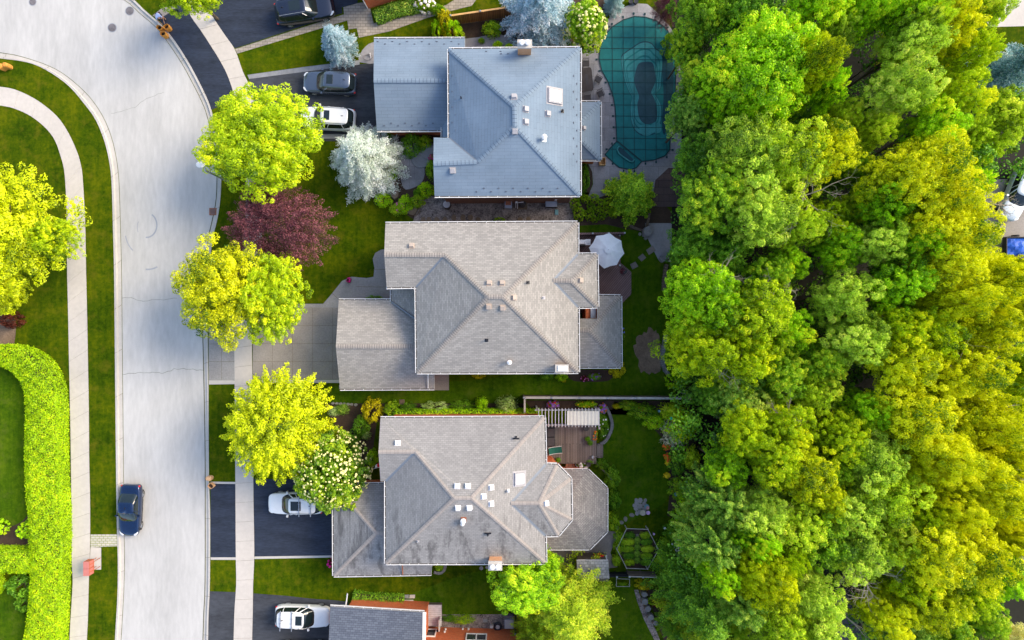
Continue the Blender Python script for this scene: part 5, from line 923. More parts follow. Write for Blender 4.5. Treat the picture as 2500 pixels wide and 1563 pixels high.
# low foundation hedges
def hedge(pts, wd, h, lm, label, dens=520, leaf=.055, name='hedge', cat='hedge', rnd=.5, top_noise=.17, seed=3):
    """clipped hedge: leaves over the top and sides of a dark twiggy core. pts px at mid height; wd metres or list"""
    rg = np.random.default_rng(seed); q = smooth_line(pts, 6); W = [P(x, y, h*.9) for x, y in q]; n = len(W); ws = np.interp(np.linspace(0, 1, n), np.linspace(0, 1, len(wd)), wd) if isinstance(wd, list) else [wd]*n
    o = W[n//2].copy(); o.z = 0; C = []; N = []; Tn = []; core = MB(); rowsL = []; rowsR = []
    for i in range(n):
        d = (W[min(i+1, n-1)]-W[max(i-1, 0)]); d.z = 0; d.normalize(); s = Vector((-d.y, d.x, 0)); rowsL.append((W[i]+s*ws[i]/2)); rowsR.append((W[i]-s*ws[i]/2))
    for i in range(n-1):
        a, b, c, d = [np.array(v) for v in (rowsL[i], rowsR[i], rowsR[i+1], rowsL[i+1])]; mid = (a+b+c+d)/4; ln = np.linalg.norm((a+b)/2-(c+d)/2); wv = np.linalg.norm(a-b)
        m = int(dens*ln*wv); u = rg.uniform(0, 1, (m, 1)); v = rg.uniform(0, 1, (m, 1)); p = (a*(1-u)+b*u)*(1-v)+(d*(1-u)+c*u)*v
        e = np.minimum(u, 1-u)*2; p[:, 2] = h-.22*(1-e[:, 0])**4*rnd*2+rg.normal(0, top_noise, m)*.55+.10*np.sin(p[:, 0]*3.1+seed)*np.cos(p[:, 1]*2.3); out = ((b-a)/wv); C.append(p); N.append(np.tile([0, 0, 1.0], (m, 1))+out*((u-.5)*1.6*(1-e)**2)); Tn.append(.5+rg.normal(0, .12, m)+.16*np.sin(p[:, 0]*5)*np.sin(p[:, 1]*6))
        for (p0, p1, sg) in ((a, d, -1), (b, c, 1)):
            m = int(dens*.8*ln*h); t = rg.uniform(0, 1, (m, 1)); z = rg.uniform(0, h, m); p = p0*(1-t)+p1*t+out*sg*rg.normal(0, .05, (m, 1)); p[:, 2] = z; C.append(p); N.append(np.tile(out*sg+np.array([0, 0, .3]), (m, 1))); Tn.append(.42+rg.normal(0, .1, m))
        al, bl, cl, dl = [Vector(v)*1.0 for v in (a, b, c, d)]; f = .12
        al, bl, cl, dl = al.lerp(bl, f), bl.lerp(al, f), cl.lerp(dl, f), dl.lerp(cl, f)
        zt = h-.22; k = lambda v, z: Vector((v.x, v.y, z))-o
        core.face([k(al, zt), k(bl, zt), k(cl, zt), k(dl, zt)]); core.face([k(al, 0), k(al, zt), k(dl, zt), k(dl, 0)]); core.face([k(bl, 0), k(cl, 0), k(cl, zt), k(bl, zt)])
    for (p0, p1, p) in ((rowsL[0], rowsR[0], 0), (rowsL[-1], rowsR[-1], -1)):
        a, b = np.array(p0), np.array(p1); m = int(dens*.8*np.linalg.norm(a-b)*h); t = rg.uniform(0, 1, (m, 1)); q_ = a*(1-t)+b*t; q_[:, 2] = rg.uniform(0, h, m); C.append(q_); N.append(np.tile([0, 0, .4], (m, 1))+rg.normal(0, .7, (m, 3))); Tn.append(np.full(m, .42))
    me = leafmesh('hedge_foliage', np.concatenate(C)-np.array(o), np.concatenate(N), leaf, np.concatenate(Tn), seed=seed); me.materials.append(L[lm])
    rt = empty(name, o, label, cat); ob = bpy.data.objects.new('foliage', me); col.objects.link(ob); ob.parent = rt
    core.build('twiggy_core', M['mulch'], parent=rt); return rt
hedge([(-30,869),(10,869),(45,880),(78,906),(98,950),(103,1010),(102,1080),(104,1180),(110,1260),(112,1345),(111,1420),(106,1500),(100,1570),(95,1650)], [1.5,1.8,2.2,2.5,2.6,2.65,2.7,2.7,2.6,2.4,2.5,2.7,2.9], 1.5, 'hedge', 'long clipped lime hedge curving along the left sidewalk', 720, .052)
hedge([(-60,1371),(0,1371),(78,1372)], 1.8, 1.45, 'hedge', 'short arm of clipped lime hedge running to the left edge', 720, .052, seed=5)
hedge([(-42,1392),(-24,1440),(-14,1450)], 1.0, 1.3, 'hedge', 'thin lime hedge end at the left edge below the arm', 720, .052, seed=6)
hedge([(965,1014),(1130,1012),(1318,1013)], .75, 1.1, 'bright', 'low bright green hedge along the upper wall of the weathered roof house', 420, .06, seed=7)
hedge([(860,1461),(900,1468),(985,1472)], 1.2, .5, 'deep', 'low dark ground cover hedge along the red brick garage', 420, .05, seed=8)
hedge([(915,42),(965,22),(1025,10)], 1.15, .5, 'bluegreen', 'bluish ground cover bed under the top house window wall', 420, .07, seed=9)
# ------------------------------------------------------------------ the wood
W_ = 'trees of the wood on the right side'
wood = [
 (1702,45,76,11,'ash3','mid','dark mixed tree at the upper left corner of the wood by the pool'), (1790,55,70,11,'ash1','deep','dark green tree behind the pool top in the wood'), (1668,135,44,8,'ash1','mid','dark tree bulging over the upper right pool edge'),
 (1700,210,60,9,'ash3','mid','mid green tree right of the pool middle'), (1668,300,52,9,'ash1','bluegreen','bluish tree crowding the lower right of the pool'), (1700,395,66,10,'ash4','deep','dark tree below the pool in the wood edge'),
 (1990,25,86,13,'ash2','bright','bright tree at the top edge left of centre of the wood'), (2075,60,60,12,'ash1','bright','bright tree at the top edge near the dark gap'), (2010,110,50,11,'ash4','pale','pale tree poking between bright crowns near the top'),
 (2180,30,86,13,'ash2','bright','green tree at the top edge above the silvery crowns'), (2290,80,92,13,'plume','gold','tall yellow green tree near the top right drive'), (2385,45,52,10,'ash3','olive','olive tree touching the top right drive'), (2345,150,72,12,'plume','lime','feathery lime tree left of the teal spruce'),
 (1850,185,150,14,'maple1','bright','great bright green crown right of the pool'), (1945,180,82,14.5,'maple2','lime2','golden side of the great crown right of the pool'), (1760,250,80,12,'maple3','bright','lower left shoulder of the great bright crown'), (1985,230,60,13,'maple3','bright','small bright crown right of the great one'),
 (2190,130,72,13.5,'ash4','pale','upper silvery green crown in the top of the wood'), (2160,235,78,13.5,'ash2','pale','lower silvery green crown beneath its twin'), (2215,95,42,14,'ash3','olive','yellow tipped crown with a bare twig at the top'), (2300,255,70,12,'ash3','lime','lime crown below the feathery pair'),
 (2240,330,70,12,'ash3','bright','green crown above the yellow slope of the wood'), (2100,335,48,11,'ash1','olive','olive crown beside the dead grey branches'), (2350,330,60,9,'plume','olive','loose olive tree below the teal spruce'), (2440,300,72,9,'ash3','olive','wide olive tree at the right edge'), (2430,255,36,5,'ash1','mid','dark little tree under the teal spruce'), (2360,450,46,9,'plume','bright','green feathery tree left of the silver car'), (2395,360,52,8,'plume','olive','olive tree above the silver car'),
 (1800,395,100,13,'ash4','pale','pale ash crown right below the pool'), (1900,410,100,13.5,'ash2','olive','ash crown with golden top in the middle left of the wood'), (1980,390,80,13.5,'ash4','yellow','golden ash crown left of the dead branches'), (1720,490,90,12,'ash1','mid','broad green ash above the taupe garden corner'), (1830,530,90,13,'ash4','pale','pale ash bulging in the middle of the left wood'), (1920,560,60,12,'ash1','olive','olive crown below the golden ash'),
 (1690,600,66,9,'ash3','deep','dark low tree behind the stepping stones'), (1760,620,60,9,'ash1','deep','dark low tree beside the deep gap'), (1655,625,34,6,'ash1','deep','small dark tree over the stone landing'),
 (2230,430,90,14,'ash2','yellow','yellow topped tree at the crown of the yellow slope'), (2150,470,86,14,'ash1','yellow','yellow tree with pale twigs at the upper slope'), (2262,500,90,14,'ash2','yellow','bright yellow tree with white sunlit edge'), (2120,520,62,13,'ash4','bright','round green crown set into the yellow slope'), (2210,560,84,14,'ash3','yellow','yellow crown on the left of the middle slope'), (2292,600,84,14,'ash2','yellow','yellow crown reaching toward the brown drive'), (2110,600,62,13,'ash4','pale','pale round crown in the centre of the wood'), (2185,605,52,13.5,'ash4','bright','green puff crown beside the pale centre one'), (2260,650,84,14,'ash1','yellow','golden crown below the middle of the slope'),
 (1985,545,58,11,'ash3','lime','lime crown right of the fallen twig'), (2020,610,66,11,'ash1','bright','green crown by the bare branches in the centre'), (1905,650,52,10,'ash3','bright','small crown near the tangle of bare branches'), (1850,680,56,11,'ash1','mid','green crown above the big left maple'),
 (1715,735,105,12,'maple1','bright','upper part of the big bright tree beside the taupe garden'), (1700,850,92,12,'maple2','lime','lower part of the big bright tree beside the taupe garden'), (1830,770,96,12.5,'ash1','lime','lime crown right of the big bright tree'), (1800,870,92,12,'maple3','lime','lime crown with bare twigs above the fence end'), (1905,800,60,11,'ash3','bright','green crown between lime and pale trees'),
 (2030,730,72,12.5,'ash4','pale','pale crown with golden shoulder in the lower centre'), (2060,830,72,13,'ash4','pale','pale grey green crown beneath its golden neighbour'), (2150,700,76,13,'ash1','bright','green crown left of the golden ones in the lower middle'), (1980,880,62,11,'ash1','mid','mid green crown above the brown twig'),
 (2280,730,84,14,'maple2','yellow','yellow crown of the right middle slope'), (2380,700,82,13,'maple1','yellow','yellow maple crown near the right edge'), (2455,680,60,12,'maple3','yellow','golden maple below the blue tarp'), (2460,760,76,12,'maple2','yellow','golden maple at the right edge halfway down'), (2360,810,90,13,'maple1','yellow','broad golden crown above the dead tree'), (2230,810,76,13,'ash2','lime','lime crown at the lower middle'), (2150,800,62,13,'ash3','lime','lime crown left of the lower middle one'),
 (2165,890,86,13.5,'ash2','lime2','lime and gold crown in the lower middle'), (2245,920,62,13,'ash1','yellow','yellow crown left of the fallen trunk'), (2320,910,76,13.5,'ash2','yellow','yellow crown left of the dead tree'), (2470,900,46,11,'ash3','lime','lime crown right of the dead tree'), (2180,1000,92,14,'ash2','yellow','large golden crown in the lower middle of the wood'), (2270,1010,60,12,'ash3','yellow','golden crown beneath the curved trunk'), (2370,1020,90,13,'maple2','yellow','golden crown below the dead tree'), (2430,1090,70,12,'maple1','yellow','golden crown by the brown planked structure'), (2450,980,50,11,'ash3','lime','lime crown by the right edge below the dead tree'),
 (1790,950,76,10,'ash3','bluegreen','bluish tree right of the fence end'), (1720,960,52,8,'ash1','deep','dark tree right after the fence end'), (1880,910,70,11,'ash1','mid','mid green tree among the lower left crowns'), (1960,950,60,11,'ash3','olive','olive tree right of the shadow gap'),
 (1800,1040,66,12,'ash4','lime','bright lime crown near the cream plumes'), (1895,1020,70,12,'ash3','lime','lime crown beside the brown twig'), (1870,1110,76,12,'ash1','lime','lime crown with small bare twigs'), (1760,1130,60,10,'ash3','bright','green crown right of the flower border'), (1930,1130,82,12.5,'ash2','lime2','golden lime crown in the lower left wood'), (1985,1190,60,12,'ash1','lime2','yellow crown lower left of centre'), (2020,1060,76,12,'ash1','lime','lime crown right of the brown branches'), (2080,990,56,12,'ash3','bright','green crown between golden neighbours'), (2000,1130,56,11,'ash1','mid','mid green crown in the lower left wood'),
 (2085,1110,82,13,'ash4','pale','pale tree left of the golden lower slope'), (2130,1190,80,13,'ash4','olive','olive pale tree in the lower centre'), (2050,1220,76,12.5,'ash4','pale','pale tree right of the conifers'), (2250,1110,92,14,'maple2','yellow','golden maple crown in the lower right'), (2350,1170,96,14,'maple1','yellow','large golden maple crown in the lower right corner area'), (2270,1220,76,13.5,'maple3','yellow','golden maple crown beneath another'), (2430,1200,72,13,'maple3','yellow','golden maple by the grey roofed corner'), (2450,1300,62,12,'maple2','yellow','golden maple below the grey roofed corner'), (2200,1240,60,12,'ash1','lime','lime crown left of the golden maples'),
 (1760,1220,82,11,'plume','bluegreen','dark bluish tree right of the curved lawn'), (1840,1240,72,12,'ash4','pale','pale green tree above the brightest lower crown'), (1910,1270,82,12,'ash1','olive','olive tree right of the pale lower one'), (1980,1290,82,12,'ash4','mid','green tree in the lower centre of the wood'), (2060,1320,82,12,'ash4','pale','silvery tree above the asphalt path'), (2140,1300,76,12,'ash3','olive','olive tree above the bare grey twigs'),
 (1735,1320,80,12,'plume','bluegreen','bluish conifer like tree beside the vegetable bed'), (1825,1300,62,12.5,'maple3','bright','bright crown above the yellow topped one'), (1850,1385,82,13.5,'maple1','lime2','brightest yellow green crown in the lower left wood'), (1740,1380,46,12,'ash3','bright','bright small crown left of the brightest one'), (1890,1340,50,13,'maple3','lime','lime crown attached above the brightest one'),
 (2240,1330,92,14,'ash2','yellow','golden crown of the lower right slope'), (2340,1330,82,13.5,'ash2','yellow','golden crown near the lower right'), (2180,1390,66,12,'ash3','lime','lime crown beside the grey bare twigs'), (2330,1420,90,12.5,'plume','lime','feathery lime crown near the bottom right'), (2240,1440,76,12,'ash1','lime2','golden green crown near the bottom'), (2430,1400,66,10,'plume','bright','green feathery crown at the lower right edge'),
 (2130,1470,66,12,'ash3','lime2','golden green crown beside the asphalt path'), (2190,1530,66,10,'ash4','bluegreen','dark bluish crown at the bottom edge'), (2290,1540,70,10,'ash3','mid','mid green crown at the bottom edge'), (1960,1440,76,12,'ash4','pale','pale tree left of the asphalt path'), (1975,1530,72,12,'ash4','pale','pale tree at the bottom edge left of the path'), (1800,1460,72,12,'plume','bluegreen','dark feathery tree below the brightest crown'), (1880,1500,72,12,'ash4','olive','olive gold tree near the bottom edge'),
 (1690,1450,90,11,'pine','deep','dark soft conifer above the bottom edge'), (1720,1530,84,12,'pine','pine','soft conifer with golden tip at the bottom edge'), (1640,1530,30,5,'pine','deep','low conifer by the boulder bed'), (1785,1535,50,8,'ash3','mid','low green tree at the bottom edge'),
 (2440,1560,70,8,'maple2','brown','tan and peach coloured tree in the bottom right corner'), (2385,1500,50,8,'ash1','mid','dark tree above the tan one'), (2340,1560,40,6,'maple3','brown','smaller tan tree left of its twin at the bottom'), (2030,300,46,10,'ash3','olive','olive crown just above the dead grey branches'), (2060,420,50,9,'ash1','mid','dark crown under the dead grey branches'), (2060,520,50,10,'ash1','olive','olive crown below the dead grey branches'),
]
for i, (x, y, r_, hh, pr, lm, lb) in enumerate(wood):
    leafy({'m': 'maple_tree', 'a': 'broadleaf_tree', 'p': 'feathery_tree'}[pr[0]] if pr != 'pine' else 'pine_tree', pr, x, y, r_*1.03, hh, lm, lb, 'tree', W_, rz=(i*2.399) % 6.283)
rg = np.random.default_rng(5)
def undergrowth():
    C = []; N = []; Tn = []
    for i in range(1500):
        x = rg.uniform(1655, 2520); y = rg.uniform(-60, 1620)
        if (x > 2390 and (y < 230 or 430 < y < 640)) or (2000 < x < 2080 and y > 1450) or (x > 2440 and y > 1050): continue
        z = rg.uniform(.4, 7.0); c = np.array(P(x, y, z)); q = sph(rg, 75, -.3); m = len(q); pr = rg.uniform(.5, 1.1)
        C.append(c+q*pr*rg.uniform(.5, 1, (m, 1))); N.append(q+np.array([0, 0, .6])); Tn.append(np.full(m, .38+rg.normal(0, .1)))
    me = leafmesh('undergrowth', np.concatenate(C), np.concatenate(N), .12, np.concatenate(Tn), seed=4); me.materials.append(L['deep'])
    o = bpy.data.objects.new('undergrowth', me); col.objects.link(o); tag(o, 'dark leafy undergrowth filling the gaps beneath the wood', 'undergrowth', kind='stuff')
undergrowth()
def dead(px, py, h, R, label, seed, lean=(0, 0), n=7):
    rnd = random.Random(seed); c = P(px, py, h); rt = empty('dead_tree', (c.x-lean[0], c.y-lean[1], 0), label, 'dead tree'); mb = MB(); tr = MB()
    top = Vector((lean[0], lean[1], h*.72)); tr.tube((0, 0, 0), top, .15, .09, 7); tr.build('trunk', M['deadwood'], parent=rt, smooth=True)
    def br(p, d, l, r, k):
        q = p
        for _ in range(3):
            d = (d+Vector((rnd.gauss(0, .22), rnd.gauss(0, .22), rnd.gauss(0, .10)))).normalized(); q2 = q+d*l/3; mb.tube(q, q2, r, r*.8, 4, cap=False); r *= .8; q = q2
            if k: br(q, (d+Vector((rnd.gauss(0, .7), rnd.gauss(0, .7), rnd.gauss(0, .2)))).normalized(), l*.62, r*.7, k-1)
    for i in range(n):
        a = 6.283*i/n+rnd.gauss(0, .3); br(top, Vector((math.cos(a), math.sin(a), .35+rnd.random()*.3)), R, .055, 3)
    mb.build('branches', M['deadwood'], parent=rt); return rt
dead(2022,452,13.5,2.0,'dead tree with pale tangled branches in the upper middle of the wood',1,(.5,.2),6)
dead(2430,958,12.5,2.6,'large dead tree with fanned pale branches near the right edge',2,(.3,-.3),7)
dead(1793,665,12,1.2,'small dead tree above the big bright tree',3,(0,0),5)
dead(1808,892,12.5,1.2,'small bare grey tree above the fence end',4,(0,0),6)
dead(1950,700,13.5,1.0,'single pale forked twig in the left middle of the wood',5,(-.6,.2),3)
dead(1978,1030,12.5,1.3,'reddish bare branches between lime crowns',6,(.5,.3),4)
dead(2190,1450,13,1.8,'grey bare branches above the asphalt path',7,(0,.4),6)
dead(2095,1535,9,1.7,'bare twigs beside the asphalt path at the bottom',8,(0,0),6)
dead(2460,495,3.2,.9,'dry pale brush beside the silver car',9,(0,0),8)
dead(1950,1160,12.8,.9,'tiny bare twig in the golden lime crown',10,(0,0),4)
# ------------------------------------------------------------------ vehicles
def paint(name, c, rough=.22, metal=.35): return plain(name, c, rough, metal, .6, 1.0, .03)
def car(label, pt, px, py, ang, L_, W, Hh, kind='suv', roofbars=0, rails=False, sun=None, name='parked_car', roofm=None, z0=0.0):
    q = P(px, py, Hh*.6); rt = empty(name, (q.x, q.y, z0), label, 'car', rz=math.radians(ang)); w = W/2; l = L_/2
    suv = kind == 'suv'; bz = 1.00 if suv else .90
    st = [(-1,.50,.58),(-.992,.70,.74),(-.97,.84,bz*.92),(-.90,.93,bz),(-.78,.975,bz),(-.6,1,bz),(-.3,1,bz),(0,1,bz),(.25,.995,bz*.99),(.42,.985,bz*.97),(.58,.97,bz*.945),(.74,.935,bz*.90),(.86,.87,bz*.84),(.94,.76,bz*.76),(.985,.58,bz*.66),(1,.38,bz*.56)]
    rows = []
    for x, hw, zt in st:
        e = hw*w; a = [(e*.93,.24),(e*.99,.40),(e*1.0,.58 if zt > .7 else zt*.75),(e*.985,zt*.84),(e*.95,zt-.05),(e*.86,zt-.005),(e*.62,zt+.03),(e*.3,zt+.045),(0,zt+.05)]
        a += [(-y, z) for y, z in a[-2::-1]]; rows.append([Vector((x*l, y, z)) for y, z in a])
    mb = MB()
    for r0, r1 in zip(rows, rows[1:]):
        for i in range(len(r0)-1): mb.face([r0[i], r0[i+1], r1[i+1], r1[i]][::-1])
    mb.face(rows[0][::1]); mb.face(rows[-1][::-1]); mb.face([r[0] for r in rows]+[r[-1] for r in rows[::-1]])
    body = mb.build('body', pt, parent=rt, smooth=True, weld=True)
    md = body.modifiers.new('edge', 'SUBSURF'); md.levels = 1; md.render_levels = 1
    # greenhouse: rounded rings from the belt line up to the roof
    if suv: xb0, xb1, xr0, xr1 = -.955*l, .46*l, -.80*l, .13*l
    else: xb0, xb1, xr0, xr1 = -.70*l, .40*l, -.36*l, .04*l
    yb, yr = w*.93, w*.74; N = 40
    def se(x0, x1, y, z, pf, pr, bow):
        out = []
        for i in range(N):
            t = 6.28319*i/N+.0785; c, s_ = math.cos(t), math.sin(t); pw = pf if c > 0 else pr
            X = math.copysign(abs(c)**pw, c); Y = math.copysign(abs(s_)**pw, s_)
            out.append(Vector(((x0+x1)/2+(x1-x0)/2*X, y*Y*(1-bow*max(0, -X)*.5), z+.0*X)))
        return out
    rings = [se(xb0, xb1, yb, bz-.01, .50, .42, .12), se(xb0*.52+xr0*.48, xb1*.52+xr1*.48, (yb+yr)/2+.03, bz+(Hh-bz)*.52, .46, .40, .10), se(xr0, xr1, yr, Hh-.075, .42, .38, .08)]
    g = MB(); fr = MB()
    for k in range(2):
        A, B = rings[k], rings[k+1]
        for i in range(N):
            j = (i+1) % N; f_ = [A[i], A[j], B[j], B[i]]; g.face(f_)
    gl = g.build('windows', M['autoglass'], parent=rt, smooth=True, weld=True)
    def strip(idx, wd_, nm):
        pp = MB()
        for k in range(2):
            a, b = rings[k][idx], rings[k+1][idx]; c = Vector(((xr0+xr1)/2, 0, a.z)); o_ = (Vector((a.x-c.x, a.y*3, 0))).normalized()*.012
            pp.tube(a+o_, b+o_, wd_, wd_*.9, 6, cap=False)
        pp.build(nm, pt, parent=rt, smooth=True)
    ib = lambda t: min(range(N), key=lambda i: abs(rings[0][i].x-(xb0+(xb1-xb0)*t))+(0 if rings[0][i].y > 0 else 99))
    for t in ((.80, .52, .24) if suv else (.82, .50, .16)):
        i = ib(t); strip(i, .045 if t in (.80, .82, .16) else .03, 'pillar'); strip((N-1-i) % N, .045 if t in (.80, .82, .16) else .03, 'pillar')
    rf = MB(); R0 = [v+Vector((0, 0, -.012)) for v in se(xr0-.05, xr1+.03, yr+.025, Hh-.075, .42, .38, .08)]; R1 = se(xr0*.96, xr1-.04, yr*.93, Hh-.02, .5, .45, .08); R2 = se(xr0*.6+xr1*.1, xr1*.5, yr*.55, Hh, .6, .6, .08)
    for A, B in ((R0, R1), (R1, R2)):
        for i in range(N): j = (i+1) % N; rf.face([A[i], A[j], B[j], B[i]])
    rf.face(R2); rf.build('car_roof', roofm or pt, parent=rt, smooth=True, weld=True)
    if sun:
        s = MB(); x0, x1 = sun; s.box(((xr0+(xr1-xr0)*(x0+x1)/2), 0, Hh-.012), ((xr1-xr0)*(x1-x0), yr*1.15, .022), top=.97); s.build('sunroof', M['autoglass'], parent=rt)
    if rails:
        for sg in (1, -1): s = MB(); s.tube((xr0+.1, yr*.90*sg, Hh+.02), (xr1-.12, yr*.90*sg, Hh+.02), .022, n=6); [s.box((x, yr*.90*sg, Hh-.07), (.08, .04, .09)) for x in (xr0+.15, (xr0+xr1)/2, xr1-.2)]; s.build('roof_rail', M['steel'], parent=rt)
    for i in range(roofbars):
        s = MB(); x = xr0+(xr1-xr0)*(.14+.44*i); s.box((x, 0, Hh+.08), (.07, W*.92, .03)); [s.box((x, sg*yr*.90, Hh-.02), (.12, .05, .10)) for sg in (1, -1)]; [s.box((x, y_, Hh+.11), (.13, .10, .06), top=.7) for y_ in (-.2, .2)]; s.build('roof_bar', M['steel'], parent=rt)
    s = MB(); s.box((xr0+.42, 0, Hh-.01), (.20, .05, .07), top=.4); s.build('antenna', M['black'], parent=rt)
    for sg in (1, -1):
        s = MB(); s.box((xb1-.50, sg*(w+.06), bz-.02), (.15, .24, .15), rz=-sg*.25, top=.75); s.build('side_mirror', pt, parent=rt)
        s = MB(); s.lathe((0, 0, 0), [(.05, -.02), (.15, 0), (.16, .04), (.08, .07)], 12, sx=1.5, sy=.75); R_ = Matrix.Rotation(-sg*.75, 4, 'Z'); s.v = [R_ @ v+Vector((l*.875, sg*w*.68, bz*.755)) for v in s.v]; s.build('headlight', M['lamp_clear'], parent=rt, smooth=True)
        s = MB(); s.lathe((0, 0, 0), [(.05, -.02), (.13, 0), (.13, .05), (.07, .09)], 12, sx=.8, sy=1.2); R_ = Matrix.Rotation(sg*.5, 4, 'Z'); s.v = [R_ @ v+Vector((-l*.925, sg*w*.77, bz*.80)) for v in s.v]; s.build('taillight', M['lamp_red'], parent=rt, smooth=True)
        s = MB(); s.box((0, sg*(w*.925), .24), (L_*.42, .05, .08)); s.build('sill', M['black'], parent=rt)
        for x in (-.60*l, .60*l):
            s = MB(); r = .34; s.lathe((0, 0, 0), [(r*.8, -.11), (r, -.08), (r, .08), (r*.8, .11)], 20); s.v = [Vector((v.x+x, sg*(w-.15)+v.z*sg, v.y+r)) for v in s.v]
            wh = s.build('wheel', M['tyre'], parent=rt, smooth=True); s = MB(); s.lathe((0, 0, 0), [(r*.66, .07), (r*.64, .115), (r*.2, .10), (.02, .12)], 14)
            for k in range(5): a = k*1.2566; s.tube((0, 0, .12), (r*.6*math.cos(a), r*.6*math.sin(a), .115), .035, .02, 4)
            s.v = [Vector((v.x+x, sg*(w-.15)+v.z*sg, v.y+r)) for v in s.v]; s.build('rim', M['rim'], parent=wh, smooth=True)
            s = MB(); s.lathe((0, 0, 0), [(r*1.18, -.02), (r*1.18, .0)], 20); s.v = [Vector((v.x+x, sg*(w-.055)+v.z*sg, max(.2, v.y+r))) for v in s.v]; s.build('wheel_arch', M['black'], parent=rt)
    g = MB(); g.box((l*.965, 0, .40), (.08, w*.9, .20)); g.build('grille', M['black'], parent=rt)
    return rt
pb = paint('black_car_paint', (.022, .030, .055), .16, .65); pg = paint('blue_grey_car_paint', (.10, .13, .18), .25, .6); pw = paint('white_car_paint', (.80, .80, .79), .25, 0); pn = paint('navy_car_paint', (.003, .020, .075), .2, .5); ps = paint('silver_car_paint', (.62, .68, .72), .25, .2)
car('black car with glass roof and bright window trim on the top driveway', pb, 741, 20, 9.5, 5.1, 2.0, 1.72, rails=True, sun=(.42, .82))
car('blue grey car parked nose out on the blue roofed house driveway', pg, 803, 200, 177.5, 4.6, 1.86, 1.62, sun=(.62, .88))
car('white car half under the big lime maple beside the blue grey car', pw, 797, 287, 177, 4.75, 1.92, 1.72, rails=True, sun=(.66, .88))
car('white car with roof cross bars under the cream flowering tree', pw, 719, 1231, 180, 4.7, 1.86, 1.62, rails=True, roofbars=2, sun=(.52, .92))
car('white car with bike carrier bars on the bottom driveway', pw, 737, 1508, -1.5, 4.7, 1.85, 1.62, roofbars=2, sun=(.70, .95))
car('dark navy sedan parked against the kerb on the street', pn, 312, 1249, -92.5, 4.45, 1.78, 1.45, 'sedan', sun=None, z0=-.12)
car('silver white car cut by the right edge of the picture', ps, 2490, 472, 248, 4.7, 1.85, 1.6, sun=(.3, .7))
car('dark car whose side just shows at the very bottom edge', pb, 735, 1598, 0, 4.6, 1.85, 1.55)
# trailer with tarp at the right edge
rt = empty('utility_trailer', P(2475, 605), 'small dark trailer loaded with a blue tarp at the right edge', 'trailer')
g = MB(); g.box((0, 0, .45), (2.6, 1.6, .08)); [g.box(c, d) for c, d in (((0, .8, .45), (2.6, .06, .5)), ((0, -.8, .45), (2.6, .06, .5)), ((-1.3, 0, .45), (.06, 1.6, .5)), ((1.3, 0, .45), (.06, 1.6, .5)))]; g.build('bed', M['furn'], parent=rt)
g = MB(); rr = random.Random(3)
nx = 9; gr = [[Vector((-1.15+2.3*i/nx, -.7+1.4*j/6, .75+.35*math.sin(math.pi*i/nx)*math.sin(math.pi*j/6)+rr.uniform(-.05, .07))) for j in range(7)] for i in range(nx+1)]
[g.face([gr[i][j], gr[i+1][j], gr[i+1][j+1], gr[i][j+1]]) for i in range(nx) for j in range(6)]; g.build('tarp', M['tarp'], parent=rt)
for x in (-.1,):
    for sg in (1, -1): g = MB(); g.lathe((0, 0, 0), [(.3, -.09), (.3, .09)], 14); g.v = [Vector((v.x+x, v.z+sg*.95, v.y+.3)) for v in g.v]; g.build('wheel', M['tyre'], parent=rt)

# ------------------------------------------------------------------ street furniture
def manhole(px, py, label, r=.34):
    o = P(px, py, -.125); rt = empty('manhole_cover', o, label, 'manhole cover'); g = MB(); g.lathe((0, 0, 0), [(r+.06, 0), (r+.06, .012)], 24); g.build('frame', M['scuff'], parent=rt)
    g = MB(); g.lathe((0, 0, .012), [(r, 0), (r, .012)], 24)
    for i in range(-3, 4):
        for j in range(-3, 4):
            if i*i+j*j < 9: g.box((i*.08, j*.08, .024), (.045, .045, .008))
    g.build('cover', M['iron'], parent=rt)
manhole(317, 27, 'round iron manhole cover nearest the top right kerb'); manhole(274, 68, 'round iron manhole cover in the middle of the upper street'); manhole(80, 5, 'faint manhole cover at the top left edge of the street', .28)
rt = empty('storm_drain', P(520, 517, -.12), 'dark grated storm drain set in the kerb by the purple tree', 'storm drain'); g = MB(); g.box((0, 0, 0), (.62, .62, .03)); g.build('frame', M['rust'], parent=rt)
g = MB(); [g.box((0, -.22+i*.073, .03), (.46, .035, .02)) for i in range(7)]; g.build('grate', M['iron'], parent=rt)
rt = empty('street_lamp', P(580, 455), 'street lamp whose white head peeps out left of the lime maple', 'street lamp'); g = MB(); g.tube((0, 0, 0), (0, 0, 5.9), .09, .06, 10); g.build('pole', M['steel'], parent=rt)
hd = P(489, 402, 6.1)-P(580, 455); g = MB(); g.tube((0, 0, 5.9), hd-Vector((-.3, .2, .1)), .05, .04, 8); g.build('arm', M['steel'], parent=rt)
g = MB(); g.lathe(hd, [(.10, -.12), (.22, -.08), (.26, 0), (.20, .09), (.05, .13)], 16, sx=1.35); g.build('lamp_head', M['white'], parent=rt, smooth=True)
rt = empty('community_mailbox', P(241, 1372), 'rust red pair of community mailboxes on a frame beside the left sidewalk', 'mailbox')
g = MB(); hh = 1.15; mb_ = P(216, 1389, 1.55)-P(241, 1372)
for sy in (-.36, .36): 
    for sx in (-.17, .17): g.tube((sx, sy, 0), (sx, sy, .95), .025, n=6)
g.tube((-.17, -.36, .9), (-.17, .36, .9), .02); g.tube((.17, -.36, .9), (.17, .36, .9), .02); g.build('stand', M['mail_side'], parent=rt)
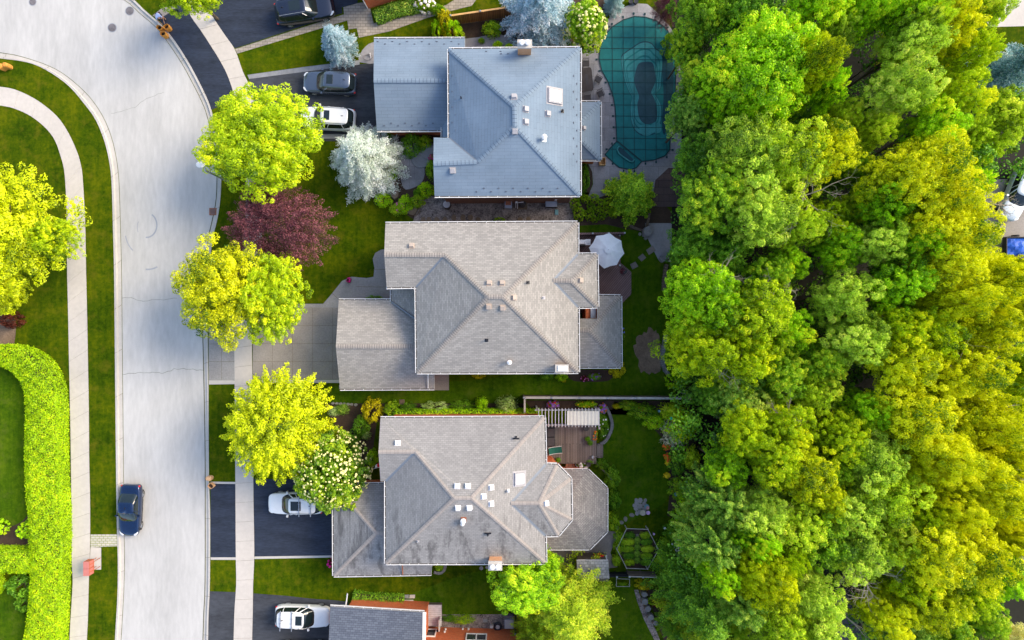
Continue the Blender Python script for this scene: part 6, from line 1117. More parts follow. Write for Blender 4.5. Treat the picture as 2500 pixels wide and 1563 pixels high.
for sy in (-.305, .305):
    g = MB(); g.box((-.05, sy, .92), (.48, .585, .62)); b_ = g.build('mail_cabinet', M['mail_side'], parent=rt); g = MB(); g.box((-.05, sy, 1.545), (.50, .59, .03)); g.build('cabinet_top', M['mail_top'], parent=b_)
    g = MB(); [g.box((.195, sy-.15+.3*i, 1.0+.17*j), (.012, .24, .14)) for i in (0, 1) for j in range(3)]; g.build('letter_doors', M['mail_top'], parent=b_)
# paper yard waste bags
def bag(px, py, label, m='paper', h=.75, ln=0, s=.42, rz=0.0, opened=True, z=-.12):
    c = P(px, py, h); rt = empty('yard_waste_bag', (c.x, c.y, z if px < 514 else 0), label, 'paper bag', 'paper yard waste bags on the kerb', rz=rz)
    g = MB(); rr = random.Random(int(px*7+py)); n = 12
    def rg_(z, k): return [Vector((s*.5*k*1.05*math.copysign(abs(math.cos(a))**.6, math.cos(a))+rr.uniform(-.02, .02), s*.42*k*math.copysign(abs(math.sin(a))**.6, math.sin(a))+rr.uniform(-.02, .02), z)) for a in [6.283*i/n for i in range(n)]]
    R3 = [rg_(0, .92), rg_(h*.3, 1.0), rg_(h*.7, 1.05), rg_(h, 1.0)]
    if opened: R3 += [rg_(h*.98, .86), rg_(h*.7, .8)]
    else: R3 += [rg_(h+.07, .6)]
    for a, b in zip(R3, R3[1:]):
        for i in range(n): g.face([a[i], a[(i+1) % n], b[(i+1) % n], b[i]])
    if not opened: g.face(R3[-1])
    g.build('bag', M[m], parent=rt)
    if opened: g = MB(); g.face(R3[-1]); g.build('garden_waste', M['mulch'], parent=rt)
    for ch in rt.children: ch.scale = (1.08, 1.08, 1)
bag(403,63,'open orange paper bag being filled by the bending person', rz=.5); bag(386,65,'open orange paper bag left of the two others at the kerb', rz=-.4); bag(395,80,'open orange paper bag lying lowest at the top kerb','paper',.7,rz=.2)
bag(9,157,'bright orange paper bag on the verge inside the bend', opened=False); bag(-3,160,'orange paper bag half cut by the left edge', opened=False, rz=.6)
bag(507,1170,'upper tan paper bag on the kerb near the bright yellow tree','paper_pale',.6,opened=False); bag(512,1188,'lower open tan paper bag beside the blue black apron','paper_pale',.55,rz=-.7)
# person bending over the bags
o3 = P(401, 49); rt = empty('person', o3, 'person in pale blue shirt and dark shorts bending over the paper bags', 'person')
SKV = dict(pelvis=(0, .05, .95), sp=(.02, -.10, 1.12), ch=(.04, -.32, 1.24), nk=(.05, -.48, 1.24), hd=(.05, -.60, 1.20), ht=(.05, -.70, 1.14))
def skin(name, verts, edges, radii, m, parent, sub=2):
    me = bpy.data.meshes.new(name); me.from_pydata([tuple(v) for v in verts], edges, []); me.materials.append(M[m]); o = bpy.data.objects.new(name, me); col.objects.link(o); o.parent = parent
    md = o.modifiers.new('skin', 'SKIN'); md.use_smooth_shade = True
    for v, r in zip(me.skin_vertices[0].data, radii): v.radius = (r, r)
    me.skin_vertices[0].data[0].use_root = True; s = o.modifiers.new('sub', 'SUBSURF'); s.levels = sub; s.render_levels = sub; return o
V = [(0, .1, .95), (0, -.08, 1.10), (0, -.30, 1.20), (0, -.45, 1.20), (0, -.53, 1.16), (0, -.60, 1.10)]; Ed = [(0, 1), (1, 2), (2, 3), (3, 4), (4, 5)]; Rd = [.145, .13, .135, .06, .09, .075]
def add(chain, st, rad):
    p = st
    for c, r in zip(chain, rad): V.append(c); Rd.append(r); Ed.append((p, len(V)-1)); p = len(V)-1
    return p
for sg in (-1, 1):
    add([(.10*sg, .10, .88), (.13*sg, -.02 if sg > 0 else .12, .48), (.13*sg, .02 if sg > 0 else .22, .08), (.14*sg, -.12 if sg > 0 else .08, .04)], 0, [.095, .062, .042, .04])
    hnd = add([(.19*sg, -.32, 1.18), (.24*sg, -.44, .95), (.15*sg, -.62, .80), (.12*sg, -.69, .76)], 2, [.06, .045, .032, .030])
    hx = V[hnd]
    for k in range(4): add([(hx[0]+(k-1.5)*.018*sg, hx[1]-.05, hx[2]-.015), (hx[0]+(k-1.5)*.021*sg, hx[1]-.085-.006*(k in (1, 2)), hx[2]-.045)], hnd, [.009, .008])
    add([(hx[0]-.045*sg, hx[1]-.02, hx[2]-.01), (hx[0]-.055*sg, hx[1]-.055, hx[2]-.03)], hnd, [.011, .009])
body = skin('body', V, Ed, Rd, 'skin', rt)
V2 = [(0, .02, 1.03), (0, -.10, 1.12), (0, -.31, 1.215), (0, -.42, 1.215), (.19, -.32, 1.185), (.225, -.40, 1.04), (-.19, -.32, 1.185), (-.225, -.40, 1.04)]
skin('shirt', V2, [(0, 1), (1, 2), (2, 3), (2, 4), (4, 5), (2, 6), (6, 7)], [.16, .158, .165, .10, .085, .075, .085, .075], 'shirt', rt)
skin('shorts', [(0, .10, .95), (.10, .10, .88), (.125, .02, .60), (-.10, .10, .88), (-.125, .11, .60)], [(0, 1), (1, 2), (0, 3), (3, 4)], [.135, .105, .095, .105, .095], 'shorts', rt)
skin('hair', [(0, -.50, 1.22), (0, -.56, 1.19), (0, -.62, 1.15)], [(0, 1), (1, 2)], [.085, .10, .075], 'hair', rt)
for sg in (-1, 1): skin('shoe', [(.13*sg, (.04 if sg > 0 else .24), .05), (.14*sg, (-.16 if sg > 0 else .04), .04)], [(0, 1)], [.05, .048], 'black', rt, 1)
rt.rotation_euler = (0, 0, math.radians(25)); 

# ------------------------------------------------------------------ fences and walls
def fence(p0, p1, h, posts, m, capm, label, name='wooden_fence', th=.04, capw=.14, pm=None, rail=True):
    a, b = P(*p0, h), P(*p1, h); a.z = b.z = 0; rt = empty(name, a, label, 'fence'); b = b-a; a = Vector((0, 0, 0)); d = b.normalized(); n = Vector((-d.y, d.x, 0)); L_ = b.length; rz = math.atan2(d.y, d.x)
    g = MB(); g.box(b/2+Vector((0, 0, .06)), (L_, th, h-.1), rz=rz); g.build('boards', M[m], parent=rt)
    g = MB(); g.box(b/2+Vector((0, 0, h-.04)), (L_, capw, .05), rz=rz); g.build('top_rail', M[capm], parent=rt)
    if rail: g = MB(); g.box(b/2+n*.07+Vector((0, 0, h-.30)), (L_, .05, .09), rz=rz); g.build('rail', M[m], parent=rt)
    for i in range(posts+1):
        q = b*i/posts; g = MB(); g.box(q, (.12, .12, h+.05), rz=rz); g.box(q+Vector((0, 0, h+.05)), (.17, .17, .05), rz=rz, top=.6, m=1); g.build('fence_post', [M[pm or m], M['steel']], parent=rt)
    return rt
fence((1279,971),(1688,973),1.8,6,'wood_dark','wood_pale','long silvered wooden fence between the taupe and weathered roof houses', capw=.19)
fence((1281,972),(1281,1006),1.75,1,'wood_dark','wood_pale','short return of the silvered fence near the pergola')
fence((1100,38),(1245,17),1.8,2,'wood_fence','wood_cap','cedar board fence with pale orange cap above the blue roofed house')
fence((1408,571),(1525,569),1.1,3,'wood_plum','wood_plum','low plum coloured railing along the top of the umbrella deck', capw=.16)
fence((1513,575),(1513,648),.5,1,'wood_plum','wood_plum','plum coloured bench edge right of the umbrella', capw=.14)
fence((1476,1409),(1536,1408),1.1,2,'black','black','thin dark wire fence right of the shed', capw=.04)
fence((1537,1408),(1603,1410),1.3,2,'wood_dark','wood_pale','pale topped trellis below the vegetable bed', capw=.07)
def kerbwall(pts, wd, h, m, label, name='garden_edging', cat='edging'):
    q = [P(x, y, h) for x, y in smooth_line(pts, 5)]; o = q[0].copy(); o.z = 0; rt = MB(); rr = random.Random(len(pts))
    for a, b in zip(q, q[1:]):
        L_ = (b-a).length; d = (b-a).normalized(); k = max(1, round(L_/.42))
        for i in range(k):
            c = a.lerp(b, (i+.5)/k); c.z = 0; rt.box(c-o, (L_/k-.02, wd*rr.uniform(.9, 1.08), h*rr.uniform(.92, 1.08)), rz=math.atan2(d.y, d.x), top=.94)
    rt.v = [v+o for v in rt.v]; return rt.build(name, M[m], org=o, label=label, cat=cat)
kerbwall([(1480,994),(1490,1015),(1495,1040),(1488,1062),(1478,1078),(1466,1085)], .26, .3, 'rock', 'curved low stone edging right of the pergola deck')
kerbwall([(1453,1128),(1466,1143),(1483,1158),(1494,1172)], .14, .12, 'rock', 'thin brown edging curving from the deck corner')
kerbwall([(1059,1398),(1075,1400),(1086,1390),(1086,1378)], .24, .12, 'rock', 'half round stone edging at the weathered garage corner')
shrub(1072, 1386, 12, .4, 'mid', 'small plant inside the half round stone edging', 'bush2', rpy=12)
kerbwall([(1627,818),(1621,850),(1618,880),(1624,903),(1636,918)], .34, .35, 'rock', 'curved grey stone kerb beside the bare earth patch')
kerbwall([(1628,645),(1623,680),(1622,710)], .34, .35, 'rock_brown', 'straight brown stone kerb below the grey landing')
kerbwall([(1526,544),(1545,554),(1570,562),(1580,550),(1586,520)], .22, .25, 'rock_brown', 'low brown kerb beside the soft green evergreen')
kerbwall([(1020,498),(1024,515),(1012,528)], .12, .1, 'rock_brown', 'dark edging at the left end of the gravel yard')
kerbwall([(864,1451),(905,1452),(950,1455)], .07, .06, 'rock_brown', 'thin edging along the ground cover hedge')
# ------------------------------------------------------------------ stones
def stone(px, py, rx, ry, h, m, label, name='stepping_stone', cat='stepping stone', group=None, seed=0, rz=0.0, n=9, rough=.12, sq=False):
    rr = random.Random(seed+int(px*13+py)); c = P(px, py, h); o = Vector((c.x, c.y, 0)); g = MB(); a0 = rr.uniform(0, 6)
    if sq: n = 4; a0 = math.pi/4
    def ring(z, k): return [Vector((PX(rx)*k*f*math.cos(a), PX(ry)*k*f*math.sin(a), z)) for a, f in zip(A, F)]
    A = [a0+6.2832*i/n+(0 if sq else rr.uniform(-.15, .15)) for i in range(n)]; F = [(1.25 if sq else 1)*(1+rr.uniform(-rough, rough)) for _ in range(n)]
    R3 = [ring(0, 1.0), ring(h*.7, .97), ring(h, .86)]
    for a, b in zip(R3, R3[1:]):
        for i in range(n): g.face([a[i], a[(i+1) % n], b[(i+1) % n], b[i]])
    g.face(R3[-1]); g.v = [Matrix.Rotation(rz, 3, 'Z') @ v+o for v in g.v]; return g.build(name, M[m], org=o, label=label, cat=cat, group=group)
for x in (1033,1047,1066,1086,1108,1130,1148,1167,1270,1290): stone(x, 531 if 1100 < x < 1160 else 537, 6.5, 8, .06, 'rock_brown', 'flat brown stepping stone in the row across the gravel side yard', group='stepping stones in the gravel side yard')
stone(1589,611,11,8,.05,'flag','square paver nearest the stone landing in the taupe garden',sq=True,rz=.6); stone(1568,629,9,8,.05,'flag','middle square paver in the taupe garden',sq=True,rz=.7); stone(1548,648,9,8,.05,'flag','square paver nearest the deck in the taupe garden',sq=True,rz=.5)
stone(1543,1258,6.5,5,.05,'flag','stepping stone nearest the flagstone circle'); stone(1527,1268,5,6.5,.05,'flag','second stepping stone from the flagstone circle'); stone(1517,1276,6,5,.05,'flag','third stepping stone from the flagstone circle'); stone(1506,1288,5,6.5,.05,'flag','stepping stone nearest the octagonal bay')
stone(1582,564,11,14,.7,'rock','large grey boulder at the corner of the taupe back garden','boulder','boulder'); stone(1563,571,3.5,4.5,.25,'rock','small pale rock left of the large grey boulder','rock','rock'); stone(1577,582,4.5,4,.25,'rock','small pale rock below the large grey boulder','rock','rock'); stone(1571,576,3,2.5,.15,'rock','tiny pale rock between the other two','rock','rock')
stone(955,450,11,9,.5,'rock_brown','upper brown boulder in the bed by the silver spruce','boulder','boulder'); stone(963,473,10,13,.5,'rock_brown','lower brown boulder in the bed by the silver spruce','boulder','boulder'); stone(1006,512,13,14,.12,'rock_brown','flat dark round stone at the gravel corner','boulder','boulder')
stone(1574,1452,9,7,.45,'rock','topmost grey boulder of the row at the bottom','boulder','boulder'); stone(1575,1470,9,9,.45,'rock','second grey boulder of the row at the bottom','boulder','boulder'); stone(1582,1488,9,8,.45,'rock','third grey boulder of the row at the bottom','boulder','boulder'); stone(1590,1508,9,8,.45,'rock','fourth grey boulder of the row at the bottom','boulder','boulder'); stone(1601,1522,7,7,.4,'rock','lowest grey boulder of the row at the bottom','boulder','boulder'); stone(1618,632,7,8,.5,'rock','grey block beside the stone landing','boulder','boulder')
stone(1672,957,11,7,.3,'rock','flat pale rock at the far end of the silvered fence','rock','rock')
for x, y in ((990,1457),(1006,1457)): stone(x, y, 8, 5, .06, 'walk' if x > 1000 else 'flag_grey', 'concrete slab step '+('right' if x > 1000 else 'left')+' of its twin beside the brick house side door', sq=True)
stone(997,1470,14,6,.07,'walk','wide pale slab before the brick house side door',sq=True); stone(1185,1516,6.5,4.5,.08,'flag_grey','pale square lid in the strip along the brick wall','access_lid','lid',sq=True)
stone(981,982,7,7,.07,'rock_brown','square brown slab above the green shrubs',sq=True)
for i, x in enumerate((812,822,831,840,849,858,868)): stone(x, 985+i*.6, 4.5, 3.5, .12, 'rock', 'small round edging stone in the row under the taupe garage eave', group='round edging stones above the planted strip')
stone(1175,1388,5,5,.05,'flag_grey','round grey stone left of the weathered house chimney'); stone(1189,1386,4,4,.05,'flag_grey','small round stone next to the weathered house chimney')
# flagstone circle with ornaments
rt = empty('flagstone_circle', P(1563,1236), 'round patch of pale flagstones on the curved lawn', 'flagstones')
for i, (x, y, r_) in enumerate([(0,0,6),(10,-6,5.5),(10,7,6),(-9,-7,5.5),(-10,5,6),(0,-14,6),(0,14,6),(-8,17,5),(9,17,5),(12,-15,4),(-10,-15,4.5),(-15,-2,4)]):
    g = MB(); rr = random.Random(i); n = 7; A = [rr.uniform(-.2, .2)+6.283*k/n for k in range(n)]; c = P(1563+x, 1236+y)-P(1563,1236); p = [c+Vector((PX(r_*1.05)*math.cos(a), PX(r_*1.15)*math.sin(a), 0)) for a in A]; g.prism(p, 0, .05+.003*i); g.build('flagstone', M['flagpale'], parent=rt)
def disc_orn(px, py, r, m, label, h=.6, name='bird_bath'):
    c = P(px, py, h); rt = empty(name, (c.x, c.y, 0), label, 'garden ornament'); g = MB(); g.tube((0, 0, 0), (0, 0, h-.03), .04, .03, 8); g.build('stem', M['iron'], parent=rt)
    g = MB(); g.lathe((0, 0, h-.05), [(r*.3, 0), (r, .05), (r, .08), (r*.85, .065), (r*.3, .04)], 18); g.build('bowl', m, parent=rt, smooth=True)
M['teal_g'] = plain('teal_glass', (.16, .32, .36), .2); M['tan_g'] = plain('tan_glass', (.42, .36, .27), .4); M['pink_g'] = plain('pink_glass', (.62, .38, .60), .4); M['rose_g'] = plain('rose_dish', (.42, .22, .22), .5)
disc_orn(1579,1237,.20,M['teal_g'],'teal glass bird dish on the flagstone circle'); disc_orn(1569,1252,.24,M['tan_g'],'tan rimmed bird dish on the flagstone circle'); disc_orn(1582,1252,.17,M['pink_g'],'pink round dish on the flagstone circle'); disc_orn(1581,1240,.15,M['rose_g'],'rose coloured dish overlapping the teal one',.75)
disc_orn(1623,1290,.10,M['vent_white'],'small white ring ornament above the vegetable bed border',.5,'globe_ornament'); disc_orn(1596,1304,.10,M['pink_g'],'small pale ball ornament at the upper right of the vegetable bed',.5,'globe_ornament'); disc_orn(1650,1207,.16,M['teal_g'],'pale glass globe at the wood edge',.8,'globe_ornament')
disc_orn(1609,1004,.11,M['teal_g'],'small bright blue ornament in the border below the fence',.9,'globe_ornament')
rt = empty('garden_pinwheel', P(1636, 1030), 'pink pinwheel ornament with green and blue pieces above the cream plumes', 'garden ornament')
g = MB(); g.tube((0, 0, 0), (0, 0, 1.6), .03, .02); g.tube((0, 0, 1.6), (-.3, .5, 1.8), .02); g.tube((0, 0, 1.6), (.35, -.6, 1.8), .02); g.build('stake', M['iron'], parent=rt)
for (x, y, m, s) in ((-.33, .55, 'tarp2', .17), (-.25, .42, 'f_yellow', .10), (0, .0, 'f_magenta', .16), (.08, -.10, 'f_red', .13), (.38, -.62, 'aqua', .16), (-.05, .1, 'f_purple', .14)):
    if m not in M: M[m] = plain(m+'_plastic', (.0, .50, .28) if m == 'tarp2' else (.10, .60, .62), .4)
    g = MB(); g.box((x, y, 1.78), (s*1.5, s*1.3, .05), rz=x*4, top=.7); g.build('vane', M[m], parent=rt)

# ------------------------------------------------------------------ pool
PC = [(1465,118),(1473,91),(1494,66),(1521,49),(1549,40),(1575,42),(1600,49),(1628,70),(1645,110),(1650,169),(1648,233),(1640,291),(1636,330),(1635,366),(1623,381),(1596,391),(1567,394),(1553,410),(1539,414),(1512,409),(1501,400),(1477,378),(1490,362),(1506,345),(1505,317),(1502,265),(1498,238),(1485,201),(1469,172),(1463,145)]
o = P(1555, 220); rt = empty('pool', o, 'covered kidney shaped swimming pool behind the blue roofed house', 'pool')
def loc(pts, z): return [P(x, y, z)-o for x, y in pts]
cz = .055
g = MB(); p = loc(PC, 0); g.prism(p, .02, cz); g.build('pool_cover', M['cover'], parent=rt); cover = rt.children[-1] if rt.children else None
cover = [c for c in rt.children][0]
def blob(pts, z, m, nm, sm=4): g = MB(); g.face(ccw(loc(smooth_line(pts, sm, True), z))); g.build(nm, M[m], parent=cover)
lobe = [(1518,140),(1530,128),(1545,118),(1560,108),(1575,104),(1590,108),(1600,120),(1612,130),(1617,150),(1614,190),(1612,215),(1600,230),(1606,242),(1614,262),(1612,300),(1600,322),(1582,328),(1562,326),(1548,312),(1541,290),(1540,255),(1544,238),(1534,220),(1524,190),(1519,165)]
cx, cy = 1569, 220
def shr(pts, k, dy=0): return [(cx+(x-cx)*k, cy+(y-cy)*k+dy) for x, y in pts]
blob(shr(lobe, 1.03), cz+.002, 'cover_wet', 'wet_ring'); blob(lobe, cz+.005, 'cover_stain', 'silt_ring'); blob(shr(lobe, .90, 2), cz+.008, 'cover', 'silt_ring'); blob(shr(lobe, .86, 2), cz+.011, 'cover_stain', 'silt_ring'); blob(shr(lobe, .77, 4), cz+.014, 'cover', 'silt_ring'); blob(shr(lobe, .73, 4), cz+.017, 'cover_stain', 'silt_ring')
blob([(1553,170),(1560,155),(1575,151),(1592,153),(1598,170),(1600,200),(1590,225),(1597,240),(1604,270),(1602,295),(1585,303),(1570,300),(1560,285),(1556,255),(1560,235),(1551,210),(1549,190)], cz+.021, 'cover_water', 'puddle')
blob([(1618,130),(1638,110),(1644,160),(1644,230),(1634,290),(1622,330),(1616,300),(1620,230),(1616,170)], cz+.004, 'cover_wet', 'wet_patch')
blob([(1563,306),(1590,306),(1596,322),(1580,332),(1565,326)], cz+.022, 'cover_stain', 'silt_ring'); blob([(1594,302),(1612,302),(1614,320),(1602,326),(1594,318)], cz+.023, 'cover_stain', 'silt_ring')
from mathutils.geometry import intersect_point_line
def clipseg(poly, axis, val):
    xs = []
    for a, b in zip(poly, poly[1:]+poly[:1]):
        u, v = (a[0], b[0]) if axis == 0 else (a[1], b[1])
        if (u-val)*(v-val) < 0: t = (val-u)/(v-u); xs.append((a[1]+(b[1]-a[1])*t) if axis == 0 else (a[0]+(b[0]-a[0])*t))
    xs.sort(); return [(xs[i], xs[i+1]) for i in range(0, len(xs)-1, 2)]
for ax, vals in ((0, [1494,1521,1547,1574,1600,1626]), (1, [66,92,119,146,174,202,230,257,284,311,338,365])):
    for v in vals:
        for s, e in clipseg(PC, ax, v+.01):
            if e-s < 12: continue
            ex = 7; a, b = ((v, s-ex), (v+1.5, e+ex)) if ax == 0 else ((s-ex, v), (e+ex, v+1.5)); g = MB(); A, B = loc([a, b], 0); z = cz+(.030 if ax else .036); d = (B-A).normalized()
            g.box((A+B)/2+Vector((0, 0, z)), ((B-A).length, .042, .005), rz=math.atan2(d.y, d.x)); g.build('strap', M['strap'], parent=rt)
            for q in (A, B): g = MB(); g.box(q+Vector((0, 0, .03)), (.16, .13, .05), rz=math.atan2(d.y, d.x)); g.build('anchor', M['strap'], parent=rt)
g = MB(); q = loc(PC, cz+.026); g.ribbon(q+[q[0]], .09); g.build('hem', M['strap'], parent=rt)
g = MB(); q = loc([(1507,345),(1566,393)], cz+.045); g.ribbon(q, .12); g.build('strap', M['strap'], parent=rt)
g = MB(); q = loc(smooth_line([(1512,357),(1507,364),(1512,376),(1528,388),(1542,396),(1549,390)], 4), .14); [g.tube(a, b, .07, n=6) for a, b in zip(q, q[1:])]; g.build('hand_rail', M['cover_stain'], parent=rt)
blob([(1511,359),(1522,365),(1545,388),(1549,396),(1535,394),(1517,381),(1509,368)], cz+.020, 'cover_wet', 'wet_patch')
# patio furniture
def chair(px, py, rz, label, m='furn', group=None, name='patio_chair'):
    c = P(px, py, .45); rt = empty(name, (c.x, c.y, 0), label, 'chair', group, rz=rz)
    g = MB(); g.box((0, 0, .40), (.52, .50, .05)); g.build('seat', M[m], parent=rt); g = MB(); [g.box((-.20+i*.1, -.27, .50), (.025, .02, .38)) for i in range(5)]; g.box((0, -.28, .86), (.52, .03, .05)); g.build('backrest', M[m], parent=rt)
    for sx in (-1, 1):
        g = MB(); g.tube((.26*sx, -.26, .64), (.26*sx, .24, .64), .022); g.tube((.26*sx, .24, .64), (.26*sx, .24, .42), .018); g.build('armrest', M[m], parent=rt)
        for sy in (-1, 1): g = MB(); g.tube((.23*sx, .22*sy, 0), (.23*sx, .22*sy, .42), .018); g.build('leg', M[m], parent=rt)
chair(1430,155,math.pi,'charcoal patio chair at the top end of the long table'); chair(1461,194,-1.9+math.pi*0-0.2,'charcoal patio chair facing the table near the pool'); chair(1466,229,-1.1-math.pi*.5,'charcoal patio chair nearest the pool waist'); chair(1434,239,0.1,'charcoal patio chair at the bottom end of the long table')
c = P(1433,194,.72); rt = empty('patio_table', (c.x, c.y, 0), 'long brown patio table beside the blue roofed house', 'table', rz=.10)
g = MB(); g.prism([Vector((x, y, 0)) for x, y in [(-.48,.75),(-.42,.95),(-.3,1.0),(.3,1.0),(.42,.95),(.48,.75),(.48,-.75),(.42,-.95),(.3,-1.0),(-.3,-1.0),(-.42,-.95),(-.48,-.75)]], .69, .73, bottom=True); tt_ = g.build('table_top', M['furn_brown'], parent=rt)
g = MB(); g.box((0, 0, .731), (.24, .9, .006)); g.build('inlay', M['furn'], parent=tt_)
for sx in (-1, 1):
    for sy in (-1, 1): g = MB(); g.tube((.38*sx, .8*sy, 0), (.38*sx, .8*sy, .7), .03); g.build('leg', M['furn'], parent=rt)
c = P(1470,395,.3); rt = empty('storage_box', (c.x, c.y, 0), 'open tan wooden box below the bay of the blue roofed house', 'box'); g = MB(); [g.box(a, b) for a, b in (((0, 0, 0), (.5, .6, .05)), ((.24, 0, .05), (.04, .6, .5)), ((-.24, 0, .05), (.04, .6, .5)), ((0, .29, .05), (.44, .04, .5)), ((0, -.29, .05), (.44, .04, .5)))]; g.build('box', M['wood_cap'], parent=rt)
# gravel yard equipment
c = P(1241,497,.9); rt = empty('pool_heater', (c.x, c.y, 0), 'grey pool heater cabinet with round vent against the lower blue house wall', 'pool heater'); g = MB(); g.box((0, 0, 0), (.62, .78, .85)); g.build('cabinet', M['ac'], parent=rt); g = MB(); g.box((0, .1, .85), (.46, .46, .05)); g.lathe((0, .1, .90), [(.17, 0), (.17, .08), (.08, .10)], 14); g.build('flue_vent', M['rust'], parent=rt)
c = P(1275,496,.7); rt = empty('pool_filter', (c.x, c.y, 0), 'round pool filter tank with pale valves beside the heater', 'pool filter'); g = MB(); g.lathe((0, 0, .1), [(.28, 0), (.32, .1), (.32, .55), (.2, .72), (.08, .75)], 18); g.build('tank', M['furn'], parent=rt, smooth=True); g = MB(); g.tube((-.6, 0, .8), (.1, .05, .9), .035); g.tube((-.4, -.4, .3), (-.4, .1, .8), .03); g.tube((-.55, -.3, .2), (-.55, .1, .8), .03); g.lathe((-.5, .05, .78), [(.08, 0), (.08, .1)], 10); g.build('pipes', M['vent_white'], parent=rt)
g = MB(); g.box((0, 0, 0), (.9, .9, .08)); g.build('pad', M['rock_brown'], parent=rt)
c = P(1346,498,.7); rt = empty('equipment_cabinet', (c.x, c.y, 0), 'blue grey box cabinet near the corner of the gravel yard', 'cabinet'); g = MB(); g.box((0, 0, 0), (.95, .50, .68)); g.build('cabinet', M['furn'], parent=rt); g = MB(); g.box((0, .02, .68), (1.0, .55, .07), top=.96); g.build('lid', M['ac'], parent=rt)
stone(1359,518,5,7.5,.1,'teal_g','greenish rectangular lid in the gravel below the cabinet','access_lid','lid',sq=True,rough=.02)
c = P(1090,499,.8); rt = empty('air_conditioner', (c.x, c.y, 0), 'round topped air conditioner at the corner of the gravel yard', 'air conditioner'); g = MB(); g.lathe((0, 0, 0), [(.34, 0), (.34, .72), (.30, .76)], 20); g.build('casing', M['furn'], parent=rt, smooth=True); g = MB(); g.lathe((0, 0, .765), [(.30, 0), (.30, .015)], 20); [g.tube((0, 0, .79), (.28*math.cos(a), .28*math.sin(a), .79), .012) for a in np.linspace(0, 6.28, 11)]; g.build('fan_grille', M['vent_grey'], parent=rt)
g = MB(); q = P(1090, 487, 2.5)-Vector((c.x, c.y, 0)); g.tube((0, .3, .5), (0, .62, .5), .04); g.tube((0, .62, .5), (0, .62, 2.2), .04); g.build('pipe', M['vent_white'], parent=rt)
for x, lb in ((1116,'left'), (1357,'right')):
    c = P(x, 486, 1.6); rt = empty('meter_box', (c.x, c.y, 0), 'small white meter box at the '+lb+' of the lower blue house wall', 'meter box'); g = MB(); g.box((0, 0, 1.3), (.22, .18, .32)); g.build('box', M['vent_white'], parent=rt); g = MB(); g.tube((0, 0, 0), (0, 0, 1.3), .025); g.build('conduit', M['steel'], parent=rt)
# umbrella and deck of the taupe house
def deck(pxs, z, m, label, border=None):
    o = P(*pxs[0]); rt = empty('deck', o, label, 'deck'); p = [P(x, y, z) for x, y in pxs]; g = MB(); g.prism([v-o for v in p], 0, z-.03); g.build('frame', M['wood_dark'], parent=rt); g = MB(); g.prism([v-o for v in inset(p, .12)], z-.03, z); g.build('boards', M[m], parent=rt)
    g = MB(); q = [v-o+Vector((0, 0, z+.004)) for v in inset(p, .08)]
    for v in q: v.z = z+.004
    g.ribbon(q+[q[0]], .17); g.build('border_board', M[border or m], parent=rt); return rt
wd = M['wood_plum'].node_tree; 
for m_, rot in (('wood_plum', math.radians(-50)), ('wood_grey', math.radians(90))):
    n_ = M[m_].node_tree; uvn = [x for x in n_.nodes if x.type == 'UVMAP'][0]; bt = [x for x in n_.nodes if x.type == 'TEX_BRICK'][0]; mp = n_.nodes.new('ShaderNodeMapping'); mp.inputs['Rotation'].default_value = (0, 0, rot); n_.links.new(uvn.outputs[0], mp.inputs[0]); n_.links.new(mp.outputs[0], bt.inputs[0])
deck([(1412,570),(1513,570),(1515,642),(1541,664),(1541,719),(1515,744),(1412,765)], .45, 'wood_plum', 'plum brown deck under the white umbrella')
c = P(1484,611,2.5); rt = empty('patio_umbrella', (c.x, c.y, .45), 'large pale eight sided patio umbrella on the plum deck', 'umbrella')
R8 = [P(x, y, 2.15)-Vector((c.x, c.y, .45)) for x, y in ((1488,569),(1517,588),(1524,619),(1506,647),(1475,656),(1447,636),(1438,605),(1456,576))]
g = MB(); ap_ = Vector((0, 0, 2.35)); mids = []
for i in range(8):
    a, b = R8[i], R8[(i+1) % 8]; m_ = (a+b)/2*.955; m_.z = (a.z+b.z)/2+.0; a1, b1, m1 = [v.lerp(ap_, .45)+Vector((0, 0, .06)) for v in (a, b, m_)]
    for f in ([a, m_, m1, a1], [m_, b, b1, m1], [a1, m1, ap_], [m1, b1, ap_]): f = f if (f[1]-f[0]).cross(f[2]-f[0]).z > 0 else f[::-1]; g.face(f)
cn = g.build('canopy', M['canvas'], parent=rt)
g = MB(); g.lathe((0, 0, 2.30), [(.36, 0), (.34, .03), (.05, .13)], 8); g.build('vent_cap', M['canvas'], parent=cn); g = MB(); g.tube((0, 0, 0), (0, 0, 2.52), .03, n=8); g.build('pole', M['steel'], parent=rt); g = MB(); g.lathe((0, 0, 0), [(.3, 0), (.3, .08), (.08, .12)], 14); g.build('base', M['furn'], parent=rt)
for v in R8: g = MB(); g.tube((0, 0, 2.28), v-Vector((0, 0, .03)), .012, n=4); g.build('rib', M['steel'], parent=rt)
c = P(1424,594,.95); rt = empty('grill', (c.x, c.y, .45), 'white and black grill with side shelf tucked by the taupe eave', 'grill'); g = MB(); g.box((-.15, 0, 0), (.55, .5, .85)); g.build('cabinet', M['furn'], parent=rt); g = MB(); g.box((-.15, .05, .85), (.6, .4, .18), top=.8); g.build('lid', M['vent_white'], parent=rt); g = MB(); g.box((.36, .05, .82), (.42, .5, .05)); g.box((.38, .08, .87), (.22, .2, .08)); g.build('side_shelf', M['vent_white'], parent=rt)
rt = empty('flower_pot', P(1521,664), 'dark pot with purple plant on the deck corner', 'pot'); g = MB(); g.lathe((0, 0, .45), [(.16, 0), (.22, .32), (.2, .32)], 14); g.build('pot', M['furn'], parent=rt)
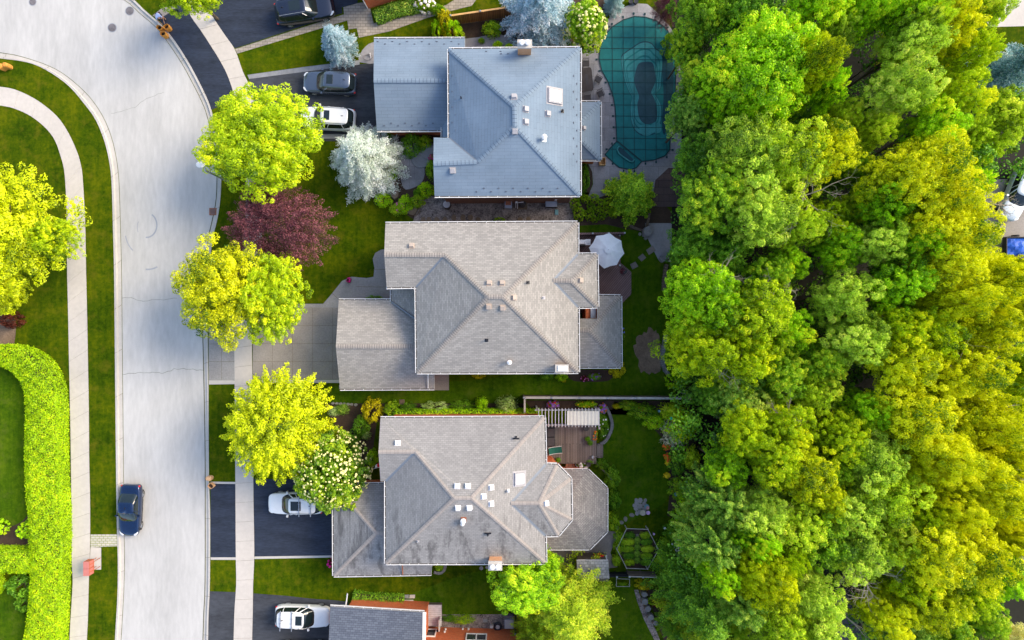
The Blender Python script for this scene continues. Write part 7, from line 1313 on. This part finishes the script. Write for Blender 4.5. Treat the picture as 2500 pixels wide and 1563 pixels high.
# deck, pergola and furniture of the weathered roof house
deck([(1322,1036),(1456,1036),(1456,1132),(1322,1132)], .5, 'wood_grey', 'weathered plank deck with a pergola')
deck([(1457,1084),(1472,1084),(1472,1118),(1457,1118)], .3, 'wood_grey', 'small plank step right of the weathered deck')
ph = 2.6; c = P(1387,1020,ph); rt = empty('pergola', (c.x, c.y, 0), 'grey slatted pergola over the deck corner', 'pergola'); q = lambda x, y, z=ph: P(x, y, z)-Vector((c.x, c.y, 0))
for y in (1001.5, 1038): g = MB(); a, b = q(1306, y), q(1466, y); g.box(((a.x+b.x)/2, a.y, ph-.20), (b.x-a.x, .07, .19)); g.build('beam', M['pergola'], parent=rt)
for i in range(19):
    x = 1315+i*8.15; a, b = q(x, 996.5), q(x, 1042.5); g = MB(); g.box((a.x, (a.y+b.y)/2, ph-.005), (.055, a.y-b.y, .14)); g.build('rafter', M['pergola'], parent=rt)
for x in (1312, 1461):
    for y in (1002, 1038): g = MB(); p_ = q(x, y); g.box((p_.x, p_.y, 0), (.13, .13, ph-.2)); g.build('post', M['pergola'], parent=rt)
g = MB(); nx = 18; zf = lambda t: ph-.12-.08*abs(math.sin(t*math.pi*9))
pts = [(q(1384+(1463-1384)*i/nx, 1003), q(1384+(1463-1384)*i/nx, 1037)) for i in range(nx+1)]
for i in range(nx): a, b = pts[i]; d, e = pts[i+1]; zz = [ph+.19-.035*(k % 2) for k in (i, i+1)]; g.face([Vector((b.x, b.y, zz[0])), Vector((e.x, e.y, zz[1])), Vector((d.x, d.y, zz[1])), Vector((a.x, a.y, zz[0]))])
cp = empty('shade_canopy', (c.x, c.y, 0), 'cream canvas shade stretched between the pergola rafters', 'canopy'); g.build('canvas', M['offwhite'], parent=cp)
for k, x in enumerate((1384.5, 1462.5)): g = MB(); a = q(x, 1003); b = q(x, 1037); g.tube(a+Vector((0, 0, .17)), b+Vector((0, 0, .17)), .02); g.build('canopy_rod', M['steel'], parent=cp)
c = P(1343,1067,.8); rt = empty('outdoor_sofa', (c.x, c.y, .5), 'black outdoor sofa with two cushions against the weathered house wall', 'sofa'); g = MB(); g.box((0, 0, 0), (.8, 1.6, .3)); g.box((-.35, 0, .3), (.12, 1.6, .35)); g.build('frame', M['black'], parent=rt)
for sy in (-1, 1): g = MB(); g.box((.05, .39*sy, .3), (.66, .74, .14), top=.92); g.build('cushion', M['furn'], parent=rt)
c = P(1355,1099,.7); rt = empty('lounge_chair', (c.x, c.y, .5), 'green sling lounge chair on the weathered deck', 'chair', rz=.12); g = MB(); [g.face([Vector((-.55+.28*i, -.27, z0)), Vector((-.55+.28*(i+1), -.27, z1)), Vector((-.55+.28*(i+1), .27, z1)), Vector((-.55+.28*i, .27, z0))]) for i, (z0, z1) in enumerate(((.55, .38), (.38, .32), (.32, .33), (.33, .38)))]; g.build('sling', M['green_fab'], parent=rt)
g = MB(); [g.tube((-.56, .29*s, .56), (-.2, .29*s, .33), .02) or g.tube((-.2, .29*s, .33), (.58, .29*s, .38), .02) for s in (1, -1)]; g.build('frame', M['vent_white'], parent=rt)
for sx in (-.4, .4):
    for s in (1, -1): g = MB(); g.tube((sx, .28*s, 0), (sx, .28*s, .36), .018); g.build('leg', M['vent_white'], parent=rt)
c = P(1392,1139,.5); rt = empty('fire_basket', (c.x, c.y, .1), 'round rust brown basket at the foot of the weathered deck', 'fire pit'); g = MB(); g.lathe((0, 0, 0), [(.26, 0), (.38, .3), (.38, .34), (.33, .32), (.2, .2)], 20); g.build('bowl', M['rust'], parent=rt, smooth=True); g = MB(); [g.tube((-.33, y, .36), (.33, y, .36), .008) for y in np.linspace(-.2, .2, 5)]; g.build('grate', M['iron'], parent=rt)
for i, (x, y, lb, r_) in enumerate(((1435,1072,'dark planter pot left of its twin on the deck edge',.2),(1441,1082,'dark planter pot right of its twin on the deck edge',.2),(1431,1046,'black kettle grill under the edge of the pergola',.26),(1448,1117,'pale watering can at the deck corner',.13),(1363,1123,'square planter against the house wall on the deck',.2),(1437,1135,'round basket chair frame beside the daisies',.2))):
    c = P(x, y, .9); rt = empty('planter_pot' if i not in (2, 3) else ('kettle_grill' if i == 2 else 'watering_can'), (c.x, c.y, .5), lb, 'pot' if i not in (2, 3) else ('grill' if i == 2 else 'watering can')); g = MB(); g.lathe((0, 0, 0), [(r_*.7, 0), (r_, .35), (r_*.85, .36), (r_*.3, .30)], 14); g.build('pot', M['furn' if i != 3 else 'steel'], parent=rt, smooth=True)
    if i in (0, 1, 4): 
        k = PR['bush2']; o_ = bpy.data.objects.new('plant', k['c']); col.objects.link(o_); o_.parent = rt; o_.location = (0, 0, .3); o_.scale = (.26, .26, .35); o_.material_slots[0].link = 'OBJECT'; o_.material_slots[0].material = L['deep']
    if i == 2: [g2.build('leg', M['iron'], parent=rt) for g2 in [MB() for _ in range(3)] if not g2.tube((0, 0, .1), (.2*math.cos(id(g2) % 7), .2*math.sin(id(g2) % 7), 0), .02)]
    if i == 3: g = MB(); g.tube((.1, 0, .15), (.32, .05, .32), .02); g.build('spout', M['steel'], parent=rt)
# tilted flag by the weathered gable
c = P(918,1142,2.4); rt = empty('flag', (c.x, c.y, 0), 'red and white flag on a short pole at the weathered gable', 'flag'); g = MB(); g.tube((0, 0, 0), (0, 0, 2.2), .025); g.tube((.3, .0, 2.2), (-.35, -.12, 2.45), .018); g.build('flag_pole', M['white'], parent=rt)
g = MB(); g.face([Vector((.25, 0, 2.2)), Vector((.15, .28, 2.0)), Vector((.0, .22, 2.0)), Vector((.08, 0, 2.27))], m=0); g.face([Vector((.08, 0, 2.27)), Vector((.0, .22, 2.0)), Vector((-.14, .12, 2.05)), Vector((-.1, -.04, 2.33))], m=1); g.build('flag_cloth', [M['f_red'], M['vent_white']], parent=rt)
# vegetable garden
rt = empty('hexagonal_fence', P(1556,1340), 'hexagonal pale timber frame fence round the vegetable bed', 'garden frame'); hp = [P(x, y, .9)-P(1556,1340) for x, y in ((1530,1291),(1582,1293),(1608,1343),(1581,1390),(1530,1388),(1506,1341))]
for a, b in zip(hp, hp[1:]+hp[:1]):
    g = MB(); d = b-a; g.box(Vector(((a.x+b.x)/2, (a.y+b.y)/2, .84)), (d.length-.1, .045, .04), rz=math.atan2(d.y, d.x)); g.build('rail', M['wood_pale'], parent=rt); g = MB(); g.box((a.x, a.y, 0), (.08, .08, .92)); g.build('post', M['wood_pale'], parent=rt)
k = 0
for y in (1308,1324,1341,1358,1374):
    for x0, x1, m in ((1518,1547,'mid'), (1566,1595,'mid')):
        sh_ = abs(y-1341)*.35; leafy('vegetable_row', 'bush2', (x0+x1)/2+(sh_*.4 if x0 < 1550 else -sh_*.4), y, 20-sh_*.35, .50, ('deep', 'mid', 'olive')[k % 3], ('left' if x0 < 1550 else 'right')+' hand row of leafy vegetables, '+{1308:'topmost',1324:'second from the top',1341:'in the middle',1358:'second from the bottom',1374:'bottommost'}[y]+' in the hexagon bed', 'vegetables', 'vegetable rows in the hexagonal bed', rpy=10.5, zc=.5, part='foliage', trunk='stems'); k += 1
for i, y in enumerate((1320,1336,1352,1368)): leafy('cabbage_plant', 'bush2', 1556, y, 9, .6, 'bluegreen', ['topmost','second','third','lowest'][i]+' bluish leafy plant of the centre line in the hexagon bed', 'vegetables', 'bluish plants down the middle of the hexagonal bed', rpy=11, zc=.5, part='foliage', trunk='stems')
stone(1556,1309,4,6,.05,'flag','small square stone at the top of the hexagon bed','paver','paver',sq=True)
rt = empty('wire_planter', P(1521,1426), 'small wire planter rack below the dark fence', 'planter'); g = MB(); hp = [P(x, y, .5)-P(1521,1426) for x, y in ((1505,1413),(1537,1414),(1537,1432),(1505,1432))]
for a, b in zip(hp, hp[1:]+hp[:1]): g.tube(a, b, .018, n=5); g.tube(a, Vector((a.x, a.y, 0)), .018, n=5)
g.build('frame', M['pergola'], parent=rt); shrub(1521,1426,12,.35,'mid','greens growing in the wire planter rack','bush2',rpy=5)
# shed with shelf
h = House('garden_shed', 'small shingled shed with mixed grey tiles beside the conifer', (1447, 1395), 'shed')
zs = 2.1; V = dict(a=(1408,1368,zs+.55), b=(1485,1368,zs+.55), c=(1488,1413,zs), d=(1410,1413,zs)); g = MB(); g.prism([P(x, y, zs) for x, y in ((1412,1371),(1482,1371),(1484,1410),(1413,1410))], 0, zs-.18); h.add(g, 'wall', M['wood_dark'])
h.roof(V, ['a b c d'], ['d c'], 'sh_shed', None, gut=False, rakes=['a b','b c','a d'])
c = P(1445,1361,.5); rt = empty('potting_shelf', (c.x, c.y, 0), 'dark potting shelf behind the shingled shed', 'shelf'); g = MB(); g.box((0, 0, .45), (2.6, .35, .05)); g.build('shelf', M['pergola'], parent=rt); 
for x in (-1.2, 0, 1.2): g = MB(); g.box((x, 0, 0), (.06, .3, .45)); g.build('leg', M['wood_dark'], parent=rt)
g = MB(); g.box((-.75, 0, .5), (.7, .28, .12), top=.8); g.build('tray', M['rose_g'], parent=rt)
# round step stones before the blue roofed house
for x, y, r_, hh, lb in ((1028,386,24,.16,'lower round stone step of the blue roofed house'), (1046,370,19,.30,'upper round stone step of the blue roofed house')):
    c = P(x, y, hh); g = MB(); g.lathe((c.x, c.y, 0), [(PX(r_), .01), (PX(r_), hh-.03), (PX(r_)*.97, hh)], 28); g.build('round_step', M['flag_grey'], org=(c.x, c.y, 0), label=lb, cat='step')
# things along the red brick house
c = P(1057,1503,.55); rt = empty('wooden_landing', (c.x, c.y, 0), 'grey plank side landing beside the red brick house', 'landing'); g = MB(); g.box((0, 0, .0), (1.42, 1.75, .5)); g.build('frame', M['wood_dark'], parent=rt); g = MB(); g.box((0, 0, .5), (1.46, 1.8, .04)); g.build('boards', M['planks'] if 'planks' in M else M['pergola'], parent=rt); g = MB(); g.box((.6, -.55, .54), (.07, 1.0, .75)); g.build('rail', M['pergola'], parent=rt)
for i in range(10): g = MB(); g.box((0, -.81+i*.18, .545), (1.44, .012, .003)); g.build('board_gap', M['joint'], parent=rt)
c = P(1243,1522,.8); rt = empty('air_conditioner', (c.x, c.y, 0), 'tall grey air conditioner box along the red brick wall', 'air conditioner'); g = MB(); g.box((0, -.1, 0), (.80, .80, .75), top=.96); g.build('casing', M['ac'], parent=rt); g = MB(); g.box((0, -.1, .75), (.74, .74, .03)); g.build('top_panel', M['vent_grey'], parent=rt); g = MB(); g.box((0, .42, .1), (.74, .22, .5)); [g.box((0, .54, .15+.06*i), (.7, .02, .03)) for i in range(7)]; g.build('louvre', M['iron'], parent=rt)
c = P(1215,1532,.4); rt = empty('hose_reel', (c.x, c.y, 0), 'round black hose reel left of the tall grey air conditioner', 'hose reel'); g = MB(); [g.lathe((0, 0, .1+.06*i), [(.30, 0), (.36, .03), (.30, .06), (.2, .06)], 20) for i in range(4)]; g.build('hose', M['black'], parent=rt, smooth=True); g = MB(); g.lathe((0, 0, .0), [(.18, 0), (.18, .36), (.05, .38)], 12); g.build('drum', M['vent_grey'], parent=rt)
c = P(1200,1531,.7); rt = empty('gas_meter', (c.x, c.y, 0), 'small grey gas meter on the red brick wall', 'meter'); g = MB(); g.box((0, 0, .4), (.3, .22, .32), top=.9); g.build('meter', M['vent_grey'], parent=rt); g = MB(); g.tube((-.1, 0, 0), (-.1, 0, .4), .025); g.build('pipe', M['vent_grey'], parent=rt)
fence((1258,1478),(1258,1548),1.2,1,'black','black','thin black fence panel right of the grey air conditioner', capw=.05)
# garden hose by the blue garage
c = P(898,142); rt = empty('garden_hose', c, 'coiled pale hose and white pole at the corner of the blue roofed garage', 'hose'); g = MB(); pts = [Vector((.24*math.cos(a)*(1+.02*i), .24*math.sin(a), .04+.004*i)) for i, a in enumerate(np.linspace(0, 14, 50))]; [g.tube(a, b, .014, n=4, cap=False) for a, b in zip(pts, pts[1:])]; g.build('coil', M['iron'], parent=rt); g = MB(); g.tube((.2, .4, .1), (.42, -.3, .7), .025); g.build('pole', M['vent_white'], parent=rt)
# window wells / wall details on lower side of the blue house
rt = empty('potted_shrub', P(1240,22), 'two dark pots at the top of the pool patio', 'pot'); rt.location = P(1545,8)
for dx in (-.22, .22): g = MB(); g.lathe((dx, 0, 0), [(.15, 0), (.2, .35), (.16, .34)], 12); g.build('pot', M['black'], parent=rt)
